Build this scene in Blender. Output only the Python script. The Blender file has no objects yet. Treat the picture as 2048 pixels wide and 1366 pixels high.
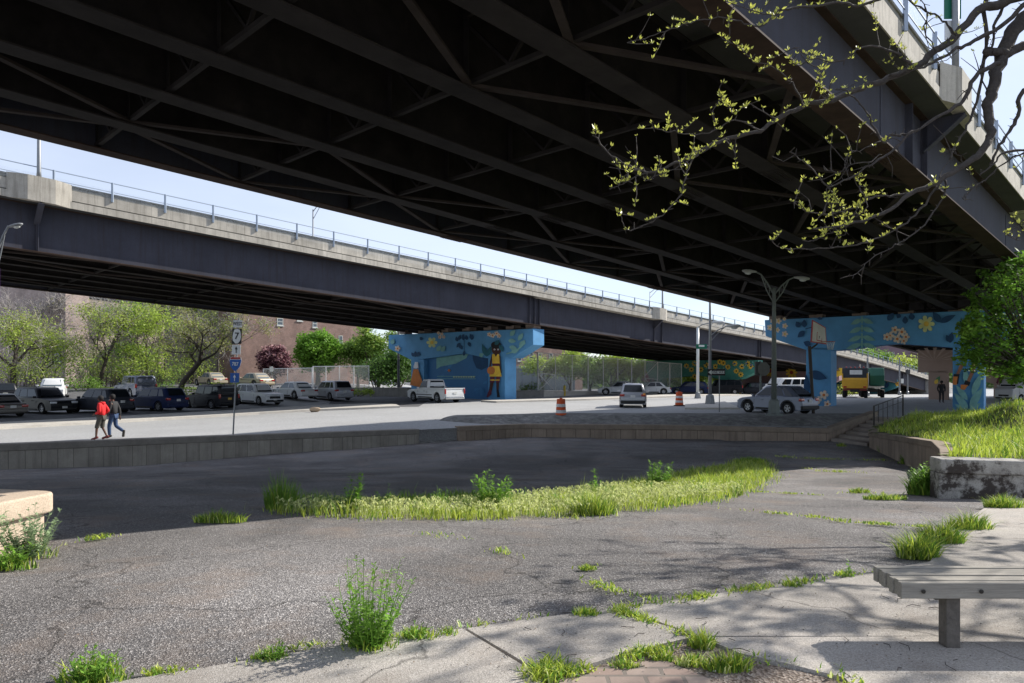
import bpy, bmesh, math, random
from mathutils import Vector, Matrix
R = math.radians
random.seed(7)
scene = bpy.context.scene
COL = scene.collection
EYE = 2.33
FPX = 1400.0
# ---------------- camera ----------------
cam = bpy.data.cameras.new('camera')
cam_o = bpy.data.objects.new('camera', cam)
COL.objects.link(cam_o)
cam_o.location = (0, 0, EYE)
cam_o.rotation_euler = (R(90), 0, 0)
cam.sensor_width = 36.0
cam.lens = 36.0 * FPX / 2048
cam.shift_y = 63.0 / 2048
cam.clip_start = 0.05
cam.clip_end = 5000
scene.camera = cam_o
# ---------------- light ----------------
SUN = Vector((1.28, 0.66, 1.0)).normalized()
SUN_EL = math.asin(SUN.z)
world = bpy.data.worlds.new('World')
scene.world = world
world.use_nodes = True
wn = world.node_tree
bg = wn.nodes['Background']
sky = wn.nodes.new('ShaderNodeTexSky')
sky.sky_type = 'NISHITA'
sky.sun_disc = False
sky.sun_elevation = SUN_EL
sky.sun_rotation = math.atan2(SUN.x, SUN.y)
sky.air_density = 1.0
sky.dust_density = 0.15
sky.ozone_density = 2.5
sky.altitude = 0
# spring sky: the physical sky under a thin bright veil of high cloud
veil = wn.nodes.new('ShaderNodeTexNoise'); veil.inputs['Scale'].default_value = 1.6; veil.inputs['Detail'].default_value = 6
wtc = wn.nodes.new('ShaderNodeTexCoord'); wmp = wn.nodes.new('ShaderNodeMapping'); wmp.inputs['Scale'].default_value = (1, 1, 3)
wn.links.new(wtc.outputs['Generated'], wmp.inputs['Vector']); wn.links.new(wmp.outputs[0], veil.inputs['Vector'])
wmr = wn.nodes.new('ShaderNodeMapRange'); wmr.inputs['From Min'].default_value = .3; wmr.inputs['From Max'].default_value = .7
wmr.inputs['To Min'].default_value = .30; wmr.inputs['To Max'].default_value = .55
wn.links.new(veil.outputs['Fac'], wmr.inputs['Value'])
wmx = wn.nodes.new('ShaderNodeMix'); wmx.data_type = 'RGBA'
wmx.inputs[7].default_value = (10.2, 10.9, 13.0, 1)
wn.links.new(wmr.outputs[0], wmx.inputs[0]); wn.links.new(sky.outputs[0], wmx.inputs[6])
wn.links.new(wmx.outputs[2], bg.inputs[0])
bg.inputs[1].default_value = 0.085
sl = bpy.data.lights.new('sun', 'SUN')
sl.energy = 5.0
sl.angle = R(0.53)
sl.color = (1.0, 0.95, 0.87)
so = bpy.data.objects.new('sun', sl)
COL.objects.link(so)
so.rotation_euler = (-SUN).to_track_quat('-Z', 'Y').to_euler()
so.location = (30, 20, 40)
scene.view_settings.view_transform = 'Standard'
scene.view_settings.look = 'None'
scene.view_settings.gamma = 1
scene.view_settings.exposure = 0.48

# ---------------- materials ----------------
MATS = {}
def srgb(r, g, b):
    f = lambda c: ((c/255+0.055)/1.055)**2.4 if c > 10 else c/255/12.92
    return (f(r), f(g), f(b), 1)
def mat(name, col, rough=0.7, metal=0.0, var=0.12, scale=3.0, bump=0.0, bscale=40.0, spec=0.4, coat=0.0, island=0.0, trans=0.0):
    """procedural painted / mineral surface with noise variation"""
    if name in MATS: return MATS[name]
    m = bpy.data.materials.new(name); m.use_nodes = True
    n = m.node_tree.nodes; l = m.node_tree.links
    b = n['Principled BSDF']
    if len(col) == 3: col = (*col, 1)
    b.inputs['Roughness'].default_value = rough
    b.inputs['Metallic'].default_value = metal
    b.inputs['Specular IOR Level'].default_value = spec
    b.inputs['Coat Weight'].default_value = coat
    tc = n.new('ShaderNodeTexCoord')
    nz = n.new('ShaderNodeTexNoise'); nz.inputs['Scale'].default_value = scale
    nz.inputs['Detail'].default_value = 6; nz.inputs['Roughness'].default_value = 0.65
    l.new(tc.outputs['Object'], nz.inputs['Vector'])
    mr = n.new('ShaderNodeMapRange')
    mr.inputs['From Min'].default_value = 0.25; mr.inputs['From Max'].default_value = 0.75
    mr.inputs['To Min'].default_value = 1-var; mr.inputs['To Max'].default_value = 1+var
    l.new(nz.outputs['Fac'], mr.inputs['Value'])
    fac = mr.outputs[0]
    if island:
        ge = n.new('ShaderNodeNewGeometry')
        m2 = n.new('ShaderNodeMapRange')
        m2.inputs['To Min'].default_value = 1-island; m2.inputs['To Max'].default_value = 1+island
        l.new(ge.outputs['Random Per Island'], m2.inputs['Value'])
        mu = n.new('ShaderNodeMath'); mu.operation = 'MULTIPLY'
        l.new(fac, mu.inputs[0]); l.new(m2.outputs[0], mu.inputs[1]); fac = mu.outputs[0]
    vm = n.new('ShaderNodeVectorMath'); vm.operation = 'SCALE'
    vm.inputs[0].default_value = col[:3]
    l.new(fac, vm.inputs['Scale'])
    l.new(vm.outputs[0], b.inputs['Base Color'])
    if bump:
        nb = n.new('ShaderNodeTexNoise'); nb.inputs['Scale'].default_value = bscale
        nb.inputs['Detail'].default_value = 5
        l.new(tc.outputs['Object'], nb.inputs['Vector'])
        bp = n.new('ShaderNodeBump'); bp.inputs['Strength'].default_value = bump
        bp.inputs['Distance'].default_value = 0.02
        l.new(nb.outputs['Fac'], bp.inputs['Height']); l.new(bp.outputs[0], b.inputs['Normal'])
    if trans:
        tr = n.new('ShaderNodeBsdfTranslucent')
        l.new(vm.outputs[0], tr.inputs['Color'])
        mx = n.new('ShaderNodeMixShader'); mx.inputs[0].default_value = trans
        l.new(b.outputs[0], mx.inputs[1]); l.new(tr.outputs[0], mx.inputs[2])
        l.new(mx.outputs[0], n['Material Output'].inputs[0])
    MATS[name] = m
    return m

def ramp(n, stops):
    r = n.new('ShaderNodeValToRGB')
    e = r.color_ramp.elements
    while len(e) < len(stops): e.new(0.5)
    for i, (p, c) in enumerate(stops):
        e[i].position = p; e[i].color = (*c[:3], 1)
    return r
def asphalt(name, stops, pscale, big, bigamt, rough=0.9, bump=0.5, tint=(0.30,0.25,0.21), tamt=0.35, pos=False):
    """speckled aggregate: fine voronoi stones + large blotches + dusty patches"""
    m = bpy.data.materials.new(name); m.use_nodes = True
    n = m.node_tree.nodes; l = m.node_tree.links; b = n['Principled BSDF']
    tc = n.new('ShaderNodeTexCoord')
    v = n.new('ShaderNodeTexVoronoi'); v.inputs['Scale'].default_value = pscale
    l.new(tc.outputs['Object'], v.inputs['Vector'])
    sp = n.new('ShaderNodeSeparateColor'); l.new(v.outputs['Color'], sp.inputs[0])
    r = ramp(n, stops); l.new(sp.outputs[0], r.inputs[0])
    nf = n.new('ShaderNodeTexNoise'); nf.inputs['Scale'].default_value = pscale*0.35; nf.inputs['Detail'].default_value = 8
    nf.inputs['Roughness'].default_value = 0.75
    l.new(tc.outputs['Object'], nf.inputs['Vector'])
    mf = n.new('ShaderNodeMapRange'); mf.inputs['From Min'].default_value = .3; mf.inputs['From Max'].default_value = .7
    mf.inputs['To Min'].default_value = .62; mf.inputs['To Max'].default_value = 1.35
    l.new(nf.outputs['Fac'], mf.inputs['Value'])
    nb = n.new('ShaderNodeTexNoise'); nb.inputs['Scale'].default_value = big; nb.inputs['Detail'].default_value = 7
    nb.inputs['Roughness'].default_value = 0.6; nb.inputs['Distortion'].default_value = 0.4
    l.new(tc.outputs['Object'], nb.inputs['Vector'])
    mb = n.new('ShaderNodeMapRange'); mb.inputs['From Min'].default_value = .3; mb.inputs['From Max'].default_value = .7
    mb.inputs['To Min'].default_value = 1-bigamt; mb.inputs['To Max'].default_value = 1+bigamt
    l.new(nb.outputs['Fac'], mb.inputs['Value'])
    mu = n.new('ShaderNodeMath'); mu.operation = 'MULTIPLY'
    l.new(mf.outputs[0], mu.inputs[0]); l.new(mb.outputs[0], mu.inputs[1])
    sc = n.new('ShaderNodeVectorMath'); sc.operation = 'SCALE'
    l.new(r.outputs[0], sc.inputs[0]); l.new(mu.outputs[0], sc.inputs['Scale'])
    nd = n.new('ShaderNodeTexNoise'); nd.inputs['Scale'].default_value = big*1.7; nd.inputs['Detail'].default_value = 9
    nd.inputs['Roughness'].default_value = 0.7
    mp = n.new('ShaderNodeMapping'); mp.inputs['Location'].default_value = (13, 5, 2)
    l.new(tc.outputs['Object'], mp.inputs['Vector']); l.new(mp.outputs[0], nd.inputs['Vector'])
    md = n.new('ShaderNodeMapRange'); md.inputs['From Min'].default_value = .5; md.inputs['From Max'].default_value = .72
    md.inputs['To Max'].default_value = tamt
    l.new(nd.outputs['Fac'], md.inputs['Value'])
    mx = n.new('ShaderNodeMix'); mx.data_type = 'RGBA'
    l.new(md.outputs[0], mx.inputs[0]); l.new(sc.outputs[0], mx.inputs[6]); mx.inputs[7].default_value = (*tint, 1)
    outc = mx.outputs[2]
    if pos:   # thin wandering cracks and old darker patches
        wv = n.new('ShaderNodeTexNoise'); wv.inputs['Scale'].default_value = 1.4; wv.inputs['Detail'].default_value = 5
        l.new(tc.outputs['Object'], wv.inputs['Vector'])
        av = n.new('ShaderNodeVectorMath'); av.operation = 'SCALE'; l.new(wv.outputs['Color'], av.inputs[0]); av.inputs['Scale'].default_value = .9
        ad2 = n.new('ShaderNodeVectorMath'); ad2.operation = 'ADD'; l.new(tc.outputs['Object'], ad2.inputs[0]); l.new(av.outputs[0], ad2.inputs[1])
        vc = n.new('ShaderNodeTexVoronoi'); vc.feature = 'DISTANCE_TO_EDGE'; vc.inputs['Scale'].default_value = .33
        l.new(ad2.outputs[0], vc.inputs['Vector'])
        mc = n.new('ShaderNodeMapRange'); mc.inputs['From Min'].default_value = .0; mc.inputs['From Max'].default_value = .006
        mc.inputs['To Min'].default_value = .45; mc.inputs['To Max'].default_value = 1
        l.new(vc.outputs['Distance'], mc.inputs['Value'])
        n3 = n.new('ShaderNodeTexNoise'); n3.inputs['Scale'].default_value = .23; n3.inputs['Detail'].default_value = 4; n3.inputs['Distortion'].default_value = 1.2
        l.new(tc.outputs['Object'], n3.inputs['Vector'])
        m3 = n.new('ShaderNodeMapRange'); m3.inputs['From Min'].default_value = .42; m3.inputs['From Max'].default_value = .56
        m3.inputs['To Min'].default_value = .80; m3.inputs['To Max'].default_value = 1.08
        l.new(n3.outputs['Fac'], m3.inputs['Value'])
        mm3 = n.new('ShaderNodeMath'); mm3.operation = 'MULTIPLY'; l.new(mc.outputs[0], mm3.inputs[0]); l.new(m3.outputs[0], mm3.inputs[1])
        sc3 = n.new('ShaderNodeVectorMath'); sc3.operation = 'SCALE'; l.new(outc, sc3.inputs[0]); l.new(mm3.outputs[0], sc3.inputs['Scale']); outc = sc3.outputs[0]
    l.new(outc, b.inputs['Base Color'])
    b.inputs['Roughness'].default_value = rough; b.inputs['Specular IOR Level'].default_value = 0.25
    ad = n.new('ShaderNodeMath'); ad.operation = 'ADD'
    l.new(v.outputs['Distance'], ad.inputs[0]); l.new(nf.outputs['Fac'], ad.inputs[1])
    bp = n.new('ShaderNodeBump'); bp.inputs['Strength'].default_value = bump; bp.inputs['Distance'].default_value = 0.012
    l.new(ad.outputs[0], bp.inputs['Height']); l.new(bp.outputs[0], b.inputs['Normal'])
    MATS[name] = m
    return m
def concrete(name, col, var=.18, streak=0.25, scale=1.2, bump=.25, grime=(.05,.045,.04), vertical=True, joint=0):
    """concrete with blotches, fine grain and (on walls) vertical run-off stains"""
    m = bpy.data.materials.new(name); m.use_nodes = True
    n = m.node_tree.nodes; l = m.node_tree.links; b = n['Principled BSDF']
    tc = n.new('ShaderNodeTexCoord')
    a = n.new('ShaderNodeTexNoise'); a.inputs['Scale'].default_value = scale; a.inputs['Detail'].default_value = 8; a.inputs['Roughness'].default_value = .65
    l.new(tc.outputs['Object'], a.inputs['Vector'])
    ma = n.new('ShaderNodeMapRange'); ma.inputs['From Min'].default_value = .3; ma.inputs['From Max'].default_value = .7
    ma.inputs['To Min'].default_value = 1-var; ma.inputs['To Max'].default_value = 1+var
    l.new(a.outputs['Fac'], ma.inputs['Value'])
    g = n.new('ShaderNodeTexNoise'); g.inputs['Scale'].default_value = 70; g.inputs['Detail'].default_value = 4
    l.new(tc.outputs['Object'], g.inputs['Vector'])
    mg = n.new('ShaderNodeMapRange'); mg.inputs['From Min'].default_value = .3; mg.inputs['From Max'].default_value = .7
    mg.inputs['To Min'].default_value = .8; mg.inputs['To Max'].default_value = 1.2
    l.new(g.outputs['Fac'], mg.inputs['Value'])
    mu = n.new('ShaderNodeMath'); mu.operation = 'MULTIPLY'
    l.new(ma.outputs[0], mu.inputs[0]); l.new(mg.outputs[0], mu.inputs[1])
    sc = n.new('ShaderNodeVectorMath'); sc.operation = 'SCALE'; sc.inputs[0].default_value = col[:3]
    l.new(mu.outputs[0], sc.inputs['Scale'])
    mp = n.new('ShaderNodeMapping'); mp.inputs['Scale'].default_value = (2.2, 2.2, .12) if vertical else (.8, .8, .8)
    l.new(tc.outputs['Object'], mp.inputs['Vector'])
    s = n.new('ShaderNodeTexNoise'); s.inputs['Scale'].default_value = 2.5; s.inputs['Detail'].default_value = 7; s.inputs['Roughness'].default_value = .7
    l.new(mp.outputs[0], s.inputs['Vector'])
    ms = n.new('ShaderNodeMapRange'); ms.inputs['From Min'].default_value = .48; ms.inputs['From Max'].default_value = .75
    ms.inputs['To Max'].default_value = streak
    l.new(s.outputs['Fac'], ms.inputs['Value'])
    mx = n.new('ShaderNodeMix'); mx.data_type = 'RGBA'
    l.new(ms.outputs[0], mx.inputs[0]); l.new(sc.outputs[0], mx.inputs[6]); mx.inputs[7].default_value = (*grime, 1)
    outc = mx.outputs[2]
    if joint:
        sx = n.new('ShaderNodeSeparateXYZ'); l.new(tc.outputs['Object'], sx.inputs[0])
        hh = n.new('ShaderNodeMath'); hh.operation = 'ADD'; l.new(sx.outputs[0], hh.inputs[0]); l.new(sx.outputs[1], hh.inputs[1])
        cbn = n.new('ShaderNodeCombineXYZ'); l.new(hh.outputs[0], cbn.inputs[0]); cbn.inputs[1].default_value = 20
        bt = n.new('ShaderNodeTexBrick'); bt.offset = 0; bt.inputs['Scale'].default_value = 1; bt.inputs['Brick Width'].default_value = joint
        bt.inputs['Row Height'].default_value = 100; bt.inputs['Mortar Size'].default_value = .012; bt.inputs['Mortar Smooth'].default_value = .4
        bt.inputs['Color1'].default_value = (.86, .86, .86, 1); bt.inputs['Color2'].default_value = (1.1, 1.1, 1.1, 1); bt.inputs['Mortar'].default_value = (.35, .35, .35, 1)
        l.new(cbn.outputs[0], bt.inputs['Vector'])
        mm = n.new('ShaderNodeVectorMath'); mm.operation = 'MULTIPLY'; l.new(outc, mm.inputs[0]); l.new(bt.outputs['Color'], mm.inputs[1]); outc = mm.outputs[0]
    l.new(outc, b.inputs['Base Color'])
    b.inputs['Roughness'].default_value = .88; b.inputs['Specular IOR Level'].default_value = .25
    bp = n.new('ShaderNodeBump'); bp.inputs['Strength'].default_value = bump; bp.inputs['Distance'].default_value = .01
    l.new(g.outputs['Fac'], bp.inputs['Height']); l.new(bp.outputs[0], b.inputs['Normal'])
    MATS[name] = m
    return m
def brick(name, c1, c2, mortar, bw=.22, bh=.07, scale=1.0, msize=.01, rot=None):
    m = bpy.data.materials.new(name); m.use_nodes = True
    n = m.node_tree.nodes; l = m.node_tree.links; b = n['Principled BSDF']
    tc = n.new('ShaderNodeTexCoord')
    sx = n.new('ShaderNodeSeparateXYZ'); l.new(tc.outputs['Object'], sx.inputs[0])
    ad = n.new('ShaderNodeMath'); ad.operation = 'ADD'; l.new(sx.outputs[0], ad.inputs[0]); l.new(sx.outputs[1], ad.inputs[1])
    cb = n.new('ShaderNodeCombineXYZ')
    if rot == 'flat':
        l.new(sx.outputs[0], cb.inputs[0]); l.new(sx.outputs[1], cb.inputs[1])
    else:
        l.new(ad.outputs[0], cb.inputs[0]); l.new(sx.outputs[2], cb.inputs[1])
    br = n.new('ShaderNodeTexBrick'); br.inputs['Scale'].default_value = scale
    br.inputs['Brick Width'].default_value = bw; br.inputs['Row Height'].default_value = bh
    br.inputs['Mortar Size'].default_value = msize
    br.inputs['Color1'].default_value = (*c1, 1); br.inputs['Color2'].default_value = (*c2, 1); br.inputs['Mortar'].default_value = (*mortar, 1)
    l.new(cb.outputs[0], br.inputs['Vector'])
    nz = n.new('ShaderNodeTexNoise'); nz.inputs['Scale'].default_value = .6; nz.inputs['Detail'].default_value = 8
    nz.inputs['Roughness'].default_value = .75
    l.new(tc.outputs['Object'], nz.inputs['Vector'])
    mr = n.new('ShaderNodeMapRange'); mr.inputs['From Min'].default_value = .3; mr.inputs['From Max'].default_value = .7
    mr.inputs['To Min'].default_value = .65; mr.inputs['To Max'].default_value = 1.35
    l.new(nz.outputs['Fac'], mr.inputs['Value'])
    sc = n.new('ShaderNodeVectorMath'); sc.operation = 'SCALE'
    l.new(br.outputs['Color'], sc.inputs[0]); l.new(mr.outputs[0], sc.inputs['Scale'])
    l.new(sc.outputs[0], b.inputs['Base Color']); b.inputs['Roughness'].default_value = .9
    bp = n.new('ShaderNodeBump'); bp.inputs['Strength'].default_value = .4; bp.inputs['Distance'].default_value = .01
    l.new(br.outputs['Fac'], bp.inputs['Height']); bp.invert = True
    l.new(bp.outputs[0], b.inputs['Normal'])
    MATS[name] = m
    return m
def glassm(name, col=(.02,.025,.03), rough=.06, spec=.8):
    m = mat(name, col, rough=rough, var=.05, spec=spec)
    return m
def meshalpha(name, col, cover, scale):
    """woven chain-link wire: diagonal wires cut out of a sheet"""
    m = bpy.data.materials.new(name); m.use_nodes = True
    n = m.node_tree.nodes; l = m.node_tree.links; b = n['Principled BSDF']
    b.inputs['Base Color'].default_value = (*col, 1); b.inputs['Metallic'].default_value = .5; b.inputs['Roughness'].default_value = .5
    tc = n.new('ShaderNodeTexCoord'); sx = n.new('ShaderNodeSeparateXYZ'); l.new(tc.outputs['Object'], sx.inputs[0])
    h = n.new('ShaderNodeMath'); h.operation = 'ADD'; l.new(sx.outputs[0], h.inputs[0]); l.new(sx.outputs[1], h.inputs[1])
    outs = []
    for op in ('ADD', 'SUBTRACT'):
        a = n.new('ShaderNodeMath'); a.operation = op; l.new(h.outputs[0], a.inputs[0]); l.new(sx.outputs[2], a.inputs[1])
        s = n.new('ShaderNodeMath'); s.operation = 'MULTIPLY'; l.new(a.outputs[0], s.inputs[0]); s.inputs[1].default_value = scale
        f = n.new('ShaderNodeMath'); f.operation = 'FRACT'; l.new(s.outputs[0], f.inputs[0])
        c = n.new('ShaderNodeMath'); c.operation = 'LESS_THAN'; l.new(f.outputs[0], c.inputs[0]); c.inputs[1].default_value = cover
        outs.append(c)
    mxm = n.new('ShaderNodeMath'); mxm.operation = 'MAXIMUM'
    l.new(outs[0].outputs[0], mxm.inputs[0]); l.new(outs[1].outputs[0], mxm.inputs[1])
    l.new(mxm.outputs[0], b.inputs['Alpha'])
    MATS[name] = m
    return m

# ---------------- mesh builder ----------------
class MB:
    def __init__(s): s.v = []; s.f = []; s.m = []; s.mi = 0
    def add(s, verts, faces, mi=None):
        o = len(s.v); s.v += [tuple(p) for p in verts]
        s.f += [tuple(i+o for i in f) for f in faces]
        s.m += [s.mi if mi is None else mi]*len(faces)
        return s
    def box(s, c, d, rz=0.0, mi=None, axes=None):
        c = Vector(c); X, Y, Z = axes or (Vector((math.cos(rz), math.sin(rz), 0)), Vector((-math.sin(rz), math.cos(rz), 0)), Vector((0, 0, 1)))
        P = [c + X*(sx*d[0]/2) + Y*(sy*d[1]/2) + Z*(sz*d[2]/2) for sz in (-1, 1) for sx, sy in ((-1, -1), (1, -1), (1, 1), (-1, 1))]
        return s.add(P, [(3, 2, 1, 0), (4, 5, 6, 7), (0, 1, 5, 4), (1, 2, 6, 5), (2, 3, 7, 6), (3, 0, 4, 7)], mi)
    def bar(s, a, b, w, h, up=(0, 0, 1), mi=None):
        a = Vector(a); b = Vector(b); Y = (b-a); L = Y.length
        if L < 1e-6: return s
        Y.normalize(); up = Vector(up)
        if abs(Y.dot(up)) > .98: up = Vector((1, 0, 0))
        X = Y.cross(up).normalized(); Z = X.cross(Y).normalized()
        return s.box((a+b)/2, (w, L, h), axes=(X, Y, Z), mi=mi)
    def tube(s, pts, rad, n=8, mi=None, cap=True):
        pts = [Vector(p) for p in pts]
        if not hasattr(rad, '__len__'): rad = [rad]*len(pts)
        V = []; F = []; k = len(pts); ref = Vector((0.13, .29, 1)).normalized()
        px = None
        for i, p in enumerate(pts):
            t = (pts[min(i+1, k-1)] - pts[max(i-1, 0)])
            if t.length < 1e-9: t = Vector((0, 0, 1))
            t.normalize()
            if px is None:
                r = ref if abs(t.dot(ref)) < .95 else Vector((1, 0, 0))
                px = t.cross(r).normalized()
            px = (px - t*px.dot(t))
            px = px.normalized() if px.length > 1e-6 else t.orthogonal().normalized()
            py = t.cross(px)
            for j in range(n):
                a = 2*math.pi*j/n
                V.append(p + (px*math.cos(a) + py*math.sin(a))*rad[i])
        for i in range(k-1):
            for j in range(n):
                a = i*n+j; b = i*n+(j+1) % n
                F.append((a, b, b+n, a+n))
        if cap:
            F.append(tuple(range(n))[::-1]); F.append(tuple(range((k-1)*n, k*n)))
        return s.add(V, F, mi)
    def lathe(s, c, prof, n=20, mi=None):
        c = Vector(c); V = []; F = []
        for r, z in prof:
            for j in range(n):
                a = 2*math.pi*j/n; V.append(c+Vector((r*math.cos(a), r*math.sin(a), z)))
        for i in range(len(prof)-1):
            for j in range(n):
                a = i*n+j; b = i*n+(j+1) % n; F.append((a, b, b+n, a+n))
        F.append(tuple(range(n))[::-1]); F.append(tuple(range((len(prof)-1)*n, len(prof)*n)))
        return s.add(V, F, mi)
    def prism(s, poly, off, mi=None):
        """poly: list of 3d points (planar), extruded by vector off"""
        P = [Vector(p) for p in poly]; off = Vector(off); n = len(P)
        V = P + [p+off for p in P]
        F = [tuple(range(n)), tuple(range(n, 2*n))[::-1]] + [(i+n, (i+1) % n+n, (i+1) % n, i) for i in range(n)]
        return s.add(V, F, mi)
    def build(s, name, mats, parent=None, smooth=False, auto=False, loc=None, rz=0, bevel=0):
        me = bpy.data.meshes.new(name); me.from_pydata(s.v, [], s.f)
        if not isinstance(mats, (list, tuple)): mats = [mats]
        for m in mats: me.materials.append(m)
        me.polygons.foreach_set('material_index', s.m)
        if smooth: me.polygons.foreach_set('use_smooth', [True]*len(s.f))
        me.update()
        o = bpy.data.objects.new(name, me); COL.objects.link(o)
        if parent: o.parent = parent
        if loc is not None: o.location = loc
        if rz: o.rotation_euler.z = rz
        if bevel:
            bv = o.modifiers.new('b', 'BEVEL'); bv.width = bevel; bv.segments = 2; bv.limit_method = 'ANGLE'; bv.angle_limit = R(40)
            me.polygons.foreach_set('use_smooth', [True]*len(s.f))
            wn_ = o.modifiers.new('w', 'WEIGHTED_NORMAL'); wn_.keep_sharp = False
        return o
def tag(o, label, cat, group=None, kind=None):
    if label: o['label'] = label
    if cat: o['category'] = cat
    if group: o['group'] = group
    if kind: o['kind'] = kind
    return o
def empty(name, loc, rz=0, label=None, cat=None, group=None):
    o = bpy.data.objects.new(name, None); COL.objects.link(o)
    o.location = loc; o.rotation_euler.z = rz; o.empty_display_size = .3
    return tag(o, label, cat, group)
def copy_tree(o, parent=None):
    c = o.copy(); COL.objects.link(c)
    if parent: c.parent = parent
    for ch in list(o.children): copy_tree(ch, c)
    return c
def text_mb(txt, size, mat_, name, parent, M, depth=.004):
    """lettering as real flat mesh, M = Matrix placing text plane (x right, y up)"""
    cu = bpy.data.curves.new('t', 'FONT'); cu.body = txt; cu.size = size; cu.extrude = depth
    cu.align_x = 'CENTER'; cu.align_y = 'CENTER'; cu.resolution_u = 3; cu.offset = size*.012
    to = bpy.data.objects.new('t', cu); COL.objects.link(to)
    dg = bpy.context.evaluated_depsgraph_get(); dg.update()
    me = bpy.data.meshes.new_from_object(to.evaluated_get(dg))
    bpy.data.objects.remove(to); me.transform(M)
    me.materials.clear(); me.materials.append(mat_); me.name = name
    o = bpy.data.objects.new(name, me); COL.objects.link(o)
    if parent: o.parent = parent
    return o

# ---------------- picture -> place helpers ----------------
def W(px, py, d): return Vector(((px-1024)/FPX*d, d, EYE-(py-746)/FPX*d))
def sstep(x, a, b):
    t = max(0.0, min(1.0, (x-a)/(b-a))); return t*t*(3-2*t)
WL = [(-60, -14.5), (-16.06, 21.96), (-4.2, 31.8), (-2.5, 32.9), (.65, 35), (14.9, 32.9), (18.9, 36.1), (24, 37.5), (60, 30), (200, 10)]
def ywall(x):
    for (a, b), (c, d) in zip(WL, WL[1:]):
        if x <= c: return b+(d-b)*(x-a)/(c-a)
    return WL[-1][1]
def zp(x, y):
    if y < 5: return .71
    if y < 24: return .71-1.58*(y-5)/19
    return -.87
def gu(x, y):
    u = .7044*x+.7098*y
    z = -.02*max(0, u-62) if u < 170 else -2.16
    z -= .35*sstep(-x, 4, 22)*(1-sstep(y, 52, 66))
    z += .95*sstep(-x, 14, 26)*sstep(y, 52, 64)
    z -= .26*(1-sstep(y-ywall(x), .3, 2.6))*sstep(x, -12, -4.5)*(1-sstep(x, 15.5, 19))
    return z
def gz(x, y): return zp(x, y) if y < ywall(x) else gu(x, y)
def G(px, py):
    d = 3.0; prev = None
    while d < 600:
        p = W(px, py, d)
        if p.z <= gz(p.x, p.y):
            return Vector((p.x, p.y, gz(p.x, p.y)))
        d += .02 if d < 40 else .1
    return W(px, py, 300)
def inpoly(x, y, P):
    c = False; j = len(P)-1
    for i in range(len(P)):
        if (P[i][1] > y) != (P[j][1] > y) and x < (P[j][0]-P[i][0])*(y-P[i][1])/(P[j][1]-P[i][1])+P[i][0]: c = not c
        j = i
    return c
def resample(pts, n):
    L = [0]
    for a, b in zip(pts, pts[1:]): L.append(L[-1]+math.hypot(b[0]-a[0], b[1]-a[1]))
    out = []
    for i in range(n+1):
        t = L[-1]*i/n
        for k in range(len(pts)-1):
            if t <= L[k+1]+1e-9:
                f = (t-L[k])/max(1e-9, L[k+1]-L[k])
                out.append((pts[k][0]+(pts[k+1][0]-pts[k][0])*f, pts[k][1]+(pts[k+1][1]-pts[k][1])*f)); break
    return out
def slab(name, A_, B_, h, m, zf=gu, n=24, skirt=.25, cols=1):
    """raised strip between two ground polylines (x,y)"""
    a = resample(A_, n); b = resample(B_, n); mb = MB(); V = []; F = []
    for i in range(n+1):
        for k in range(cols+1):
            t = k/cols; x = a[i][0]+(b[i][0]-a[i][0])*t; y = a[i][1]+(b[i][1]-a[i][1])*t
            V.append((x, y, zf(x, y)+h))
    c = cols+1
    for i in range(n):
        for k in range(cols):
            F.append((i*c+k, i*c+k+1, (i+1)*c+k+1, (i+1)*c+k))
    o = len(V)
    ring = [i*c for i in range(n+1)] + [n*c+k for k in range(1, c)] + [i*c+cols for i in range(n-1, -1, -1)] + [k for k in range(cols-1, 0, -1)]
    for r in ring: V.append((V[r][0], V[r][1], V[r][2]-skirt))
    for i in range(len(ring)):
        j = (i+1) % len(ring); F.append((ring[i], ring[j], o+j, o+i))
    mb.add(V, F)
    ob = mb.build(name, m); tag(ob, None, None, kind='structure')
    return ob
g2 = lambda px, py: tuple(G(px, py)[:2])
# ======================= SETTING =======================
M_ASPH = asphalt('plaza_asphalt', [(0, (.095, .09, .092)), (.35, (.165, .156, .153)), (.78, (.232, .218, .21)), (1, (.50, .475, .46))], 105, .5, .26, tint=(.29, .225, .18), tamt=.65, bump=.7, pos=True)
M_ROAD = asphalt('road_asphalt', [(0, (.30, .30, .30)), (.5, (.36, .36, .355)), (1, (.43, .43, .425))], 50, .22, .07, tint=(.30, .29, .28), tamt=.3, bump=.2)
M_LOT = asphalt('lot_asphalt', [(0, (.08, .08, .085)), (.5, (.11, .11, .115)), (1, (.16, .16, .16))], 60, .4, .2, tint=(.16, .15, .14), tamt=.3, bump=.3)
M_SLAB = asphalt('sidewalk_concrete', [(0, (.26, .24, .21)), (.2, (.38, .35, .315)), (.85, (.43, .395, .36)), (1, (.54, .51, .47))], 190, .9, .14, tint=(.27, .22, .18), tamt=.5, bump=.35, pos=True)
M_WALK = concrete('pale_walk', (.52, .49, .44), vertical=False, var=.12, streak=.2, grime=(.3, .26, .2))
M_DIRT = asphalt('dirt', [(0, (.12, .09, .07)), (.5, (.23, .185, .155)), (1, (.36, .31, .27))], 60, 1.2, .25, tint=(.16, .11, .08), tamt=.5, bump=.9)
M_WALL = concrete('seat_wall_concrete', (.33, .26, .20), streak=.45, var=.2, grime=(.07, .055, .045), joint=.62)
M_WALLCAP = concrete('seat_wall_cap', (.27, .215, .165), streak=.4, var=.2, vertical=False, grime=(.06, .05, .042))
M_COBBLE = asphalt('cobble', [(0, (.15, .145, .14)), (.5, (.19, .185, .175)), (1, (.24, .235, .22))], 5.5, .6, .2, tint=(.12, .14, .08), tamt=.3, bump=.8)
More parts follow.
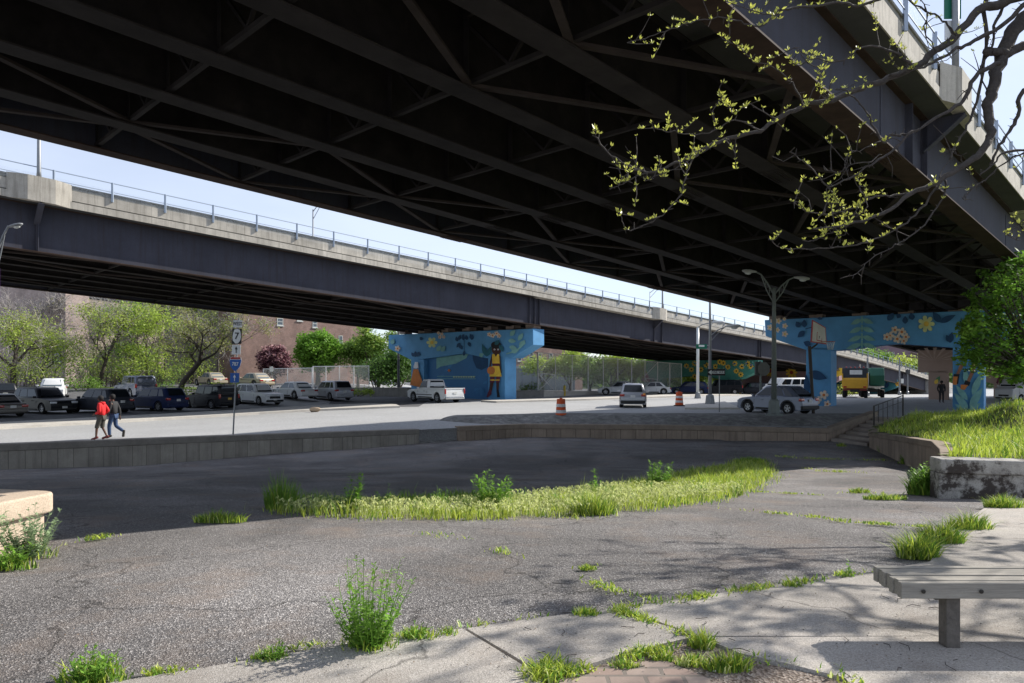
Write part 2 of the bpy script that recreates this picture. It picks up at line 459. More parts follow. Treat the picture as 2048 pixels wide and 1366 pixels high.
M_BRICKPAVE = brick('brick_paving', (.29, .21, .175), (.34, .275, .235), (.20, .17, .145), .2, .1, rot='flat', msize=.012)

# near plaza sheet (slopes down into the sunken court)
mb = MB(); xs = [-90, -60, -40, -25]+[-20+i for i in range(0, 46)]+[30, 40, 60, 90]
ys = [-8, -4, 0, 2, 3, 4]+[5+.5*i for i in range(39)]+[25+i for i in range(14)]+[40]
V = [(x, y, zp(x, y)+(-.25 if y > ywall(x)+.5 and y > 24 else 0)) for y in ys for x in xs]
nx = len(xs)
mb.add(V, [(j*nx+i, j*nx+i+1, (j+1)*nx+i+1, (j+1)*nx+i) for j in range(len(ys)-1) for i in range(nx-1)])
tag(mb.build('plaza', M_ASPH, smooth=True), None, None, kind='structure')

# upper ground (street level), near edge follows the court's retaining walls
bx = [-70+i*2 for i in range(20)]+[-30+.5*i for i in range(120)]+[30+2*i for i in range(60)]
rows = [0, 2, 4, 6, 8, 10, 12, 14, 17, 20, 24, 28, 33, 38, 44, 50, 60, 80, 110, 150, 220, 400, 900, 2000]
V = []; F = []
for r in rows:
    for x in bx:
        y0 = ywall(x)+.22; f = 1+max(0, r-60)/400
        xx = x*f; yy = y0+r
        if x > 28: yy = y0 + r
        V.append((xx, yy, gu(xx, yy)))
nx = len(bx)
F = [(j*nx+i, j*nx+i+1, (j+1)*nx+i+1, (j+1)*nx+i) for j in range(len(rows)-1) for i in range(nx-1)]
o_ = len(V); V += [(x, y, z-2) for x, y, z in V[:nx]]
F += [(i, i+1, o_+i+1, o_+i) for i in range(nx-1)]
mb = MB().add(V, F)
tag(mb.build('road', M_ROAD, smooth=True), None, None, kind='structure')

# cobbled ramp in the wall gap + cobble strip behind the second wall
mb = MB(); V = []; F = []
gp = [(-4.5, 31.4), (-2.4, 33.2)]; 
a = resample([(-4.25, 31.75), (-2.5, 32.95)], 8)
for j in range(7):
    for (x, y) in a:
        t = j/6; V.append((x+.4*t, y+3.2*t, -.86+(.86)*t+.02*math.sin(x*9+y*7)))
F = [(j*9+i, j*9+i+1, (j+1)*9+i+1, (j+1)*9+i) for j in range(6) for i in range(8)]
mb.add(V, F)
tag(mb.build('cobble_ramp', M_COBBLE, smooth=True), None, None, kind='structure')
def cobz(x, y): return gu(x, y)
n1 = [(-3.6, 34.5), (-1.5, 34.3), (.65, 35.35), (14.8, 33.3), (18.6, 36.3)]
n2 = [(-2.2, 37.2), (3, 39.6), (9, 39.8), (15.5, 39.2), (19.5, 38.7)]
mb = MB(); a = resample(n1, 60); b = resample(n2, 60); V = []; 
for i in range(61):
    for k in range(9):
        t = k/8; x = a[i][0]+(b[i][0]-a[i][0])*t; y = a[i][1]+(b[i][1]-a[i][1])*t
        V.append((x, y, gu(x, y)+.006+.17*math.sin(math.pi*t)**.7))
mb.add(V, [(i*9+k, i*9+k+1, (i+1)*9+k+1, (i+1)*9+k) for i in range(60) for k in range(8)])
tag(mb.build('cobble_strip', M_COBBLE, smooth=True), None, None, kind='structure')

# pavements
slab('sidewalk', [g2(-60, 858), g2(0, 849), g2(300, 833), g2(520, 820), g2(640, 813), g2(740, 810), g2(792, 812)],
     [g2(-60, 866), g2(0, 859), g2(300, 842), g2(520, 829), g2(640, 822), g2(740, 818), g2(800, 815.5)], .13, M_WALK, n=40)
slab('sidewalk', [(-2.5, 56.4), (5, 62), (14, 70), (26, 84)], [(-1.2, 54.6), (6.5, 59.6), (16, 67.5), (28, 82)], .13, M_WALK, n=30)
slab('sidewalk', [g2(1370, 812), g2(1450, 806)], [g2(1370, 819), g2(1480, 819)], .12, M_WALK, n=6)
# parking lots (dark asphalt sheet over the ground sheet)
slab('parking_lot', [g2(-90, 856), g2(0, 848), g2(300, 832), g2(480, 821)], [(-120, 130), (-90, 125), (-50, 120), (-24, 100)], .006, M_LOT, n=30, skirt=.02, cols=50)
slab('side_street', [(-13.5, 50.5), (-9.6, 49.5), (-6.5, 48.8)], [(-24, 100), (-14, 96), (-7.5, 68)], .008, M_LOT, n=16, skirt=.02, cols=40)

# foreground concrete walk: two panels divided by a joint
def flatpoly(name, pts, h, m, kind='structure', thick=.05):
    P = [G(*p) for p in pts]; P = [Vector((p.x, p.y, zp(p.x, p.y)+h)) for p in P]
    # subdivide so it follows the slope
    bm = bmesh.new(); vs = [bm.verts.new(p) for p in P]; f = bm.faces.new(vs)
    if f.normal.z < 0: f.normal_flip()
    bm.normal_update()
    bmesh.ops.triangulate(bm, faces=bm.faces[:])
    bmesh.ops.subdivide_edges(bm, edges=bm.edges[:], cuts=6, use_grid_fill=True)
    for v in bm.verts: v.co.z = zp(v.co.x, v.co.y)+h
    be = [e for e in bm.edges if e.is_boundary]
    r = bmesh.ops.extrude_edge_only(bm, edges=be)
    for v in r['geom']:
        if isinstance(v, bmesh.types.BMVert): v.co.z -= thick
    bmesh.ops.recalc_face_normals(bm, faces=bm.faces[:])
    me = bpy.data.meshes.new(name); bm.to_mesh(me); bm.free(); me.materials.append(m)
    o = bpy.data.objects.new(name, me); COL.objects.link(o); tag(o, None, None, kind=kind)
    return o
flatpoly('footpath', [(290, 1366), (480, 1335), (700, 1298), (925, 1268), (1085, 1366), (1085, 1480), (200, 1480), (200, 1380)], .03, M_SLAB)
flatpoly('footpath', [(933, 1267), (1050, 1248), (1222, 1228), (1395, 1282), (1250, 1318), (1120, 1362), (1100, 1366)], .03, M_SLAB)
flatpoly('footpath', [(1240, 1225), (1400, 1200), (1560, 1175), (1700, 1155), (1700, 1158), (1860, 1130), (1905, 1060), (2000, 1000), (2048, 998), (2300, 1000), (2900, 1080), (2900, 1200), (2000, 1281), (1400, 1282)], .028, M_SLAB)
flatpoly('footpath', [(1405, 1284), (2000, 1283), (2900, 1203), (2900, 1600), (1800, 1600), (1690, 1366), (1560, 1335), (1480, 1318)], .028, M_SLAB)
flatpoly('dirt_patch', [(1090, 1367), (1250, 1322), (1400, 1286), (1480, 1320), (1690, 1372), (1800, 1600), (1090, 1600)], .012, M_DIRT)
flatpoly('brick_paving', [(1120, 1368), (1235, 1335), (1330, 1330), (1420, 1366), (1450, 1500), (1100, 1500)], .02, M_BRICKPAVE)

# ---------------- seat walls ----------------
def wall(name, base, tops, label, cat='wall', th=.42, cap=.24, panel=1.2, coped=True, matw=None, matc=None, group=None, bot=-.6, close=False):
    """base: [(x,y)], tops: [z]; faces the camera side; cap overhangs"""
    matw = matw or M_WALL; matc = matc or M_WALLCAP
    root = empty(name, (base[0][0], base[0][1], 0), 0, label, cat, group)
    ofs = Vector((base[0][0], base[0][1], 0))
    P = [Vector((x, y, 0))-ofs for x, y in base]; n = len(P)
    nor = []
    for i in range(n):
        d = (P[min(i+1, n-1)]-P[max(i-1, 0)]).normalized(); nor.append(Vector((-d.y, d.x, 0)))
    def strip(off0, off1, zlo, zhi):
        m_ = MB(); V = []
        for i in range(n):
            a = P[i]+nor[i]*off0; b = P[i]+nor[i]*off1
            lo = zlo(i); hi = zhi(i)
            V += [(a.x, a.y, lo), (a.x, a.y, hi), (b.x, b.y, hi), (b.x, b.y, lo)]
        F = []
        for i in range(n-1):
            o = i*4
            for k in range(4): F.append((o+k, o+(k+1) % 4, o+4+(k+1) % 4, o+4+k))
        F += [(3, 2, 1, 0), tuple((n-1)*4+k for k in range(4))]
        return m_.add(V, F)
    strip(.05, th-.03, lambda i: bot+zp(0, base[i][1]) if base[i][1] < 40 else -1, lambda i: tops[i]-cap).build('wall_face', matw, root, bevel=.012)
    strip(0, th, lambda i: tops[i]-cap, lambda i: tops[i]).build('coping', matc, root, bevel=.03)
    return root
def densify(pts, tops, step=1.25, jit=0):
    P = []; T = []
    for (a, b), ta, tb in zip(zip(pts, pts[1:]), tops, tops[1:]):
        L = math.hypot(b[0]-a[0], b[1]-a[1]); k = max(1, int(L/step))
        for i in range(k):
            f = i/k; P.append((a[0]+(b[0]-a[0])*f, a[1]+(b[1]-a[1])*f)); T.append(ta+(tb-ta)*f)
    P.append(pts[-1]); T.append(tops[-1]); return P, T
def zpx(py, d): return EYE-(py-746)/FPX*d
M_WALLG = concrete('grey_seat_wall', (.37, .335, .285), streak=.45, var=.2, grime=(.08, .075, .07), joint=.62)
t1 = [zpx(905, 18.5), zpx(888, 21.96), zpx(872, 26), zpx(858, 31.8)]
wall('seat_wall', [(-20.3, 18.45), (-16.06, 21.96), (-11.2, 26), (-4.2, 31.8)], t1, 'long low concrete seat wall at the left in front of the walking pair', matw=M_WALLG, matc=concrete('grey_wall_cap', (.26, .235, .205), streak=.4, var=.2, vertical=False, grime=(.06, .055, .05)))
w2 = densify([(-2.5, 32.9), (.65, 35), (7.5, 34), (14.9, 32.9), (18.9, 36.1)], [zpx(853, 32.9), zpx(848, 35), zpx(850, 34), zpx(857, 32.9), zpx(822, 36.1)], 3)
wall('seat_wall', w2[0], w2[1], 'low concrete seat wall from the gap to the stairs, rising beside the steps', bot=-.3)
# fluted face joints of the walls as thin grooves
def grooves(wallobj_base, step, depth):
    pass
# right retaining walls
P1 = (15.35, 30.2); P2 = (12.75, 21.3); P3 = (7.62, 12.45)
wall('retaining_wall', [(19.9, 35.2), P1], [zpx(829, 35.2), zpx(863, 30.2)], 'brown concrete cheek wall on the right side of the steps', th=.35, cap=.14, bot=0, matw=M_WALL)
mb_pts = densify([P1, P2], [zpx(863, 30.2), zpx(882, 21.3)], 4)
wall('retaining_wall', mb_pts[0], mb_pts[1], 'brown concrete retaining wall running from the steps along the grass bank', th=.4, cap=.2, bot=-.1)
M_OLDW = concrete('old_painted_concrete', (.36, .345, .32), streak=1, var=.35, scale=2.5, grime=(.06, .05, .045), vertical=False)
for n_ in M_OLDW.node_tree.nodes:
    if n_.type == 'MAP_RANGE' and abs(n_.inputs['From Min'].default_value-.48) < .01: n_.inputs['From Min'].default_value = .45; n_.inputs['From Max'].default_value = .53
mb_pts = densify([P2, (10.0, 16.4), (7.86, 12.85)], [zpx(882, 21.3), zpx(897, 16.4), zpx(916, 12.9)], 4)
wall('retaining_wall', mb_pts[0], mb_pts[1], 'short return of the retaining wall at the near grass bank corner', th=.45, cap=.2, bot=-.1)
wall('retaining_wall', [P3, (9.4, 12.2), (16, 11.4)], [zpx(918, 12.45), zpx(924, 12.2), .85], 'weathered wall with peeling white paint below the near edge of the grass bank', th=.45, cap=.26, bot=-.1, matw=M_OLDW, matc=M_OLDW)
# planter lower left
M_PLANT = concrete('planter_concrete', (.56, .45, .345), streak=.15, var=.1, grime=(.3, .22, .15))
pl_top = zpx(990, 7.1)
root = empty('planter', (-6, 7, 0), 0, 'sandy concrete planter with rounded corner at the left edge', 'planter')
def rr(x0, x1, y0, y1, r, k=6):
    P = []
    for cx, cy, a0 in ((x1-r, y0+r, -90), (x1-r, y1-r, 0), (x0+r, y1-r, 90), (x0+r, y0+r, 180)):
        for i in range(k+1):
            a = R(a0+90*i/k); P.append((cx+r*math.cos(a), cy+r*math.sin(a)))
    return P
def ringwall(outer, inner, z0, z1):
    m_ = MB(); n = len(outer); V = []
    for (a, b) in zip(outer, inner): V += [(a[0], a[1], z0), (a[0], a[1], z1), (b[0], b[1], z1), (b[0], b[1], z0)]
    F = []
    for i in range(n):
        j = (i+1) % n
        for k in range(4): F.append((i*4+k, i*4+(k+1) % 4, j*4+(k+1) % 4, j*4+k))
    return m_.add(V, F)
def rotp(P, a, c, o):
    ca, sa = math.cos(a), math.sin(a)
    return [(c[0]+(x)*ca-(y)*sa-o[0], c[1]+(x)*sa+(y)*ca-o[1]) for x, y in P]
pc = W(119, 1090, 7.35); pa = R(-11.5)
cc = (pc.x, pc.y)
oo = (-6, 7)
O_ = rotp(rr(-2.2, 0, -4, 0, .14), pa, cc, oo); I_ = rotp(rr(-1.9, -.32, -3.7, -.32, .06), pa, cc, oo)
O2_ = rotp(rr(-2.14, -.06, -3.94, -.06, .12), pa, cc, oo)
ringwall(O2_, I_, -.2, pl_top-.21).build('wall_face', M_PLANT, root, bevel=.015)
ringwall(O_, I_, pl_top-.21, pl_top).build('coping', M_PLANT, root, bevel=.03)
m_ = MB(); m_.add([(x, y, pl_top-.1) for x, y in I_], [tuple(range(len(I_)))]); m_.build('soil', M_DIRT, root)

# ---------------- stairs ----------------
root = empty('stairs', (15, 32, 0), 0, 'short flight of concrete steps with a pipe handrail between low walls', 'stairs')
a0 = Vector((14.95, 32.8, -.87)); a1 = Vector((18.85, 36.0, .08)); b0 = Vector((15.5, 30.55, -.87)); b1 = Vector((19.95, 35.2, .08))
M_STEP = concrete('step_concrete', (.34, .29, .25), vertical=False, streak=.3)
mb = MB(); NS = 7
for i in range(NS):
    f = i/NS; g = (i+1.25)/NS
    pa0 = a0.lerp(a1, f); pb0 = b0.lerp(b1, f); pa1 = a0.lerp(a1, g); pb1 = b0.lerp(b1, g)
    zt = -.87+(i+1)*.95/NS
    poly = [Vector((p.x-15, p.y-32, -1.0)) for p in (pa0, pb0, pb1, pa1)]
    mb.prism(poly[::-1], (0, 0, zt+1.0))
mb.build('steps', M_STEP, root, bevel=.012)
# handrail (own thing fixed to the steps -> part)
M_RAILM = mat('dark_rail', (.05, .045, .04), rough=.5, metal=.6)
hr = MB()
ca = W(1748, 806, 31.8); cb = W(1805, 790, 35.5)
def rel(p): return Vector((p.x-15, p.y-32, p.z))
hr.tube([rel(W(1748, 812, 31.8)), rel(W(1806, 791, 35.6))], .028, 8)
hr.tube([rel(W(1748, 824, 31.8)), rel(W(1806, 803, 35.6))], .014, 6)
for px, pt, pb, d in ((1748, 812, 851, 31.8), (1757, 809, 845, 32.3), (1766, 806, 842, 32.9), (1775, 803, 838, 33.5), (1786, 799, 833, 34.2), (1796, 795, 832, 34.9), (1806, 789, 832, 35.6)):
    hr.tube([rel(W(px, pt, d)), rel(W(px, pb, d))], .035 if px in (1748, 1806) else .014, 6)
hr.build('handrail', M_RAILM, root)

# ---------------- grass bank ----------------
M_SOIL = asphalt('bank_soil', [(0, (.05, .055, .02)), (.5, (.09, .11, .035)), (1, (.13, .16, .05))], 20, .5, .2, tint=(.12, .1, .06), tamt=.4)
CP = [(15.6, 30.2, zpx(863, 30.2)-.12), (14.9, 28, -.14), (14.4, 26, -.03), (13.95, 24, .06), (16.9, 28.5, .12), (16.0, 26.5, .22), (15.3, 24, .32), (17, 31.5, .0), (18.5, 33.5, .05), (18.2, 31, .3), (13.3, 21.4, zpx(882, 21.3)-.08), (11, 16.5, zpx(897, 16.4)-.05), (8.0, 12.9, zpx(918, 12.45)-.06), (19.9, 35, zpx(829, 35.2)-.1),
      (22, 37.2, .12), (19, 26, 1.15), (9.6, 12.6, zpx(924, 12.2)-.05), (16, 12, .95), (22, 16, 1.35), (30, 24, 1.5), (30, 36, .7), (45, 30, .9), (18, 28.5, .45), (26, 32, 1.0)]
def bankz(x, y):
    s = w = 0
    for a, b, c in CP:
        q = 1/((x-a)**2+(y-b)**2+.15)**1.5; s += c*q; w += q
    return s/w
BANK = [(15.35, 30.2), (12.95, 21.3), (10.3, 16.4), (7.9, 12.75), (9.4, 12.5), (16, 11.8), (40, 11.8), (48, 30), (24, 38.2), (21, 36.8), (19.9, 35.4)]
mb = MB(); st = .8; idx = {}; V = []
gx = [7+i*.6 for i in range(70)]; gy = [11.4+j*.6 for j in range(46)]
for j, y in enumerate(gy):
    for i, x in enumerate(gx):
        V.append((x, y, bankz(x, y) if inpoly(x, y, BANK) else -1)); 
def bz2(x, y): return bankz(x, y)
stp = .35; key = {}; V = []; F = []
def bv(i, j):
    if (i, j) not in key:
        x, y = 7+i*stp, 11.4+j*stp; key[(i, j)] = len(V); V.append((x, y, bankz(x, y)))
    return key[(i, j)]
for j in range(78):
    for i in range(120):
        x, y = 7+(i+.5)*stp, 11.4+(j+.5)*stp
        if inpoly(x, y, BANK): F.append((bv(i, j), bv(i+1, j), bv(i+1, j+1), bv(i, j+1)))
tag(MB().add(V, F).build('grass_bank', M_SOIL, smooth=True), None, None, kind='structure')

# ======================= BRIDGES =======================
AV = Vector((.7044, .7098, 0)); RV = Vector((.7098, -.7044, 0)); GR = -.0507
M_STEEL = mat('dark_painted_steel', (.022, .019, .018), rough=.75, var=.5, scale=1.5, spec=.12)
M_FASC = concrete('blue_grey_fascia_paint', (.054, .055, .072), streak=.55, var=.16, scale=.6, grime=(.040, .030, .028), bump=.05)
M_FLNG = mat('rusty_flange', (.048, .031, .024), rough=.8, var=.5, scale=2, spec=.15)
M_DECK = concrete('deck_soffit', (.07, .07, .07), streak=.3)
M_PARA = concrete('parapet_concrete', (.47, .435, .375), streak=.75, var=.2, grime=(.16, .145, .12), joint=7.0)
M_PARAD = concrete('shaded_parapet_bands', (.22, .215, .19), streak=.6, var=.3, grime=(.08, .08, .07))  # darker base paints in railing mesh's shade and groove shadow; streaks are stains
M_ALU = mat('galvanised_rail', (.33, .38, .45), rough=.45, metal=.6, var=.1)
M_SCR = meshalpha('rail_screen', (.45, .50, .56), .06, 22)
M_SCR2 = mat('rail_cable', (.30, .33, .38), rough=.5, metal=.5)
class Bridge:
    def __init__(s, O, z0, W_, cross, depth, slab_, par, u0, u1, name, label, zjoin=None):
        s.curve = 0; s.OL = None; s.O = Vector((O[0], O[1], 0)); s.z0 = z0; s.W = W_; s.cr = cross; s.dep = depth; s.sl = slab_; s.par = par; s.u0 = u0; s.u1 = u1
        s.root = empty('bridge', (O[0], O[1], 0), 0, label, 'bridge')
    def p(s, u, q, h):     # local to root
        v = AV*u+RV*q
        return Vector((v.x, v.y, s.z0+GR*u+s.cr*q+h-s.curve*max(0, u-45)**2))
    def w(s, u, q, h): return s.p(u, q, h)+s.O
    def run(s, mb, q0, q1, h0, h1, u0=None, u1=None, mi=None):
        u0 = s.u0 if u0 is None else u0; u1 = s.u1 if u1 is None else u1
        if s.curve and u1 > 45 and u1-u0 > 9:
            if u0 < 45: s.run(mb, q0, q1, h0, h1, u0, 45, mi); u0 = 45
            k = max(1, int((u1-u0)/8))
            if k > 1:
                for i in range(k): s.run(mb, q0, q1, h0, h1, u0+(u1-u0)*i/k, u0+(u1-u0)*(i+1)/k, mi)
                return
        P = [s.p(u0, q0, h0), s.p(u0, q1, h0), s.p(u0, q1, h1), s.p(u0, q0, h1)]
        Q = [s.p(u1, q0, h0), s.p(u1, q1, h0), s.p(u1, q1, h1), s.p(u1, q0, h1)]
        mb.add(P+Q, [(3, 2, 1, 0), (4, 5, 6, 7), (0, 1, 5, 4), (1, 2, 6, 5), (2, 3, 7, 6), (3, 0, 4, 7)], mi)
    def build(s, ng, frame, lat, ends, OH=.8, screens=(1,), post0=0.0, splice=(), FW=.6):
        D = s.dep; r = s.root; sp = s.W/(ng-1)
        for i in range(ng):
            q = sp*i; mb = MB()
            out = i in (0, ng-1)
            mat_w = 0
            s.run(mb, q-.012, q+.012, .04, D-.03, mi=0)
            s.run(mb, q-FW/2, q+FW/2, 0, .04, mi=1)
            s.run(mb, q-.2, q+.2, D-.03, D, mi=1)
            if out:   # stiffeners on the inner side, and at the bearings outside
                pass
            for uu in splice:
                s.run(mb, q-.03, q+.03, .2, D-.2, uu-.45, uu+.45, 0)
                s.run(mb, q-FW/2+.02, q+FW/2-.02, -.02, 0.0, uu-.55, uu+.55, 1)
                for k in range(12):
                    for e in (-1, 1):
                        for kk in (.12, .2):
                            s.run(mb, q+e*kk-.018, q+e*kk+.018, -.05, -.02, uu-.5+k*.09, uu-.465+k*.09, 1)
            # vertical stiffener plates
            if out:
                e = 1 if i else -1
                for uu in s.stiff:
                    s.run(mb, min(q+e*.012, q+e*.2), max(q+e*.012, q+e*.2), .04, D-.03, uu-.02, uu+.02, 0)
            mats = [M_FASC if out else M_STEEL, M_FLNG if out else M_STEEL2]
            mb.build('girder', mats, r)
        # cross frames: one mesh per line across the deck
        u = frame[0]; k = 0; s.rest = MB(); s.nb0 = 28 if s is B1_ else 0
        while u < s.u1-1:
            mb = MB(); big = (k % frame[2] == 0)
            for i in range(ng-1):
                q0 = sp*i+.03; q1 = sp*(i+1)-.03; qm = (q0+q1)/2
                mb.bar(s.p(u, q0, .14), s.p(u, q1, .14), .11, .1)
                mb.bar(s.p(u, q0, D-.2), s.p(u, q1, D-.2), .09, .09)
                mb.bar(s.p(u, q0, D-.3), s.p(u, qm, .2), .07, .07)
                mb.bar(s.p(u, q1, D-.3), s.p(u, qm, .2), .07, .07)
            for i in range(ng):
                for e in ((-1, 1) if 0 < i < ng-1 else ((1,) if i == 0 else (-1,))):
                    s.run(mb, sp*i+e*.09-.08, sp*i+e*.09+.08, .05, D-.05, u-.01, u+.01)
            mb.build('cross_frame', M_STEEL2, r)
            # lateral bracing in plan
            if k < 999:
                for bay, ph in lat:
                    s.nb = getattr(s, 'nb', 0)+1
                    near = s.nb0 < s.nb <= s.nb0+100
                    mb = MB() if near else s.rest
                    if (k+ph) % 2 == 0:
                        mb.bar(s.p(u, sp*bay+.2, .1), s.p(u+frame[1], sp*(bay+1)-.2, .1), .16, .07)
                    else:
                        mb.bar(s.p(u, sp*(bay+1)-.2, .1), s.p(u+frame[1], sp*bay+.2, .1), .16, .07)
                    if near: mb.build('lateral_brace', M_FLNG2, r)
            u += frame[1]; k += 1
        if s.rest.v: s.rest.build('lateral_brace', M_FLNG2, r)['kind'] = 'stuff'
        mb = MB()
        OL = s.OL if s.OL is not None else OH
        s.run(mb, -OL, s.W+OH, D, D+s.sl)
        mb.build('deck', M_DECK, r)
        for side, q, e in ((0, -OL, -1), (1, s.W+OH, 1)):
            mb = MB(); h = D+s.sl; Hh = s.par if side or s.OL is None else .45
            qi = q-e*.4
            # outer slab edge face, stepped parapet
            s.run(mb, min(q, q+e*.035), max(q, q+e*.035), D-.02, h-.01, mi=0)
            s.run(mb, min(q-e*.09, qi), max(q-e*.09, qi), h, h+.05, mi=1)  # recessed groove, its shadow painted as a dark strip
            s.run(mb, min(q-e*.03, qi), max(q-e*.03, qi), h+.05, h+Hh-.24, mi=0)
            s.run(mb, min(q-e*.06, qi), max(q-e*.06, qi), h+Hh-.24, h+Hh-.07, mi=1)  # upper band coloured dark for the railing mesh's shade
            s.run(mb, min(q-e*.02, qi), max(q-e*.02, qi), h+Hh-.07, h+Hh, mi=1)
            u = s.u0
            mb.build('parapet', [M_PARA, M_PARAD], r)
            # ribbed overhang soffit
            mb = MB(); u = s.u0+60 if s.u1-s.u0 > 130 else s.u0
            while u < s.u1-20:
                s.run(mb, min(q-e*.05, q-e*((OH if side else OL)-.05)), max(q-e*.05, q-e*((OH if side else OL)-.05)), D-.035, D, u, u+.42)
                u += .5
            mb.build('soffit_form', M_PARA, r)
            mb = MB(); u = s.u0+post0
            hp = h+Hh
            while u < s.u1:
                mb.bar(s.p(u, q+e*.03, hp-.42), s.p(u, q+e*.03, hp+.55), .07, .09)
                s.run(mb, min(q-e*.04, q+e*.03), max(q-e*.04, q+e*.03), hp-.4, hp-.3, u-.06, u+.06)
                u += 2.5
            s.run(mb, q+e*.03-.015, q+e*.03+.015, hp+.5, hp+.54)
            s.run(mb, q+e*.03-.012, q+e*.03+.012, hp+.06, hp+.085)
            mb.build('railing', M_ALU, r)
            if side in screens:
                mb = MB(); V = [s.p(s.u0, q+e*.03, hp+.07), s.p(s.u1, q+e*.03, hp+.07), s.p(s.u1, q+e*.03, hp+.5), s.p(s.u0, q+e*.03, hp+.5)]
                mb.add(V, [(0, 1, 2, 3)]); mb.build('railing_mesh', M_SCR, r)
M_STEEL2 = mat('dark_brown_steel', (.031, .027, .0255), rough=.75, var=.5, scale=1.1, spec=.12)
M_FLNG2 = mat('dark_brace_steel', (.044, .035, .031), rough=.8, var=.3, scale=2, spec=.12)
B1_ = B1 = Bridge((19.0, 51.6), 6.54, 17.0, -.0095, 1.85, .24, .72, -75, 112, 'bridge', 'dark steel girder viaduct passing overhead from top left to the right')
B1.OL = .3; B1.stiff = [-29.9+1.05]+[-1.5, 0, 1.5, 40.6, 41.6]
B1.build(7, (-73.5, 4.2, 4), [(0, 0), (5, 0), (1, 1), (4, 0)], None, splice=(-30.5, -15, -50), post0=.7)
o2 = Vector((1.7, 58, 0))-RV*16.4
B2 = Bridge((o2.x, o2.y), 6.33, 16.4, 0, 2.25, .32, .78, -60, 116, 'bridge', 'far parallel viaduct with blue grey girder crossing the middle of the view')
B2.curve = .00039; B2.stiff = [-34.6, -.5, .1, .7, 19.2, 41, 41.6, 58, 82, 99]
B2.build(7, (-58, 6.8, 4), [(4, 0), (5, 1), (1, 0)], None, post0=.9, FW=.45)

def pilaster(B, u, side, D, brk=True):
    q = B.W+.8 if side else -.8; e = 1 if side else -1
    mb = MB(); h = B.dep
    top = h+B.sl+B.par
    V = []
    for (du, dq) in ((-1.3, 0), (-.55, e*.35), (.55, e*.35), (1.3, 0)):
        V.append((u+du, q+dq))
    lo = [B.p(a, b, h-.03) for a, b in V]; hi = [B.p(a, b, top+.02) for a, b in V]
    mb.add(lo+hi, [(0, 1, 2, 3), (7, 6, 5, 4), (0, 4, 5, 1), (1, 5, 6, 2), (2, 6, 7, 3), (3, 7, 4, 0)])
    mb.build('pilaster', M_PARA, B.root)
    mb = MB()
    qw = B.W if side else 0
    poly = [B.p(u, qw+e*.02, h-.35-.55), B.p(u, qw+e*.02, h-.04), B.p(u, qw+e*1.1, h-.04), B.p(u, qw+e*1.1, h-.12)]
    mb.prism([p-AV*.02 for p in poly], AV*.04)
    mb.bar(B.p(u, qw+e*.1, h-.95), B.p(u, qw+e*1.12, h-.1), .26, .03, up=AV.cross(Vector((.5, -.5, .7))))
    B.run(mb, min(qw+e*.012, qw+e*.18), max(qw+e*.012, qw+e*.18), .04, h-.03, u-.02, u+.02)
    mb.build('bracket', M_FASC, B.root)
def ufor(B, px, q):
    """u where the bridge line at offset q crosses picture column px"""
    r = (px-1024)/FPX; o = B.O+RV*q
    return (r*o.y-o.x)/(AV.x-r*AV.y)
PU1 = ufor(B1, 1905, 17.8); pilaster(B1, PU1, 1, 1.85)
for px in (80, 1320): pilaster(B2, ufor(B2, px, 17.2), 1, 2.25)

# ---------------- piers ----------------
M_BLUE = mat('mural_sky_blue', (.10, .31, .57), rough=.6, var=.16, scale=.8)
M_BLUE2 = mat('mural_mid_blue', (.035, .16, .36), rough=.55, var=.1, scale=.8)
M_GREENW = mat('mural_teal_green', (.06, .25, .20), rough=.6, var=.25, scale=1.2)
M_TAN = mat('mural_tan', (.36, .26, .21), rough=.7, var=.08, scale=1)
M_TEAL = mat('mural_teal_blue', (.04, .2, .24), rough=.6, var=.3, scale=1)
M_PURP = mat('mural_mauve', (.3, .19, .2), rough=.6, var=.2, scale=1)
M_CONC = concrete('pier_concrete', (.28, .22, .19), streak=.3)
class Plane:
    """vertical plane: origin (x,y), unit dir s"""
    def __init__(s, a, b):
        s.a = Vector((a[0], a[1], 0)); s.d = (Vector((b[0], b[1], 0))-s.a).normalized(); s.n = Vector((s.d.y, -s.d.x, 0))
    def hit(s, px, py):
        ray = Vector(((px-1024)/FPX, 1, -(py-746)/FPX)); t = (s.n.dot(s.a))/(s.n.dot(Vector((ray.x, ray.y, 0))))
        p = Vector((0, 0, EYE))+ray*t
        return ((p-s.a).dot(s.d), p.z)
    def pt(s, u, z, off=0): v = s.a+s.d*u+s.n*off; return Vector((v.x, v.y, z))
def pier(name, pl, org, parts, label, group, mblock, blocks, matmap, cap_top=None):
    root = empty(name, org, 0, label, 'bridge pier', group)
    O = Vector(org)
    for pname, poly, back, inset, m in parts:
        mb = MB(); P = [pl.pt(u, z, -inset)-O for u, z in poly]
        mb.prism(P, -pl.n*back)
        mb.build(pname, m, root, bevel=.04)
    for u, z in blocks:
        mb = MB(); c = pl.pt(u, z, -.75)-O; mb.box(c, (1, 1, 1), axes=(pl.d*.9, -pl.n*.9, Vector((0, 0, .34))))
        mb.build('bearing_block', mblock, root)
    return root
pl1 = Plane((19.0, 51.6), (32.5, 41.1))
pl2 = Plane((-12.2, 70), (1.7, 58))
def H(pl, L): return [pl.hit(*p) for p in L]
def down(P, z=-1.2): return P
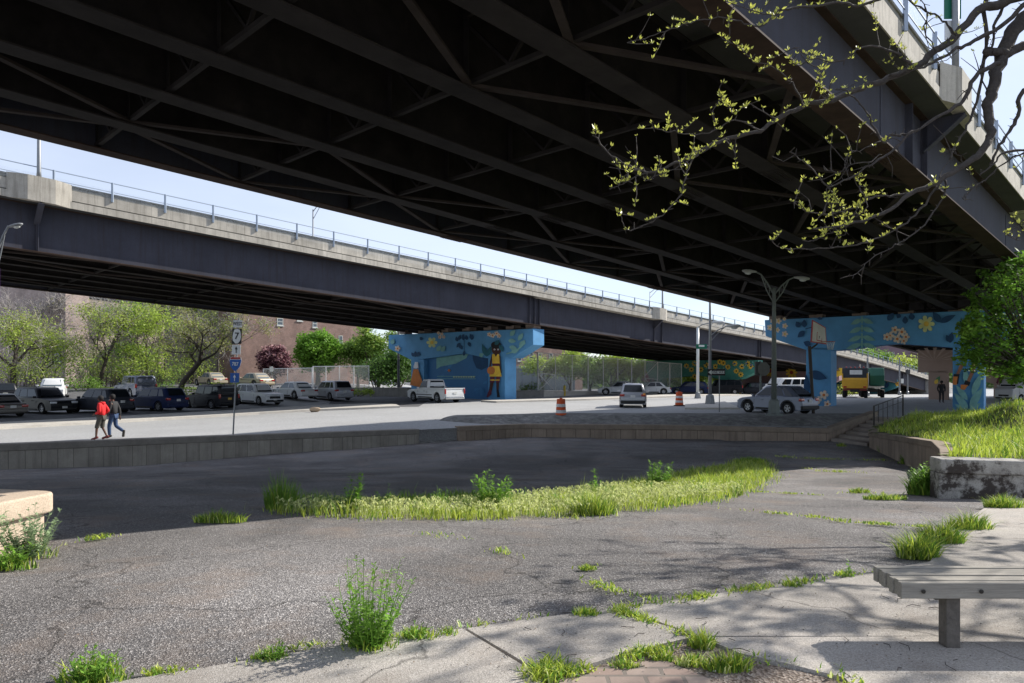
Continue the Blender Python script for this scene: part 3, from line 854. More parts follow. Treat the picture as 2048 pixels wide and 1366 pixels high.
# pier A (bridge 2, near)
capA = H(pl2, [(777, 670), (1066, 657), (1066, 690), (1024, 716), (976, 717), (930, 707), (848, 718), (822, 720), (777, 697)])
def col(pl, x0, x1, ytop, zb=-1.6):
    u0, z0 = pl.hit(x0, ytop); u1, _ = pl.hit(x1, ytop)
    return [(u0, z0), (u0, zb), (u1, zb), (u1, z0)]
partsA = [('cap_beam', capA, 1.5, 0, M_BLUE), ('column', col(pl2, 822, 848, 719), 1.5, 0, M_BLUE), ('column', col(pl2, 976, 1010, 716.5), 1.5, 0, M_BLUE),
          ('infill_wall', [pl2.hit(848, 710), (pl2.hit(848, 716)[0], -1.6), (pl2.hit(976, 716)[0], -1.6), pl2.hit(976, 706)], .5, .45, M_BLUE2)]
def blk(pl, pxs, py):
    return [pl.hit(x, y) for x, y in pxs]
bl = [pl2.hit(x, 668-(x-777)*13/289-3) for x in (800, 838, 885, 927, 970, 1015, 1055)]
pierA = pier('bridge_pier', pl2, (-5, 64, 0), partsA, 'blue mural pier with painted basketball girl under the far viaduct', 'mural painted bridge piers', M_CONC, bl, None)
# pier B (bridge 1, near right)
capB = H(pl1, [(1529, 640), (2135, 612), (2135, 650), (2050, 690), (1975, 693), (1905, 695), (1790, 687), (1672, 701), (1612, 700), (1531, 672)])
partsB = [('cap_beam', capB, 1.6, 0, M_BLUE), ('column', col(pl1, 1612, 1662, 695), 1.6, 0, M_BLUE), ('column', col(pl1, 1905, 1968, 688), 1.6, 0, M_BLUE)]
bl = [(.3+2.83*i, z_) for i, z_ in enumerate([pl1.hit(1529, 640)[1]+.12-.03*i for i in range(7)])]
pierB = pier('bridge_pier', pl1, (25, 46, 0), partsB, 'large blue flower mural pier beside the basketball hoop', 'mural painted bridge piers', M_CONC, bl, None)
def farpier(B, pl, parts, du, label, ms, dz=None):
    """same pier again, further down the viaduct"""
    sh = AV*du; dz = GR*du if dz is None else dz
    root = empty('bridge_pier', tuple(sh+pl.a), 0, label, 'bridge pier', 'mural painted bridge piers')
    O = pl.a
    for k, (pname, poly, back, inset, m) in enumerate(parts):
        P = [pl.pt(u, z+(dz if (z > -1) else -2), -inset)-O for u, z in poly]
        mb = MB(); mb.prism(P, -pl.n*back); mb.build(pname, ms[min(k, len(ms)-1)], root, bevel=.04)
    return root
partsC = [('cap_beam', [(max(u, 2.6), z) for u, z in capA], 1.5, 0, M_BLUE)]+partsA[1:3]
pierC = farpier(B2, pl2, partsC, 41.0, 'green pier painted with sunflowers further along the far viaduct', [M_GREENW])
pierD = farpier(B2, pl2, partsA[:3], 68, 'mauve and orange painted pier beyond the sunflower pier', [M_PURP])
pierE = farpier(B2, pl2, partsA[:3], 96, 'teal mural pier farthest down the far viaduct', [M_TEAL])
pierG = farpier(B1, pl1, partsB, 62, 'tan pier with a dark painted figure behind the tree at the right', [M_TAN])
partsF = [('cap_beam', [(u if u > 3 else 1.6, z) for u, z in capB], 1.6, 0, M_BLUE)]+partsB[1:]
pierF = farpier(B1, pl1, partsF, 31, 'tan pier with painted sun rays seen through the blue portal', [M_TAN])
# abutment of far viaduct
M_ABUT = brick('block_abutment', (.30, .30, .29), (.34, .33, .32), (.2, .2, .19), 1.2, .6)
root = empty('abutment', tuple(B2.w(114, 8, 0)), 0, 'pale block abutment where the far viaduct meets the ground', 'abutment')
mb = MB(); c0 = Vector(B2.p(0, 0, 0))
for (u0_, u1_) in ((114, 260),):
    P = [B2.p(u0_, 17.3, 2.2)-Vector((0, 0, 0)), B2.p(u0_+26, 17.3, 2.2), B2.p(u0_+26, -.9, 2.2), B2.p(u0_, -.9, 2.2)]
    off = root.location-B2.O
    P = [p-off for p in P]
    mb.prism(P, (0, 0, -9)); 
mb.build('retaining_face', M_ABUT, root)
mb = MB(); B2.run(mb, 16.8, 17.25, 2.2, 3.3, 116, 140); 
mb.v = [tuple(Vector(v)-off) for v in mb.v]; mb.build('parapet', M_PARA, root)

# ---------------- painted murals (flat paint on the pier faces) ----------------
PC = {'navy': (.012, .065, .16), 'blue': (.05, .2, .42), 'teal': (.02, .12, .16), 'lgreen': (.20, .42, .40), 'cream': (.72, .60, .48), 'yel': (.75, .50, .08), 'or': (.60, .20, .05),
      'lyel': (.62, .66, .30), 'skin': (.06, .022, .018), 'mar': (.12, .02, .04), 'white': (.7, .72, .75), 'brown': (.28, .13, .08), 'black': (.012, .012, .015), 'sun': (.85, .55, .06), 'sky2': (.12, .35, .60),
      'tan2': (.44, .34, .28), 'red': (.45, .05, .04), 'mauve': (.42, .33, .42), 'green': (.08, .25, .12)}
PM = {k: mat('paint_'+k, v, rough=.65, var=.26, scale=1.6) for k, v in PC.items()}
PK = list(PC)
class Mural:
    def __init__(s, pl, root, inset=0, sh=None):
        s.pl = pl; s.O = root.location.copy(); s.root = root; s.mb = MB(); s.k = 0; s.inset = inset
    def poly(s, pts, col):
        s.k += 1
        V = []
        for p in pts:
            u, z = s.pl.hit(*p); V.append(s.pl.pt(u, z, .012-s.inset+.0025*s.k)-s.O)
        s.mb.add(V, [tuple(range(len(V)))], PK.index(col))
    def ell(s, x, y, rx, ry, col, n=14, a=0):
        s.poly([(x+rx*math.cos(t)*math.cos(a)-ry*math.sin(t)*math.sin(a), y+rx*math.cos(t)*math.sin(a)+ry*math.sin(t)*math.cos(a)) for t in [2*math.pi*i/n for i in range(n)]], col)
    def leaf(s, x0, y0, x1, y1, w, col):
        dx, dy = x1-x0, y1-y0; L = math.hypot(dx, dy); nx, ny = -dy/L, dx/L
        P = []
        for sd in (1, -1):
            rg = range(0, 9) if sd == 1 else range(8, -1, -1)
            for i in rg:
                t = i/8; ww = sd*w*math.sin(math.pi*t**.8)
                if i in (0, 8) and sd == -1: continue
                P.append((x0+dx*t+nx*ww, y0+dy*t+ny*ww))
        s.poly(P, col)
    def flower(s, x, y, r, pc, cc, n=6):
        P = []
        for i in range(n*6):
            t = 2*math.pi*i/(n*6); rr_ = r*(.5+.5*abs(math.cos(n*t/2))**.55); P.append((x+rr_*math.cos(t), y+rr_*math.sin(t)*1.0))
        s.poly(P, pc); s.ell(x, y, r*.32, r*.32, cc, 10)
    def done(s): return s.mb.build('mural', [PM[k] for k in PK], s.root)
m = Mural(pl2, pierA)
for x, y, r in ((864, 685, 11),): m.flower(x, y, r, 'lyel', 'yel', 6)
for x, y, r in ((877, 666, 3.6), (884, 668, 3.6), (880, 674, 4), (888, 674, 3.5), (979, 669, 4.5), (986, 671, 5), (994, 667, 5), (999, 672, 4.5)): m.flower(x, y, r, 'cream', 'or', 5)
for a in ((916, 683, 913, 673), (919, 680, 922, 669), (928, 681, 927, 668), (935, 680, 933, 670), (945, 679, 941, 668), (944, 680, 947, 669), (938, 684, 942, 694), (922, 686, 914, 695), (920, 690, 926, 699), (830, 713, 824, 705), (832, 714, 832, 702), (836, 713, 840, 703), (846, 680, 841, 674)): m.leaf(*a, 3.4, 'navy')
m.poly([(929, 668), (930, 668), (930.5, 706), (929.5, 706)], 'navy'); m.leaf(929, 712, 930, 700, 2.5, 'navy')
for a in ((875, 702, 884, 691), (884, 703, 892, 692), (1018, 681, 1034, 683), (1020, 694, 1036, 697), (1038, 681, 1048, 666), (1040, 693, 1052, 680), (1022, 672, 1032, 660), (784, 688, 790, 678), (960, 712, 969, 708), (1024, 704, 1040, 700)): m.leaf(*a, 4.5, 'lgreen')
m.poly([(1014, 707), (1034, 700), (1052, 684), (1053, 687), (1036, 703), (1015, 709)], 'lgreen')
m.leaf(975, 713, 966, 688, 4.5, 'teal'); m.leaf(975, 713, 985, 692, 4.5, 'teal')
m.flower(797, 697, 6, 'cream', 'or', 5)
# cone (left column)
m.poly([(822, 770), (829, 738), (838, 738), (846, 760), (846, 775)], 'or')
m.poly([(829, 736), (832, 724), (838, 724), (839, 736)], 'white'); m.ell(834, 733, 5, 4, 'white')
# player
m.ell(995, 699, 9.5, 11, 'skin'); m.ell(994, 690, 10, 7, 'black'); m.leaf(1001, 690, 1009, 704, 4, 'teal'); m.leaf(992, 690, 1001, 680, 4, 'teal')
m.poly([(990, 706), (998, 706), (999, 712), (989, 712)], 'skin')
m.ell(991.5, 699, 1.8, 1.8, 'white', 8); m.ell(998.5, 699, 1.8, 1.8, 'white', 8); m.ell(991.5, 699, .8, .8, 'black', 6); m.ell(998.5, 699, .8, .8, 'black', 6)
m.poly([(986, 709), (989, 709), (985, 730), (981, 745), (978, 745), (983, 722)], 'skin')
m.poly([(1000, 710), (1003, 712), (1004, 730), (1006, 746), (1003, 746), (1001, 730)], 'skin')
m.poly([(987, 708), (991, 708), (994, 714), (998, 708), (1001, 709), (1002, 728), (987, 728)], 'sun')
m.poly([(987, 727), (1001, 727), (1001, 732), (988, 732)], 'mar')
m.poly([(987, 732), (1001, 732), (1006, 753), (981, 753)], 'sun')
m.poly([(983, 753), (992, 753), (991, 765), (982, 765)], 'mar'); m.poly([(995, 753), (1003, 753), (1002, 765), (995, 765)], 'mar')
m.poly([(983, 759), (1002, 759), (1002, 761), (983, 761)], 'sun')
m.poly([(983, 765), (990, 765), (986, 784), (980, 784)], 'skin'); m.poly([(995, 765), (1001, 765), (1000, 784), (996, 784)], 'skin')
m.poly([(981, 780), (986, 780), (986, 788), (980, 794), (976, 794), (978, 787)], 'mar'); m.poly([(996, 779), (1000, 779), (1003, 794), (997, 794)], 'black')
m.ell(985, 741, 8, 8, 'or')
m.done()
m = Mural(pl2, pierA, inset=.45)
m.poly([(866, 712), (905, 708), (930, 708), (926, 716), (905, 727), (875, 733), (866, 738)], 'lgreen')
m.poly([(938, 710), (972, 711), (973, 732), (956, 740), (946, 736), (940, 722)], 'navy')
for x, y in ((886, 740), (893, 732), (876, 752), (964, 765), (950, 783), (957, 788), (945, 779), (968, 748)): m.leaf(x-4, y+3, x+5, y-3, 3, 'blue')
for y in (752, 757): m.poly([(868, y), (945, y), (945, y+1.2), (868, y+1.2)], 'lgreen')
for i in range(9): m.poly([(900+i*5, 753), (903+i*5, 753), (903+i*5, 755), (900+i*5, 755)], 'lyel')
m.ell(955, 782, 7, 6, 'blue'); m.flower(892, 741, 3, 'or', 'red', 4)
m.done()
m = Mural(pl1, pierB)
for x, y, r in ((1540, 655, 6.5), (1557, 642, 6.5), (1570, 652, 6), (1555, 660, 5.5), (1570, 668, 6.5), (1545, 642, 5), (1569, 638, 4)): m.flower(x, y, r, 'cream', 'yel', 5)
for x, y, r in ((1648, 790, 9.5), (1636, 800, 8), (1655, 808, 7.5), (1780, 672, 9), (1790, 660, 8), (1804, 664, 9), (1812, 674, 8), (1795, 678, 9), (1774, 674, 8), (1808, 682, 7)): m.flower(x, y, r, 'cream', 'or', 5)
m.flower(1853, 648, 17, 'lyel', 'yel', 7)
for a in ((1600, 655, 1593, 643, 5.5), (1610, 655, 1609, 639, 5.5), (1610, 662, 1596, 675, 5.5), (1622, 690, 1608, 684, 6), (1618, 745, 1655, 757, 9), (1616, 790, 1613, 748, 6.5), (1640, 640, 1641, 634, 5), (1776, 641, 1788, 626, 6), (1800, 628, 1795, 637, 5), (1811, 648, 1811, 632, 5.5), (1826, 640, 1822, 626, 6), (1882, 645, 1866, 624, 7), (1880, 645, 1912, 630, 6), (1900, 686, 1905, 664, 6), (1900, 684, 1893, 670, 5), (1926, 650, 1936, 634, 5)): m.leaf(*a, 'navy')
m.poly([(1612, 657), (1632, 652), (1632, 653.5), (1612, 659)], 'navy')
for k, y in enumerate((633, 650, 667, 682)):
    m.leaf(1724, y+6, 1702+k*-3, y+16, 5, 'lgreen'); m.leaf(1726, y+6, 1748+k*2, y+14, 5, 'lgreen'); 
    m.poly([(1723, y), (1727, y), (1727, y+14), (1723, y+14)], 'lgreen')
for (a, b, c, d, w_) in ((1937, 818, 1908, 785, 7), (1940, 815, 1966, 775, 8), (1936, 800, 1912, 770, 6), (1945, 790, 1964, 745, 7), (1935, 770, 1930, 735, 6), (1938, 822, 1962, 806, 6), (1936, 822, 1910, 808, 5)): m.leaf(a, b, c, d, w_, 'lgreen')
m.poly([(1921, 728), (1930, 728), (1919, 748), (1913, 748)], 'brown'); m.poly([(1908, 748), (1920, 748), (1917, 768), (1908, 768)], 'black'); m.poly([(1907, 753), (1916, 753), (1914, 770), (1906, 769)], 'or')
m.poly([(1946, 722), (1957, 722), (1952, 738), (1940, 765), (1934, 762), (1944, 738)], 'brown'); m.poly([(1932, 760), (1942, 765), (1938, 772), (1928, 768)], 'black'); m.poly([(1922, 769), (1937, 770), (1930, 780), (1922, 778)], 'or')
m.done()
def shifted(pl, du):
    a = pl.a+AV*du; b = a+pl.d; return Plane((a.x, a.y), (b.x, b.y))
plC = shifted(pl2, 41.0); m = Mural(plC, pierC)
rs = random.Random(3)
m.sun = 1
for x, y in ((1373, 732), (1389, 727), (1383, 739), (1402, 739), (1413, 730), (1431, 733), (1447, 726), (1456, 734), (1470, 727), (1484, 733), (1502, 733), (1473, 742), (1482, 749), (1471, 771), (1479, 783), (1390, 753), (1440, 724), (1496, 727)):
    m.flower(x, y, 5.6, 'sun', 'black', 8)
for k in range(60):
    x = rs.uniform(1366, 1512); y = rs.uniform(724, 738); 
    m.leaf(x, y, x+rs.uniform(-4, 4), y+rs.uniform(-4, 4), 1.5, rs.choice(('green', 'teal', 'blue', 'lgreen')))
m.done()
plD = shifted(pl2, 68); m = Mural(plD, pierD)
for x, y in ((1583, 745), (1540, 742)): m.flower(x, y, 12, 'sun', 'red', 9)
m.poly([(1672, 736), (1694, 736), (1694, 748), (1672, 754)], 'sun'); m.done()
plE = shifted(pl2, 96); m = Mural(plE, pierE)
for (a, b, c, d) in ((1765, 775, 1760, 762), (1770, 776, 1778, 764), (1790, 770, 1800, 764)): m.leaf(a, b, c, d, 4, 'navy')
m.flower(1795, 768, 5, 'sun', 'red', 6); m.done()
plF = shifted(pl1, 31); m = Mural(plF, pierF)
for k in range(9):
    a = R(200+k*18); m.poly([(1868, 722), (1868+60*math.cos(a-.06), 722+60*math.sin(a-.06)*.45), (1868+60*math.cos(a+.06), 722+60*math.sin(a+.06)*.45)], 'tan2')
m.leaf(1872, 766, 1880, 752, 4, 'green'); m.leaf(1870, 768, 1876, 758, 4, 'yel')
m.done()

plG = shifted(pl1, 62); m = Mural(plG, pierG)
m.ell(2002, 748, 4, 5, 'skin'); m.poly([(1998, 753), (2007, 753), (2009, 775), (2000, 778)], 'skin'); m.poly([(2000, 776), (2009, 774), (2005, 800), (1998, 806), (1996, 804), (2001, 795)], 'skin'); m.poly([(1996, 755), (2000, 755), (1996, 768), (1992, 766)], 'mar')
m.done()
# ======================= VEHICLES =======================
M_TYRE = mat('tyre_rubber', (.012, .012, .013), rough=.85, var=.2)
M_RIM = mat('alloy_rim', (.42, .43, .45), rough=.35, metal=.7, var=.05)
M_RIMD = mat('dark_rim', (.06, .06, .065), rough=.4, metal=.5, var=.05)
M_GLS = glassm('car_glass', (.012, .016, .020), spec=.45)
M_GLSL = glassm('car_glass_light', (.10, .13, .15), rough=.05)
M_TAIL = mat('tail_lamp', (.35, .012, .012), rough=.15, var=.05, coat=1)
M_HEAD = mat('head_lamp', (.65, .67, .70), rough=.12, var=.05, coat=1)
M_TRIM = mat('black_trim', (.018, .018, .019), rough=.6, var=.15)
M_PLATE = mat('number_plate', (.62, .62, .60), rough=.5, var=.1)
M_PLATEY = mat('number_plate_gold', (.65, .42, .08), rough=.5, var=.1)
M_CHR = mat('chrome', (.6, .61, .63), rough=.15, metal=.9, var=.02)
def paint(name, col, metal=.0):
    return mat('car_'+name, col, rough=.35, metal=metal, var=.03, scale=1, coat=(.05 if max(col) < .1 else .3), spec=(.2 if max(col) < .1 else .35))
_wheel = {}
def wheel(parent, x, y, r, w, rim=M_RIM, spokes=5):
    key = (round(r, 2), round(w, 2), rim.name, spokes)
    if key not in _wheel:
        m1 = MB(); n = 22
        prof = [(.60, -.5), (.90, -.5), (.985, -.38), (1, -.2), (1, .2), (.985, .38), (.90, .5), (.60, .5)]
        V = []; F = []
        for rr_, yy in prof:
            for j in range(n): a = 2*math.pi*j/n; V.append((rr_*r*math.cos(a), yy*w, rr_*r*math.sin(a)))
        for i in range(len(prof)-1):
            for j in range(n): F.append((i*n+j, i*n+(j+1) % n, (i+1)*n+(j+1) % n, (i+1)*n+j))
        m1.add(V, F)
        # hub
        m2 = MB(); V = []; F = []
        for rr_, yy in ((.61, .30), (.61, .44), (.54, .44), (.52, .28)):
            for j in range(n): a = 2*math.pi*j/n; V.append((rr_*r*math.cos(a), yy*w, rr_*r*math.sin(a)))
        for i in range(3):
            for j in range(n): F.append((i*n+j, i*n+(j+1) % n, (i+1)*n+(j+1) % n, (i+1)*n+j))
        m2.add(V, F, 0)
        m2.add([(.56*r*math.cos(2*math.pi*j/n), .24*w, .56*r*math.sin(2*math.pi*j/n)) for j in range(n)], [tuple(range(n))], 1)
        for k in range(spokes):
            a = 2*math.pi*k/spokes+.3; c, s_ = math.cos(a), math.sin(a)
            for da in (-.16, .16):
                c2, s2 = math.cos(a+da), math.sin(a+da)
                m2.bar((c*r*.08, .36*w, s_*r*.08), (c2*r*.57, .39*w, s2*r*.57), .11*r, .06*r, up=(0, 1, 0), mi=0)
        m2.bar((0, .3*w, 0), (0, .42*w, 0), .26*r, .26*r, mi=0)
        _wheel[key] = (m1, m2)
    m1, m2 = _wheel[key]
    if isinstance(m1, MB):
        a = m1.build('wheel', M_TYRE, parent, smooth=True); b = m2.build('rim', [rim, M_TRIM], a)
        _wheel[key] = (a, b)
    else:
        a = m1.copy(); COL.objects.link(a); a.parent = parent; b = m2.copy(); COL.objects.link(b); b.parent = a
    a.location = (x, y, r); a.rotation_euler.z = 0 if y > 0 else math.pi
    return a
def car(name, label, cat, pos, hd, pc, L=4.6, Wd=1.85, H=1.68, kind='suv', r=.35, zb=None, zh=None, rim=M_RIM, glass=None, group=None, plate=M_PLATE, rails=False, clad=False, detail=True, lampred=True):
    root = empty(name, pos, R(hd), label, cat, group)
    glass = glass or M_GLS
    h = L/2; wy = Wd/2
    zb = zb or H*.60; zh = zh or zb-.04
    if kind == 'sedan':
        xf0, xf1, xr1, xr0 = .20*L, .04*L, -.24*L, -.385*L; tail = zb+.0
    elif kind == 'boxy':
        xf0, xf1, xr1, xr0 = .17*L, .09*L, -.47*L, -.49*L; tail = zb
    elif kind == 'pickup':
        xf0, xf1, xr1, xr0 = .19*L, .115*L, -.035*L, -.06*L; tail = zb
    elif kind == 'van':
        xf0, xf1, xr1, xr0 = .40*L, .28*L, -.48*L, -.495*L; tail = zb
    elif kind == 'hatch':
        xf0, xf1, xr1, xr0 = .245*L, .05*L, -.27*L, -.465*L; tail = zb+.05
    else:
        xf0, xf1, xr1, xr0 = .22*L, .09*L, -.40*L, -.475*L; tail = zb
    ax1, ax2 = h-.19*L, -h+.20*L
    ra = r+.07; zg = .20 if kind != 'pickup' else .34
    def arch(xc):
        return [(xc+ra*math.cos(R(a)), r+ra*math.sin(R(a))) for a in (-18, 10, 35, 60, 90, 120, 145, 170, 198)]
    top = [(-h+.03, zg+.12), (-h, .48), (-h+.015, .72), (-h+.05, zb-.10), (-h+.10, tail)]
    top += [(xr0, tail), (xf0, zb), (xf0+.05, zb)]
    top += [(h-.35, zh-.05), (h-.14, zh-.13), (h-.03, zh-.30), (h, .50), (h-.03, .30), (h-.09, zg+.02)]
    out = top + arch(ax1)+[(ax1-ra-.05, zg)] + [(ax2+ra+.05, zg)]+arch(ax2)+[(-h+.10, zg+.03)]
    def plan(x, y):
        t = abs(x)/h; return y*(1-.13*max(0, (t-.72)/.28)**2)
    V = []; n = len(out)
    lay = [(wy-.035, 0.0), (wy, .03)]
    for sgn in (-1, 1):
        for yv, ins in lay:
            for x, z in out:
                cx, cz = 0, .6
                sx = x*(1-ins*.25); sz = z+(cz-z)*ins*.6
                yy = yv - (.05 if z > zb-.12 else 0)-(.04 if z < .4 else 0)
                V.append((sx, plan(sx, sgn*yy), sz))
    F = []
    A0, A1, B0, B1 = 0, n, 2*n, 3*n
    for i in range(n):
        j = (i+1) % n
        F += [(A1+i, A1+j, A0+j, A0+i), (A0+i, A0+j, B0+j, B0+i), (B0+i, B0+j, B1+j, B1+i)]
    F += [tuple(A1+i for i in range(n))[::-1], tuple(B1+i for i in range(n))]
    mb = MB().add(V, F)
    if kind == 'pickup':   # open bed cut: raised bed walls instead of solid top
        pass
    body = mb.build('body', pc, root, bevel=.03)
    MB().box((0, 0, r+.05), (L*.80, Wd-.5, .36)).build('underbody', M_TRIM, root)
    # cabin
    def ring(t):
        k = t**1.0
        xf = xf0+(xf1-xf0)*k + .05*math.sin(math.pi*k); xr = xr0+(xr1-xr0)*k - .04*math.sin(math.pi*k)
        z = zb-.03+(H-zb+.03)*t; w = (wy-.09)-(.17 if kind not in ('boxy', 'van') else .06)*t**1.4
        return xf, xr, z, w
    V = []; T = [0, .35, .7, .9, 1.0]
    for t in T:
        xf, xr, z, w = ring(t)
        if t == 1.0: xf -= .16; xr += .10; w -= .12
        if t == .9: z = H-.045
        c = .10
        xm = (xf+xr)/2
        pts = [(xf, -w+c*2.2), (xf-c*.5, -w+c*.6), (xf-c*1.6, -w), (xm, -w-.01), (xr+c*1.2, -w), (xr+c*.3, -w+c*.6), (xr, -w+c*2)]
        pts = pts+[(x, -y) for x, y in reversed(pts)]
        V += [(x, y, z+(0.0 if t < 1 else .0)) for x, y in pts]
    m_ = 14; F = []
    for i in range(len(T)-1):
        for j in range(m_): F.append((i*m_+j, (i)*m_+(j+1) % m_, (i+1)*m_+(j+1) % m_, (i+1)*m_+j))
    F.append(tuple((len(T)-1)*m_+j for j in range(m_)))
    cab = MB().add(V, F).build('cabin', pc, root, smooth=True)
    for p in cab.data.polygons:
        pass
    # glass: side windows by fraction along the cabin
    def sp(fx, t, sgn):
        xf, xr, z, w = ring(t)
        return Vector((xr+(xf-xr)*fx, sgn*(w+.018), z))
    t0, t1 = .16, .84
    if kind == 'pickup': segs = [(.10, .93)]
    elif kind == 'sedan': segs = [(.14, .47), (.50, .93)]
    elif kind == 'van': segs = [(.05, .33), (.36, .60), (.66, .93)]
    elif kind == 'boxy': segs = [(.04, .27), (.31, .59), (.63, .94)]
    else: segs = [(.10, .27), (.31, .58), (.61, .94)]
    for sgn in (-1, 1):
        for (a, b) in segs:
            mb = MB(); P = []
            for fx, t in ((a, t0), (b, t0), (b-(.04 if b > .9 else 0), t1), (a+(.05 if a < .2 else 0), t1)):
                P.append(sp(fx, t, sgn))
            mid = [P[0], (P[0]+P[1])/2, P[1], (P[1]+P[2])/2, P[2], (P[2]+P[3])/2, P[3], (P[3]+P[0])/2]
            mb.add(P, [(0, 1, 2, 3) if sgn < 0 else (3, 2, 1, 0)]); mb.build('side_window', glass, root)
    def endglass(front, t0=.10, t1=.86, f=.80):
        P = []
        for t, s_ in ((t0, -1), (t0, 1), (t1, 1), (t1, -1)):
            xf, xr, z, w = ring(t)
            x = xf+.016 if front else xr-.016
            P.append((x, s_*w*f, z))
        return MB().add(P, [(0, 1, 2, 3) if front else (3, 2, 1, 0)])
    endglass(True).build('windshield', glass, root)
    endglass(False, .12 if kind != 'suv' else .2, .86).build('rear_window', glass, root)
    # lamps
    for s_ in (-1, 1):
        if kind in ('suv', 'hatch'):
            mb = MB().box((-h+.10, s_*(wy-.20), zb-.12), (.18, .32, .17)); 
        elif kind == 'sedan': mb = MB().box((-h+.07, s_*(wy-.26), zb-.16), (.16, .36, .15))
        elif kind == 'pickup': mb = MB().box((-h+.045, s_*(wy-.085), zb-.17), (.10, .12, .40))
        else: mb = MB().box((-h+.05, s_*(wy-.12), zb-.10), (.12, .15, .34))
        mb.build('tail_light', M_TAIL, root, bevel=.03)
        mb = MB().box((h-.13, s_*(wy-.30), zh-.25), (.24, .40, .14))
        mb.build('headlight', M_HEAD, root, bevel=.03)
        mb = MB().box((xf0-.22, s_*(wy+.09), zb+.07), (.12, .2, .14)); mb.build('wing_mirror', pc, root, bevel=.03)
    MB().box((h-.045, 0, .58), (.09, Wd*.52, .2)).build('grille', M_TRIM, root, bevel=.02)
    mb = MB(); mb.box((-h+.03, 0, .40), (.14, Wd*.90, .20)); mb.build('rear_bumper', M_CHR if kind == 'pickup' else (M_TRIM if clad else pc), root, bevel=.03)
    mb = MB(); mb.box((h-.05, 0, .34), (.12, Wd*.84, .16)); mb.build('front_bumper', M_TRIM, root, bevel=.03)
    MB().box((-h-.005, 0, .78 if kind != 'sedan' else .66), (.02, .32, .16)).build('number_plate', plate, root)
    MB().box((h+.012, 0, .44), (.02, .32, .14)).build('number_plate', M_PLATE, root)
    # door gaps + handles
    mb = MB()
    for s_ in (-1, 1):
        for fx in ([.14, .48, .94] if kind != 'pickup' else [.02, .97]):
            x = xr0+(xf0-xr0)*fx
            lo = zg+.20
            if abs(x-ax2) < ra: lo = r+ra+.02
            mb.box((x, s_*(wy-.004), (lo+zb-.15)/2), (.016, .012, zb-.15-lo))
        mb.box((0, s_*(wy-.02), zg+.10), (L*.36, .05, .10))
    mb.build('door_gap', M_TRIM, root)
    mb = MB()
    if detail:
        for s_ in (-1, 1):
            for fx in ([.42, .78] if kind != 'pickup' else [.30]):
                x = xr0+(xf0-xr0)*fx
                MB().box((x, s_*(wy+.008), zb-.17), (.18, .03, .035)).build('door_handle', M_CHR if kind == 'pickup' else pc, root)
    if rails:
        for s_ in (-1, 1):
            m2 = MB().tube([(xr1+.1, s_*(wy-.38), H-.02), (xr1+.15, s_*(wy-.38), H+.05), (xf1-.25, s_*(wy-.38), H+.05), (xf1-.2, s_*(wy-.38), H-.02)], .022, 6)
            m2.build('roof_rail', M_TRIM, root)
    for x in (ax1, ax2):
        for s_ in (-1, 1): wheel(root, x, s_*(wy-.12), r, .23, rim)
    if clad:
        for s_ in (-1, 1):
            for xc in (ax1, ax2):
                mb = MB(); A_ = [R(a) for a in range(-10, 191, 20)]
                V = [(xc+(ra-.01)*math.cos(a), s_*(wy+.006), r+(ra-.01)*math.sin(a)) for a in A_]+[(xc+(ra+.07)*math.cos(a), s_*(wy+.006), r+(ra+.07)*math.sin(a)) for a in A_]
                k = len(A_); mb.add(V, [(i, i+1, k+i+1, k+i) for i in range(k-1)]); mb.build('arch_trim', M_TRIM, root)
    return root, dict(h=h, wy=wy, zb=zb, zh=zh, ax1=ax1, ax2=ax2)
def place(px, py, dz=0):
    g = G(px, py); return (g.x, g.y, g.z+dz)
def sink(pos): return pos
BLK = paint('black', (.012, .013, .017)); WHT = paint('white', (.66, .67, .67)); SIL = paint('silver', (.38, .39, .42), .3); BLU = paint('navy', (.012, .022, .075))
GRY = paint('warm_grey', (.13, .12, .11), .2); TAN = paint('tan', (.38, .33, .24), .2); DGR = paint('charcoal', (.03, .034, .045)); SLB = paint('slate', (.10, .13, .18), .2); LBL = paint('pale_silver', (.16, .18, .24), .3)
PK_ = 'cars parked in the street side lot'
# base point given = pixel where the middle of the footprint meets the ground
car('parked_car', 'warm grey sedan cut by the left edge, rear lamp towards the street', 'car', place(-12, 833), 150, GRY, 4.7, 1.82, 1.42, 'sedan', group=PK_)
car('parked_car', 'glossy black suv with chrome grille facing the street behind the walkers', 'car', place(88, 826), -28, BLK, 4.8, 1.93, 1.73, 'suv', group=PK_, rails=True)
car('parked_car', 'dark crossover with silvery tail directly behind the two walking people', 'car', place(201, 825), 155, DGR, 4.5, 1.82, 1.64, 'suv', group=PK_)
car('parked_car', 'navy blue suv parked right of the walking people', 'car', place(312, 821), 155, BLU, 4.6, 1.89, 1.65, 'suv', group=PK_, rails=True)
car('parked_car', 'black boxy suv with gold plate beside the route sign post', 'car', place(420, 817), 150, BLK, 4.5, 1.88, 1.78, 'boxy', group=PK_, plate=M_PLATEY, rails=True)
car('parked_car', 'white suv facing the street right of the route sign post', 'car', place(516, 809), -36, WHT, 4.5, 1.84, 1.66, 'suv', group=PK_, rails=True)
car('parked_car', 'white sedan parked between the white suv and silver crossover', 'car', place(586, 797), 142, WHT, 4.8, 1.82, 1.46, 'sedan', group=PK_, glass=M_GLSL)
car('parked_car', 'silver crossover nearest the side street with dark rear window', 'car', place(662, 800), 134, SIL, 4.7, 1.88, 1.68, 'suv', group=PK_)
car('parked_car', 'white suv standing behind the black suv at the left', 'car', place(106, 797), -60, WHT, 4.6, 1.86, 1.66, 'suv', group=PK_, glass=M_GLSL)
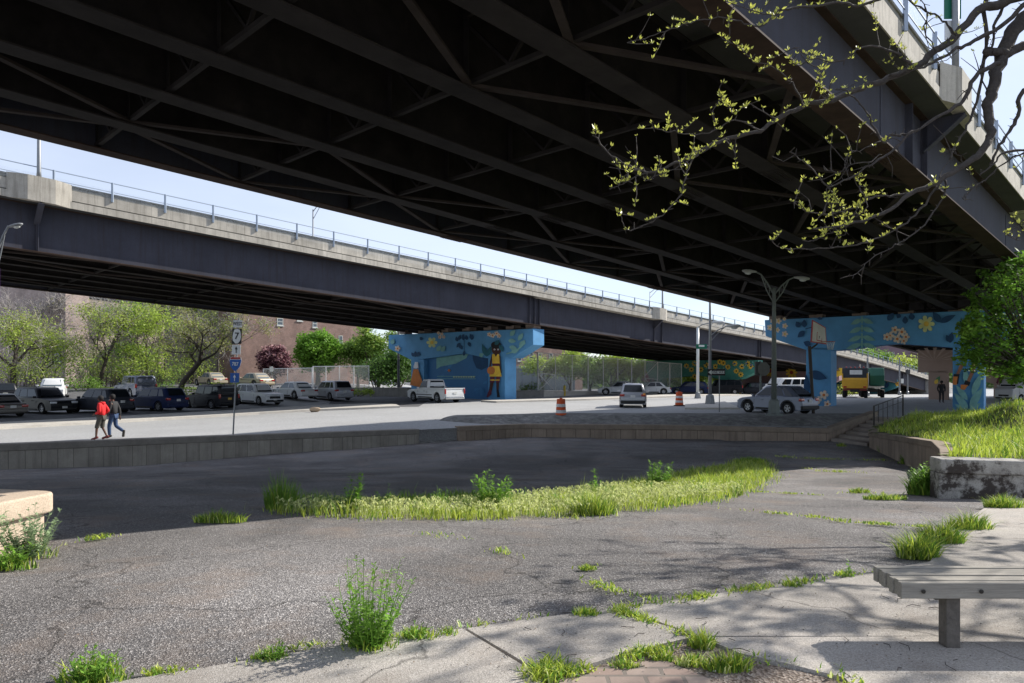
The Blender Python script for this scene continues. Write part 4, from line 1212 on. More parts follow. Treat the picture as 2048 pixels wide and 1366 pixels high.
car('parked_car', 'pale boxy off road wagon with black soft top behind the navy suv', 'car', place(270, 795), 140, LBL, 4.4, 1.85, 1.82, 'boxy', group=PK_, r=.39)
car('parked_car', 'black car half hidden at the far left edge behind the grey sedan', 'car', place(2, 806), 133, BLK, 4.6, 1.85, 1.6, 'suv', group=PK_)
car('parked_car', 'tan sedan on the raised lot above the black boxy suv', 'car', place(421, 771), 140, TAN, 4.6, 1.8, 1.45, 'sedan', group=PK_, detail=False, glass=M_GLSL)
car('parked_car', 'slate blue suv just behind the tan sedan on the raised lot', 'car', place(428, 765), 140, SLB, 4.6, 1.8, 1.7, 'suv', group=PK_, detail=False)
car('parked_car', 'white car behind the leaning tree trunk on the raised lot', 'car', place(346, 763), 175, WHT, 4.6, 1.8, 1.55, 'sedan', group=PK_, detail=False, glass=M_GLSL)
car('parked_car', 'pale silver car right of the leaning tree trunk', 'car', place(384, 762), 160, SIL, 4.5, 1.8, 1.45, 'sedan', group=PK_, detail=False)
car('parked_car', 'beige hatchback behind the white suv and the route sign post', 'car', place(507, 775), 145, TAN, 4.4, 1.78, 1.42, 'sedan', group=PK_, detail=False, glass=M_GLSL)
car('parked_car', 'small grey car in the shade of the trees left of the blue pier', 'car', place(772, 772), 10, SIL, 4.3, 1.75, 1.4, 'sedan', group=PK_, detail=False)
# traffic
hrv, q = car('crossover_car', 'silver grey crossover in shade behind the twin arm lamp post', 'car', place(1553, 826), 124, LBL, 4.35, 1.78, 1.60, 'hatch', r=.34, clad=True)
sub, q = car('crossover_car', 'silver crossover driving away between the two orange barrels', 'car', place(1266, 813), 80, SIL, 4.5, 1.8, 1.62, 'suv', r=.35, clad=True, rails=True)
mb = MB().box((-2.27, -.74, .93), (.03, .16, .12)); mb.build('turn_signal', mat('amber_lamp', (.9, .35, .05), rough=.2), sub)
# pickup
pk, q = car('pickup_truck', 'white single cab pickup truck turning in front of the blue pier', 'truck', place(870, 804), 131, WHT, 5.5, 2.0, 1.84, 'pickup', r=.40, zb=1.08, zh=1.04, group=None)
h = 2.75
for c_ in list(pk.children):
    if c_.name.startswith('body'):
        pass
mb = MB()
mb.box((-1.55, 0, 1.086), (2.1, 1.66, .012)); mb.build('bed_floor', M_TRIM, pk)
for s_ in (-1, 1):
    MB().box((-1.55, s_*.90, 1.13), (2.35, .12, .10)).build('bed_rail', WHT, pk)
MB().box((-2.66, 0, 1.12), (.10, 1.86, .10)).build('tailgate_rim', WHT, pk)
MB().box((-1.0, .2, 1.24), (1.5, .30, .03)).build('cargo_board', mat('board_white', (.6, .6, .58)), pk)
MB().box((.3, 1.0, .62), (2.6, .02, .06)).build('side_stripe', M_TRIM, pk)
# far traffic and parked cars
far = 'distant vehicles beyond the street'
car('parked_car', 'dark blue car behind the fence end and red barrel', 'car', place(1377, 789), 170, BLU, 4.6, 1.85, 1.55, 'suv', group=far, detail=False)
car('parked_car', 'long black suv parked behind the sunflower pier opening', 'car', place(1440, 789), 180, BLK, 5.2, 1.95, 1.85, 'boxy', group=far, detail=False)
car('parked_car', 'dark car showing behind the right sunflower column', 'car', place(1503, 789), 170, DGR, 4.6, 1.85, 1.6, 'suv', group=far, detail=False)
car('parked_car', 'small white sedan behind the fence right of the driving crossover', 'car', place(1300, 789), 185, WHT, 4.4, 1.8, 1.45, 'sedan', group=far, detail=False)
car('parked_car', 'grey car behind the fence left of the driving crossover', 'car', place(1238, 790), 170, SIL, 4.4, 1.8, 1.45, 'sedan', group=far, detail=False)
car('passenger_van', 'white passenger van with dark windows above the silver crossover roof', 'van', place(1574, 793), 205, WHT, 5.6, 2.0, 2.1, 'van', group=far, r=.38)
car('parked_van', 'white van half hidden behind the tree at the right edge', 'van', place(2046, 802), 200, WHT, 5.6, 2.0, 2.4, 'van', group=far, detail=False)

# heavy trucks
def truck(label, pos, hd, yellow=True):
    root = empty('dump_truck' if yellow else 'crane_truck', pos, R(hd), label, 'truck')
    Yl = mat('truck_yellow', (.55, .30, .02), rough=.5); Gn = mat('truck_green', (.02, .12, .08), rough=.5); Bk = mat('truck_black', (.02, .025, .035), rough=.5); Wh = mat('truck_white', (.62, .63, .6), rough=.4)
    for x in (-2.9, -1.6, 2.6):
        for s_ in (-1, 1): wheel(root, x, s_*1.05, .5, .34, M_RIMD if yellow else M_RIM)
    MB().box((0, 0, .85), (7.6, .9, .3)).build('chassis', M_TRIM, root)
    if yellow:
        MB().prism([(-3.7, -1.25, 1.2), (1.6, -1.25, 1.2), (1.6, -1.25, 3.3), (-3.5, -1.25, 3.3), (-3.7, -1.25, 2.2)], (0, 2.5, 0)).build('hopper', Bk, root, bevel=.06)
        MB().prism([(-3.95, -1.22, 1.1), (-3.66, -1.22, 1.1), (-3.66, -1.22, 2.25), (-3.95, -1.22, 2.05)], (0, 2.44, 0)).build('tailgate', Yl, root, bevel=.04)
        MB().box((-3.6, 0, 1.0), (.3, 2.3, .28)).build('rear_bumper', mat('dull_red', (.2, .04, .03)), root)
        p_ = MB().box((-3.6, -.1, 2.75), (.06, 1.2, .62)).build('sign_panel', mat('panel_white', (.6, .62, .62)), root)
        for k in range(-2, 3): MB().lathe((-3.4, k*.42, 3.3), [(.07, 0), (.07, .1), (.03, .13)], 8).build('marker_lamp', M_TAIL, root)
        MB().box((2.9, 0, 1.9), (1.7, 2.3, 1.9)).build('cab', Yl, root, bevel=.15)
        for s_ in (-1, 1):
            MB().box((-3.97, s_*.95, 1.25), (.04, .3, .16)).build('tail_light', M_TAIL, root)
            MB().box((-3.8, s_*1.2, 2.0), (.12, .12, 1.4)).build('corner_post', Yl, root)
    else:
        MB().prism([(-3.2, -1.2, 1.4), (1.2, -1.2, 1.4), (1.2, -1.2, 3.5), (-3.0, -1.2, 3.5), (-3.5, -1.2, 2.6)], (0, 1.5, 0)).build('body_green', Gn, root, bevel=.08)
        MB().box((-2.2, .75, 2.2), (2.6, .7, 1.6)).build('tank', Wh, root, bevel=.1)
        MB().box((-.2, 0, 1.28), (7.2, 2.3, .14)).build('deck', Wh, root)
        MB().box((2.9, 0, 1.95), (1.6, 2.3, 2.0)).build('cab', Wh, root, bevel=.15)
        a = MB().bar((-3.2, 1.25, 1.3), (-2.6, 1.3, 3.9), .14, .14).bar((-2.6, 1.3, 3.9), (-4.0, 1.3, 2.6), .12, .12).bar((-4.0, 1.3, 2.6), (-3.3, 1.3, 1.5), .12, .12)
        a.build('loader_arm', mat('arm_steel', (.35, .33, .28), rough=.5, metal=.3), root)
    return root
truck('black and yellow dump truck rear seen through the blue portal', place(1711, 795), 63)
truck('green and white loader truck just right of the yellow dump truck', place(1742, 794), 66, False)

# ======================= STREET FURNITURE =======================
M_GALV = mat('galvanised_pole', (.24, .25, .26), rough=.5, metal=.4, var=.12, scale=4)
M_POLEG = mat('grey_green_pole', (.17, .19, .18), rough=.6, metal=.2, var=.15, scale=3)
M_LHEAD = mat('lamp_head_grey', (.42, .43, .42), rough=.5, var=.1)
M_LENS = mat('lamp_lens', (.62, .64, .62), rough=.25, var=.04)
def cobra(mb_parent, p, dirv, s=1.0, m=None):
    """cobra head lamp at p pointing along dirv; returns the head object"""
    d = Vector(dirv).normalized(); sd = d.cross(Vector((0, 0, 1))).normalized(); up = sd.cross(d)
    V = []; prof = [(-.02, .05, .05, .03), (.12, .10, .07, .05), (.35, .17, .09, .10), (.58, .15, .07, .11), (.72, .06, .03, .05)]
    n = 10
    for x, w, ht, hb in prof:
        for j in range(n):
            a = 2*math.pi*j/n; z = math.sin(a)*(ht if math.sin(a) > 0 else hb)
            V.append(Vector(p)+d*x*s+sd*math.cos(a)*w*s+up*z*s)
    F = [(i*n+j, i*n+(j+1) % n, (i+1)*n+(j+1) % n, (i+1)*n+j) for i in range(4) for j in range(n)]
    F += [tuple(range(n))[::-1], tuple(range(4*n, 5*n))]
    h_ = MB().add(V, F).build('lamp_head', m or M_LHEAD, mb_parent, smooth=True)
    V = []; 
    for k in range(3):
        rr_ = (.13, .11, .04)[k]; zz = (-.085, -.14, -.17)[k]
        for j in range(n):
            a = 2*math.pi*j/n; V.append(Vector(p)+d*(.42+rr_*1.3*math.cos(a))*s+sd*math.sin(a)*rr_*s+up*zz*s)
    F = [(i*n+j, i*n+(j+1) % n, (i+1)*n+(j+1) % n, (i+1)*n+j) for i in range(2) for j in range(n)]+[tuple(range(2*n, 3*n))]
    MB().add(V, F).build('lens', M_LENS, h_, smooth=True)
# twin arm lamp
g = W(1548, 831, 34.3); d0 = g.y; root = empty('street_lamp', g, 0, 'tall grey lamp post with two curved arms beside the silver crossover', 'street lamp')
def L_(px, py, d=None, o=None): return W(px, py, d or d0)-(o or g)
MB().tube([(0, 0, 0), (0, 0, .08)], .42, 14).build('base_plate', M_POLEG, root)
MB().lathe((0, 0, .0), [(.34, 0), (.34, .1), (.30, .15), (.25, .72), (.17, .80)], 8).build('base', M_POLEG, root)
topz = L_(1548, 578).z
MB().lathe((0, 0, .7), [(.135, 0), (.085, topz-.7), (.03, topz-.62)], 12).build('pole', M_POLEG, root, smooth=True)
for sx, tip, mid in ((-1, (1512, 544), (1522, 549)), (1, (1588, 555), (1578, 559))):
    mb = MB()
    mb.tube([L_(1548, 590), L_((1548+mid[0])/2, (590+mid[1])/2-3), L_(*mid), L_(*tip)], .04, 8)
    mb.tube([L_(1548, 607), L_((1548+mid[0])/2+sx*2, (607+mid[1])/2+2), L_(*mid)], .03, 8)
    for f in (.35, .65):
        a = L_(1548+(mid[0]-1548)*f, 590+(mid[1]-590)*f-3); b = L_(1548+(mid[0]-1548)*f, 607+(mid[1]-607)*f+1); mb.tube([a, b], .018, 6)
    mb.build('arm', M_POLEG, root)
    cobra(root, L_(*tip), (sx, -.2, .08 if sx < 0 else -.1), 1.0, M_LHEAD)
# signal-style pole with arm lamp
g = G(1420, 811); d0 = g.y; root = empty('street_lamp', g, 0, 'slim pole with tapered base and a single lamp arm beside the one way sign', 'street lamp')
MB().lathe((0, 0, 0), [(.42, 0), (.42, .05), (.36, .1), (.28, .72), (.16, .8)], 8).build('base', M_GALV, root)
tz = L_(1420, 592).z
MB().lathe((0, 0, .7), [(.13, 0), (.075, tz-.7), (.03, tz-.66)], 12).build('pole', M_GALV, root, smooth=True)
mb = MB().tube([L_(1421, 672), L_(1436, 660), L_(1452, 653)], .04, 8).tube([L_(1421, 683), L_(1438, 665), L_(1449, 654)], .03, 8); mb.build('arm', M_GALV, root)
cobra(root, L_(1451, 653), (1, -.15, .06), 1.45)
# second pole further back
g = G(1395.5, 797); d0 = g.y; root = empty('street_lamp', g, 0, 'pale thin pole on a block base left of the one way sign', 'street lamp')
MB().lathe((0, 0, 0), [(.32, 0), (.30, .1), (.2, .55), (.15, .6)], 8).build('base', M_GALV, root)
tz = L_(1395, 655).z
MB().lathe((0, 0, .5), [(.14, 0), (.12, tz-.5)], 12).build('pole', M_LENS, root, smooth=True)
mb = MB().tube([L_(1395.5, 655), L_(1405, 649), L_(1424, 645)], .05, 8); mb.build('arm', M_GALV, root)
cobra(root, L_(1424, 645), (1, -.1, .02), 1.6)
# lamp left of blue pier
g = G(797, 791); d0 = g.y; root = empty('street_lamp', g, 0, 'dark lamp post with one arm standing left of the blue pier', 'street lamp')
tz = L_(797, 662).z
M_DKP = mat('dark_pole', (.07, .07, .07), rough=.6, metal=.3)
MB().lathe((0, 0, 0), [(.3, 0), (.26, .7), (.14, .8), (.11, tz)], 10).build('pole', M_DKP, root, smooth=True)
mb = MB().tube([L_(797, 664), L_(785, 652), L_(770, 646)], .06, 8).tube([L_(797, 676), L_(784, 657), L_(778, 649)], .04, 6); mb.build('arm', M_DKP, root)
cobra(root, L_(770, 646), (-1, -.2, .05), 1.4, M_GALV)
# left edge lamp
g = Vector((W(-14, 800, 24.5).x, 24.5, 0)); g.z = gu(g.x, g.y); d0 = 24.5; root = empty('street_lamp', g, 0, 'street lamp reaching in at the left edge with a rounded white head', 'street lamp')
MB().lathe((0, 0, 0), [(.2, 0), (.18, .7), (.10, .8), (.07, L_(-14, 500).z)], 12).build('pole', M_GALV, root, smooth=True)
MB().tube([L_(-14, 540), L_(-4, 500), L_(6, 472), L_(17, 452)], .035, 8).tube([L_(-14, 560), L_(0, 515), L_(9, 470)], .022, 6).build('arm', M_GALV, root)
cobra(root, L_(16, 454), (.9, .1, .25), .68, M_GALV)
MB().box((.06, 0, L_(0, 565).z), (.34, .02, 1.0)).build('banner', mat('purple_banner', (.16, .04, .28), rough=.7), root)
# lamps standing on the bridges
def bridge_lamp(B, px, q, topy, arm, label, pole_r=.09, basey=None):
    u = ufor(B, px, q); base = B.w(u, q, B.dep+B.sl+B.par); d = base.y
    root = empty('bridge_lamp', base, 0, label, 'street lamp', 'lamps standing on the bridge parapets')
    top = W(px, topy, d)
    MB().lathe((0, 0, 0), [(pole_r*1.2, 0), (pole_r, .3), (pole_r*.6, top.z-base.z)], 10).build('pole', M_GALV, root, smooth=True)
    if arm:
        e = W(arm[0], arm[1], d)-base; t = top-base
        MB().tube([t-Vector((0, 0, .2)), (t+e)/2+Vector((0, 0, .08)), e], .04, 6).tube([t-Vector((0, 0, .9)), e], .03, 6).build('arm', M_GALV, root)
        cobra(root, e, (1 if arm[0] > px else -1, 0, .05), 1.0)
    return root
bridge_lamp(B2, 78, 17.35, 150, (100, 140), 'lamp pole on the far viaduct at the upper left')
bridge_lamp(B2, 1325, 17.35, 520, (1300, 515), 'lamp pole rising behind the near viaduct from the far one')
bridge_lamp(B2, 626, -.9, 419, (641, 411), 'small lamp on the far side of the far viaduct at centre left')
bridge_lamp(B2, 1300, -.9, 583, (1318, 576), 'small lamp on the far side of the far viaduct near the centre')
# sign bridge post on near viaduct
u = ufor(B1, 1911, 17.95); base = B1.w(u, 17.95, B1.dep+B1.sl+B1.par); d0 = base.y
root = empty('bridge_sign', base, 0, 'pole with green and white road sign backs above the near parapet', 'road sign')
g = base
MB().tube([(0, 0, 0), (0, 0, L_(1911, -30).z)], .09, 10).build('pole', M_GALV, root, smooth=True)
mb = MB(); a, b = L_(1893, -8), L_(1926, 34); mb.box((a+b)/2+Vector((0, .1, 0)), (abs(b.x-a.x), .04, abs(a.z-b.z))); mb.build('sign_panel', mat('sign_green', (.01, .13, .08), rough=.4), root)
mb = MB(); a, b = L_(1894, 38), L_(1924, 76); mb.box((a+b)/2+Vector((0, .1, 0)), (abs(b.x-a.x), .04, abs(a.z-b.z))); mb.build('sign_panel', mat('sign_white', (.65, .66, .66), rough=.4), root)
mb = MB(); a, b = L_(1898, 82), L_(1920, 98); mb.box((a+b)/2+Vector((0, .1, 0)), (abs(b.x-a.x), .04, abs(a.z-b.z))); mb.build('sign_panel', mat('sign_white', (.65, .66, .66)), root)
# distant poles by the ramp
for px, pt, pb, lab, arm in ((1735, 716, 792, 'thin lamp pole above the two trucks', False), (1799, 716, 790, 'tall grey pole right of the trucks', True), (1815, 738, 789, 'stout grey pole at the ramp foot', True)):
    g = G(px, pb); d0 = g.y; root = empty('street_lamp', g, 0, lab, 'street lamp', 'grey poles by the ramp')
    MB().lathe((0, 0, 0), [(.3, 0), (.28, .5), (.16, .6), (.12, L_(px, pt).z)], 8).build('pole', M_GALV, root)
    if px == 1799: MB().box((.35, -.1, L_(px, 762).z), (.4, .3, .75)).build('control_box', M_LENS, root)
    if px == 1815: MB().box((0, -.1, L_(px, 744).z), (.7, .3, .8)).build('signal_head', M_DKP, root)

# ---- signs ----
M_SW = mat('sign_face_white', (.66, .68, .68), rough=.45, var=.05); M_SB = mat('sign_face_blue', (.01, .09, .36), rough=.45, var=.05); M_SK = mat('sign_black', (.01, .01, .012), rough=.5, var=.05); M_SR = mat('sign_red', (.35, .03, .03), rough=.5)
M_SBK = mat('sign_back', (.14, .14, .13), rough=.6, metal=.3)
def TM(c, rx=R(90), rz=0, s=1): return Matrix.Translation(c) @ Matrix.Rotation(rz, 4, 'Z') @ Matrix.Rotation(rx, 4, 'X') @ Matrix.Scale(s, 4)
g0 = W(466, 872, 27.3); g = Vector((g0.x, 27.3, gu(g0.x, 27.3))); d0 = 27.3
root = empty('route_sign', g, 0, 'slightly leaning signpost stacked with west 7 and 787 route signs and arrows', 'road sign')
MB().tube([(0, 0, 0), L_(477, 636)+Vector((0, .03, 0))], .032, 8).build('post', M_GALV, root)
lean = math.atan2(11, 234)
def panel(x0, y0, x1, y1, m, name='sign_plate', shape=None, yo=0, dd=.0):
    a, b = L_(x0, y0), L_(x1, y1); c = (a+b)/2; w_, h_ = abs(b.x-a.x)/2, abs(a.z-b.z)/2
    P = [(c.x+w_*sx, c.y-.04-yo, c.z+h_*sz) for sx, sz in (shape or [(-1, -1), (1, -1), (1, 1), (-1, 1)])]
    P = [Vector(p)+Vector(((p[2]-c.z)*lean, 0, 0)) for p in P]
    mb = MB().prism(P, (0, .012, 0)); return mb.build(name, m, root), c, w_, h_
def txt(s_, c, size, m, yo, sx=1, par=None):
    M_ = Matrix.Translation(c+Vector((0, -.04-yo, 0))) @ Matrix.Rotation(lean, 4, 'Y') @ Matrix.Rotation(R(90), 4, 'X') @ Matrix.Diagonal((sx, 1, 1, 1))
    return text_mb(s_, size, m, 'lettering', par or root, M_, .002)
def arrow(c, h_, m, yo, left=False, par=None):
    P = [(-.12, -1), (.12, -1), (.12, .1), (.45, .1), (0, 1), (-.45, .1), (-.12, .1)]
    if left: P = [(-z, x) for x, z in P]
    V = [(c.x+x*h_, c.y-.04-yo, c.z+z*h_) for x, z in P]
    return MB().prism(V, (0, .003, 0)).build('arrow', m, par or root)
o, c, w_, h_ = panel(467, 640, 485.5, 655.5, M_SK); o, c, w_, h_ = panel(467.6, 640.6, 485, 655, M_SW, yo=.014); txt('WEST', c, .19, M_SK, .02, .72)
o, c, w_, h_ = panel(465, 657, 484, 688, M_SK); 
SH = [(-.25, -1), (.25, -1), (.8, -.62), (.95, -.2), (.82, .45), (.6, .9), (0, 1), (-.6, .9), (-.82, .45), (-.95, -.2), (-.8, -.62)]
o, c, w_, h_ = panel(465.6, 658, 483.4, 687, M_SW, shape=SH, yo=.014); txt('7', c, .36, M_SK, .02, 1)
o, c, w_, h_ = panel(464.5, 690, 482, 709, M_SW); arrow(c, .13, M_SK, .01)
SI = [(0, -1), (.5, -.65), (.85, -.1), (1, .5), (.85, .95), (.5, .85), (0, .98), (-.5, .85), (-.85, .95), (-1, .5), (-.85, -.1), (-.5, -.65)]
o, c, w_, h_ = panel(459.5, 713, 483.5, 743, M_SW, shape=SI); 
o, c, w_, h_ = panel(460.3, 719.5, 482.7, 742.2, M_SB, shape=[(0, -1), (.5, -.65), (.85, -.1), (1, .6), (1, 1), (-1, 1), (-1, .6), (-.85, -.1), (-.5, -.65)], yo=.014)
o2_, c2, w2_, h2_ = panel(462, 714.6, 481.5, 718.3, M_SR, yo=.014); txt('787', c+Vector((0, 0, .05)), .2, M_SW, .02, .85)
o, c, w_, h_ = panel(461, 746, 479, 765, M_SB); arrow(c, .13, M_SW, .01)
def oneway(px0, py0, px1, py1, d, base, label, post=True):
    global g, d0, root, lean
    d0 = d; g = base; lean = 0
    root = empty('one_way_sign', g, 0, label, 'road sign')
    pxm = base.x/d*FPX+1024
    MB().tube([(0, .03, 0), (0, .03, L_(pxm, py0-2).z)], .03, 8).build('post', M_GALV, root)
    o, c, w_, h_ = panel(px0, py0, px1, py1, M_SK)
    A_ = [(-.92, 0), (-.55, .75), (-.55, .42), (.92, .42), (.92, -.42), (-.55, -.42), (-.55, -.75)]
    P = [(c.x+w_*a, c.y-.055, c.z+h_*b) for a, b in A_]
    ar = MB().prism(P, (0, .003, 0)).build('arrow', M_SW, root)
    txt('ONE WAY', c+Vector((w_*.22, 0, 0)), h_*1.0, M_SK, .02, w_*1.35/(h_*1.0*4.1))
g = G(1439, 824); oneway(1414.5, 738, 1450, 751, g.y, g, 'one way sign pointing left beside the slim lamp pole')
g = G(909, 796); oneway(898.5, 738.5, 922, 750, g.y, g, 'small one way sign in front of the blue pier above the pickup')
# little parking sign, green street sign, back of stop sign
g = G(545, 777); d0 = g.y; root = empty('parking_sign', g, 0, 'small white sign on a leaning post by the fence', 'road sign')
MB().tube([(0, 0, 0), L_(542.5, 733)], .035, 6).build('post', M_GALV, root); MB().box(L_(543, 738)+Vector((0, -.05, 0)), (.34, .02, .5)).build('sign_plate', M_SW, root)
g = G(1400, 799); d0 = g.y; 
root = empty('street_name_sign', W(1403, 693, d0), 0, 'small green street sign hanging left of the slim pole', 'road sign')
MB().box((0, 0, 0), (.95, .03, .42)).build('sign_plate', mat('sign_green', (.01, .13, .08)), root); MB().box((.0, -.025, .05), (.5, .01, .16)).build('lettering_band', M_SW, root)
MB().tube([(-.45, .03, .1), (.7, .05, .1)], .03, 6).build('bracket', M_GALV, root)
g = G(1522, 818); d0 = g.y; root = empty('stop_sign', g, 0, 'dark back of an octagonal sign on a thick post behind the crossover', 'road sign')
MB().tube([(0, .1, 0), L_(1522, 722)+Vector((0, .1, 0))], .07, 8).build('post', M_POLEG, root)
c = L_(1527, 738); MB().prism([c+Vector((.42*math.cos(R(22.5+45*k)), -.05, .48*math.sin(R(22.5+45*k)))) for k in range(8)], (0, .02, 0)).build('sign_plate', M_SBK, root)
MB().box(L_(1515, 737)+Vector((0, .1, 0)), (.25, .2, .9)).build('signal_box', M_DKP, root)
g = G(1800, 770)

# ---- barrels ----
M_ORG = mat('barrel_orange', (.62, .085, .012), rough=.5, var=.12, scale=5); M_RFL = mat('barrel_white_band', (.6, .6, .6), rough=.35, var=.08)
def barrel(px, py, label, s=1.0):
    g = G(px, py); root = empty('traffic_barrel', g, 0, label, 'barrel', 'orange construction barrels')
    MB().lathe((0, 0, 0), [(.40*s, 0), (.40*s, .05), (.30*s, .07)], 12).build('rubber_base', M_TYRE, root)
    zs = [.06, .24, .40, .56, .72, .98]; rs_ = [.29, .275, .262, .25, .238, .22]
    for k in range(5):
        MB().lathe((0, 0, 0), [(rs_[k]*s, zs[k]*s), (rs_[k+1]*s+.003, zs[k+1]*s-.008), (rs_[k+1]*s-.004, zs[k+1]*s)], 20).build('band' if k % 2 else 'drum_section', M_RFL if k % 2 else M_ORG, root, smooth=False)
    MB().box((0, 0, 1.0*s), (.16, .04, .06)).build('handle', M_ORG, root)
barrel(1122, 835, 'striped orange and white barrel at the near side of the road', 1.0)
barrel(1358.5, 812, 'faded red barrel with a rounded cap by the slim lamp pole', 1.0)
# hydrant, yellow bollard, rock
g = G(971, 798); root = empty('fire_hydrant', g, 0, 'red fire hydrant at the foot of the blue pier', 'hydrant')
MB().lathe((0, 0, 0), [(.18, 0), (.18, .06), (.13, .08), (.13, .55), (.17, .57), (.15, .68), (.05, .78)], 12).build('barrel', M_SR, root)
for s_ in (-1, 1): MB().tube([(0, 0, .45), (s_*.2, -.0, .45)], .06, 8).build('nozzle', M_SR, root)
g = G(1129, 792); o = MB().lathe((0, 0, 0), [(.13, 0), (.13, 1.0), (.06, 1.08)], 10).build('bollard', mat('bollard_yellow', (.6, .45, .04), rough=.5), loc=g); tag(o, 'yellow bollard in front of the tall fence', 'bollard')
bm = bmesh.new(); bmesh.ops.create_icosphere(bm, subdivisions=2, radius=.3)
for v in bm.verts: v.co *= random.uniform(.8, 1.15); v.co.z *= .6; v.co.x *= 1.3
me = bpy.data.meshes.new('rock'); bm.to_mesh(me); bm.free(); me.materials.append(mat('rock_tan', (.35, .27, .19), rough=.9, bump=.5))
o = bpy.data.objects.new('rock', me); COL.objects.link(o); o.location = G(630, 824)+Vector((0, 0, .16)); tag(o, 'lone tan rock lying on the far pavement', 'rock')
# ---- basketball hoop ----
g = G(1627, 829); g = Vector((g.x, g.y, g.z)); d0 = g.y; root = empty('basketball_hoop', g, 0, 'basketball hoop with red edged white backboard before the blue pier', 'basketball hoop')
M_HP = mat('hoop_post', (.045, .035, .03), rough=.6); M_BB = mat('backboard', (.50, .48, .42), rough=.5, var=.08)
MB().tube([(0, 0, 0), L_(1619, 692)], .09, 10).build('post', M_HP, root)
MB().tube([L_(1619, 700), L_(1634, 688), L_(1638, 672)], .05, 8).build('arm', M_HP, root)
MB().lathe((0, 0, 0), [(.2, 0), (.2, .04), (.12, .06)], 12).build('base', M_HP, root)
bb = [L_(1625, 639.5, d0-.6), L_(1651.5, 655, d0+.6), L_(1653.5, 689, d0+.6), L_(1622, 684.5, d0-.6)]
nv = (bb[1]-bb[0]).cross(bb[3]-bb[0]).normalized()
if nv.y > 0: nv = -nv
MB().prism(bb, -nv*.04).build('backboard', M_SR, root)
cc_ = sum(bb, Vector())/4
MB().prism([cc_+(p-cc_)*.88+nv*.012 for p in bb], -nv*.008).build('backboard_panel', M_BB, root)
def bbp(u, v): return bb[0].lerp(bb[1], u).lerp(bb[3].lerp(bb[2], u), v)+nv*.02
mb = MB()
for a, b in (((.34, .48), (.66, .48)), ((.34, .86), (.66, .86)), ((.34, .48), (.34, .86)), ((.66, .48), (.66, .86))): mb.bar(bbp(*a), bbp(*b), .05, .01, up=nv)
mb.build('target_square', M_SR, root)
rc = bbp(.62, .90)+Vector((.45, -.15, 0)); mb = MB(); mb.tube([rc+Vector((.23*math.cos(t), .23*math.sin(t), 0)) for t in [k*math.pi/8 for k in range(17)]], .014, 6, cap=False); mb.bar(rc-Vector((.22, 0, 0)), bbp(.62, .9), .05, .03)
rim_ = mb.build('rim', mat('rim_orange', (.5, .1, .02)), root)
mb = MB()
for k in range(10):
    t = k*2*math.pi/10
    for sg in (1, -1):
        mb.tube([rc+Vector((.23*math.cos(t), .23*math.sin(t), 0)), rc+Vector((.17*math.cos(t+sg*.5), .17*math.sin(t+sg*.5), -.25)), rc+Vector((.13*math.cos(t+sg*.2), .13*math.sin(t+sg*.2), -.45))], .007, 4)
mb.build('net', M_PLATE, rim_)
# ---- fences ----
M_CHAIN = meshalpha('chain_link', (.78, .78, .74), .15, 11)
M_FGALV = mat('fence_galvanised', (.78, .78, .76), rough=.6, metal=.0, var=.08)
def fence(name, pts, label, hgt, step, brace=(), mid=False):
    """pts: [(x,y,zbase,ztop)...]"""
    o0 = Vector(pts[0][:3]); root = empty(name, o0, 0, label, 'fence')
    mbp = None
    for (a, b) in zip(pts, pts[1:]):
        A_, B_ = Vector(a[:3])-o0, Vector(b[:3])-o0; tA, tB = a[3]-a[2], b[3]-b[2]
        Ln = (B_-A_).length; n = max(1, round(Ln/step))
        for i in range(n+1):
            p = A_.lerp(B_, i/n); t = tA+(tB-tA)*i/n
            MB().tube([p, p+Vector((0, 0, t+.05))], .045 if i % 3 else .06, 6).build('post', M_FGALV, root)
        mb = MB().tube([A_+Vector((0, 0, tA)), B_+Vector((0, 0, tB))], .035, 6)
        if mid: mb.tube([A_+Vector((0, 0, tA*.42)), B_+Vector((0, 0, tB*.42))], .03, 6)
        mb.build('top_rail', M_FGALV, root)
        MB().add([A_+Vector((0, 0, .05)), B_+Vector((0, 0, .05)), B_+Vector((0, 0, tB)), A_+Vector((0, 0, tA))], [(0, 1, 2, 3)]).build('chain_mesh', M_CHAIN, root)
        for i in brace:
            if i+1 <= n:
                p = A_.lerp(B_, i/n); q_ = A_.lerp(B_, (i+1)/n); t = tA
                mb = MB().tube([p+Vector((0, 0, t*.55)), q_+Vector((0, 0, t*.97))], .035, 6).tube([p+Vector((0, 0, t*.47)), q_+Vector((0, 0, .1))], .035, 6).tube([p+Vector((0, 0, .1)), q_+Vector((0, 0, t*.45))], .035, 6).tube([p+Vector((0, 0, t*.48)), q_+Vector((0, 0, t*.46))], .035, 6)
                mb.build('brace', M_FGALV, root)
    return root
def fp(px, yt, yb, d):
    p = W(px, yb, d); return (p.x, p.y, p.z, W(px, yt, d).z)
fence('court_fence', [fp(1076, 705, 784, 71), fp(1363, 728, 790, 89)], 'tall chain link court fence right of the blue pier', 4, 2.6, brace=(0, 7))
fence('court_fence', [fp(1028, 702, 783, 74), fp(1075, 705, 784, 71.5)], 'short end of the tall chain link fence next to the blue pier', 4, 2.6)
fence('lot_fence', [fp(626, 733, 774, 78), fp(738, 732, 783, 70)], 'chain link fence behind the silver crossover', 2.4, 2.6)
fence('lot_fence', [fp(527, 738, 772, 80), fp(624, 736, 774, 78.5)], 'lower chain link fence under the purple and green trees', 2, 2.6)
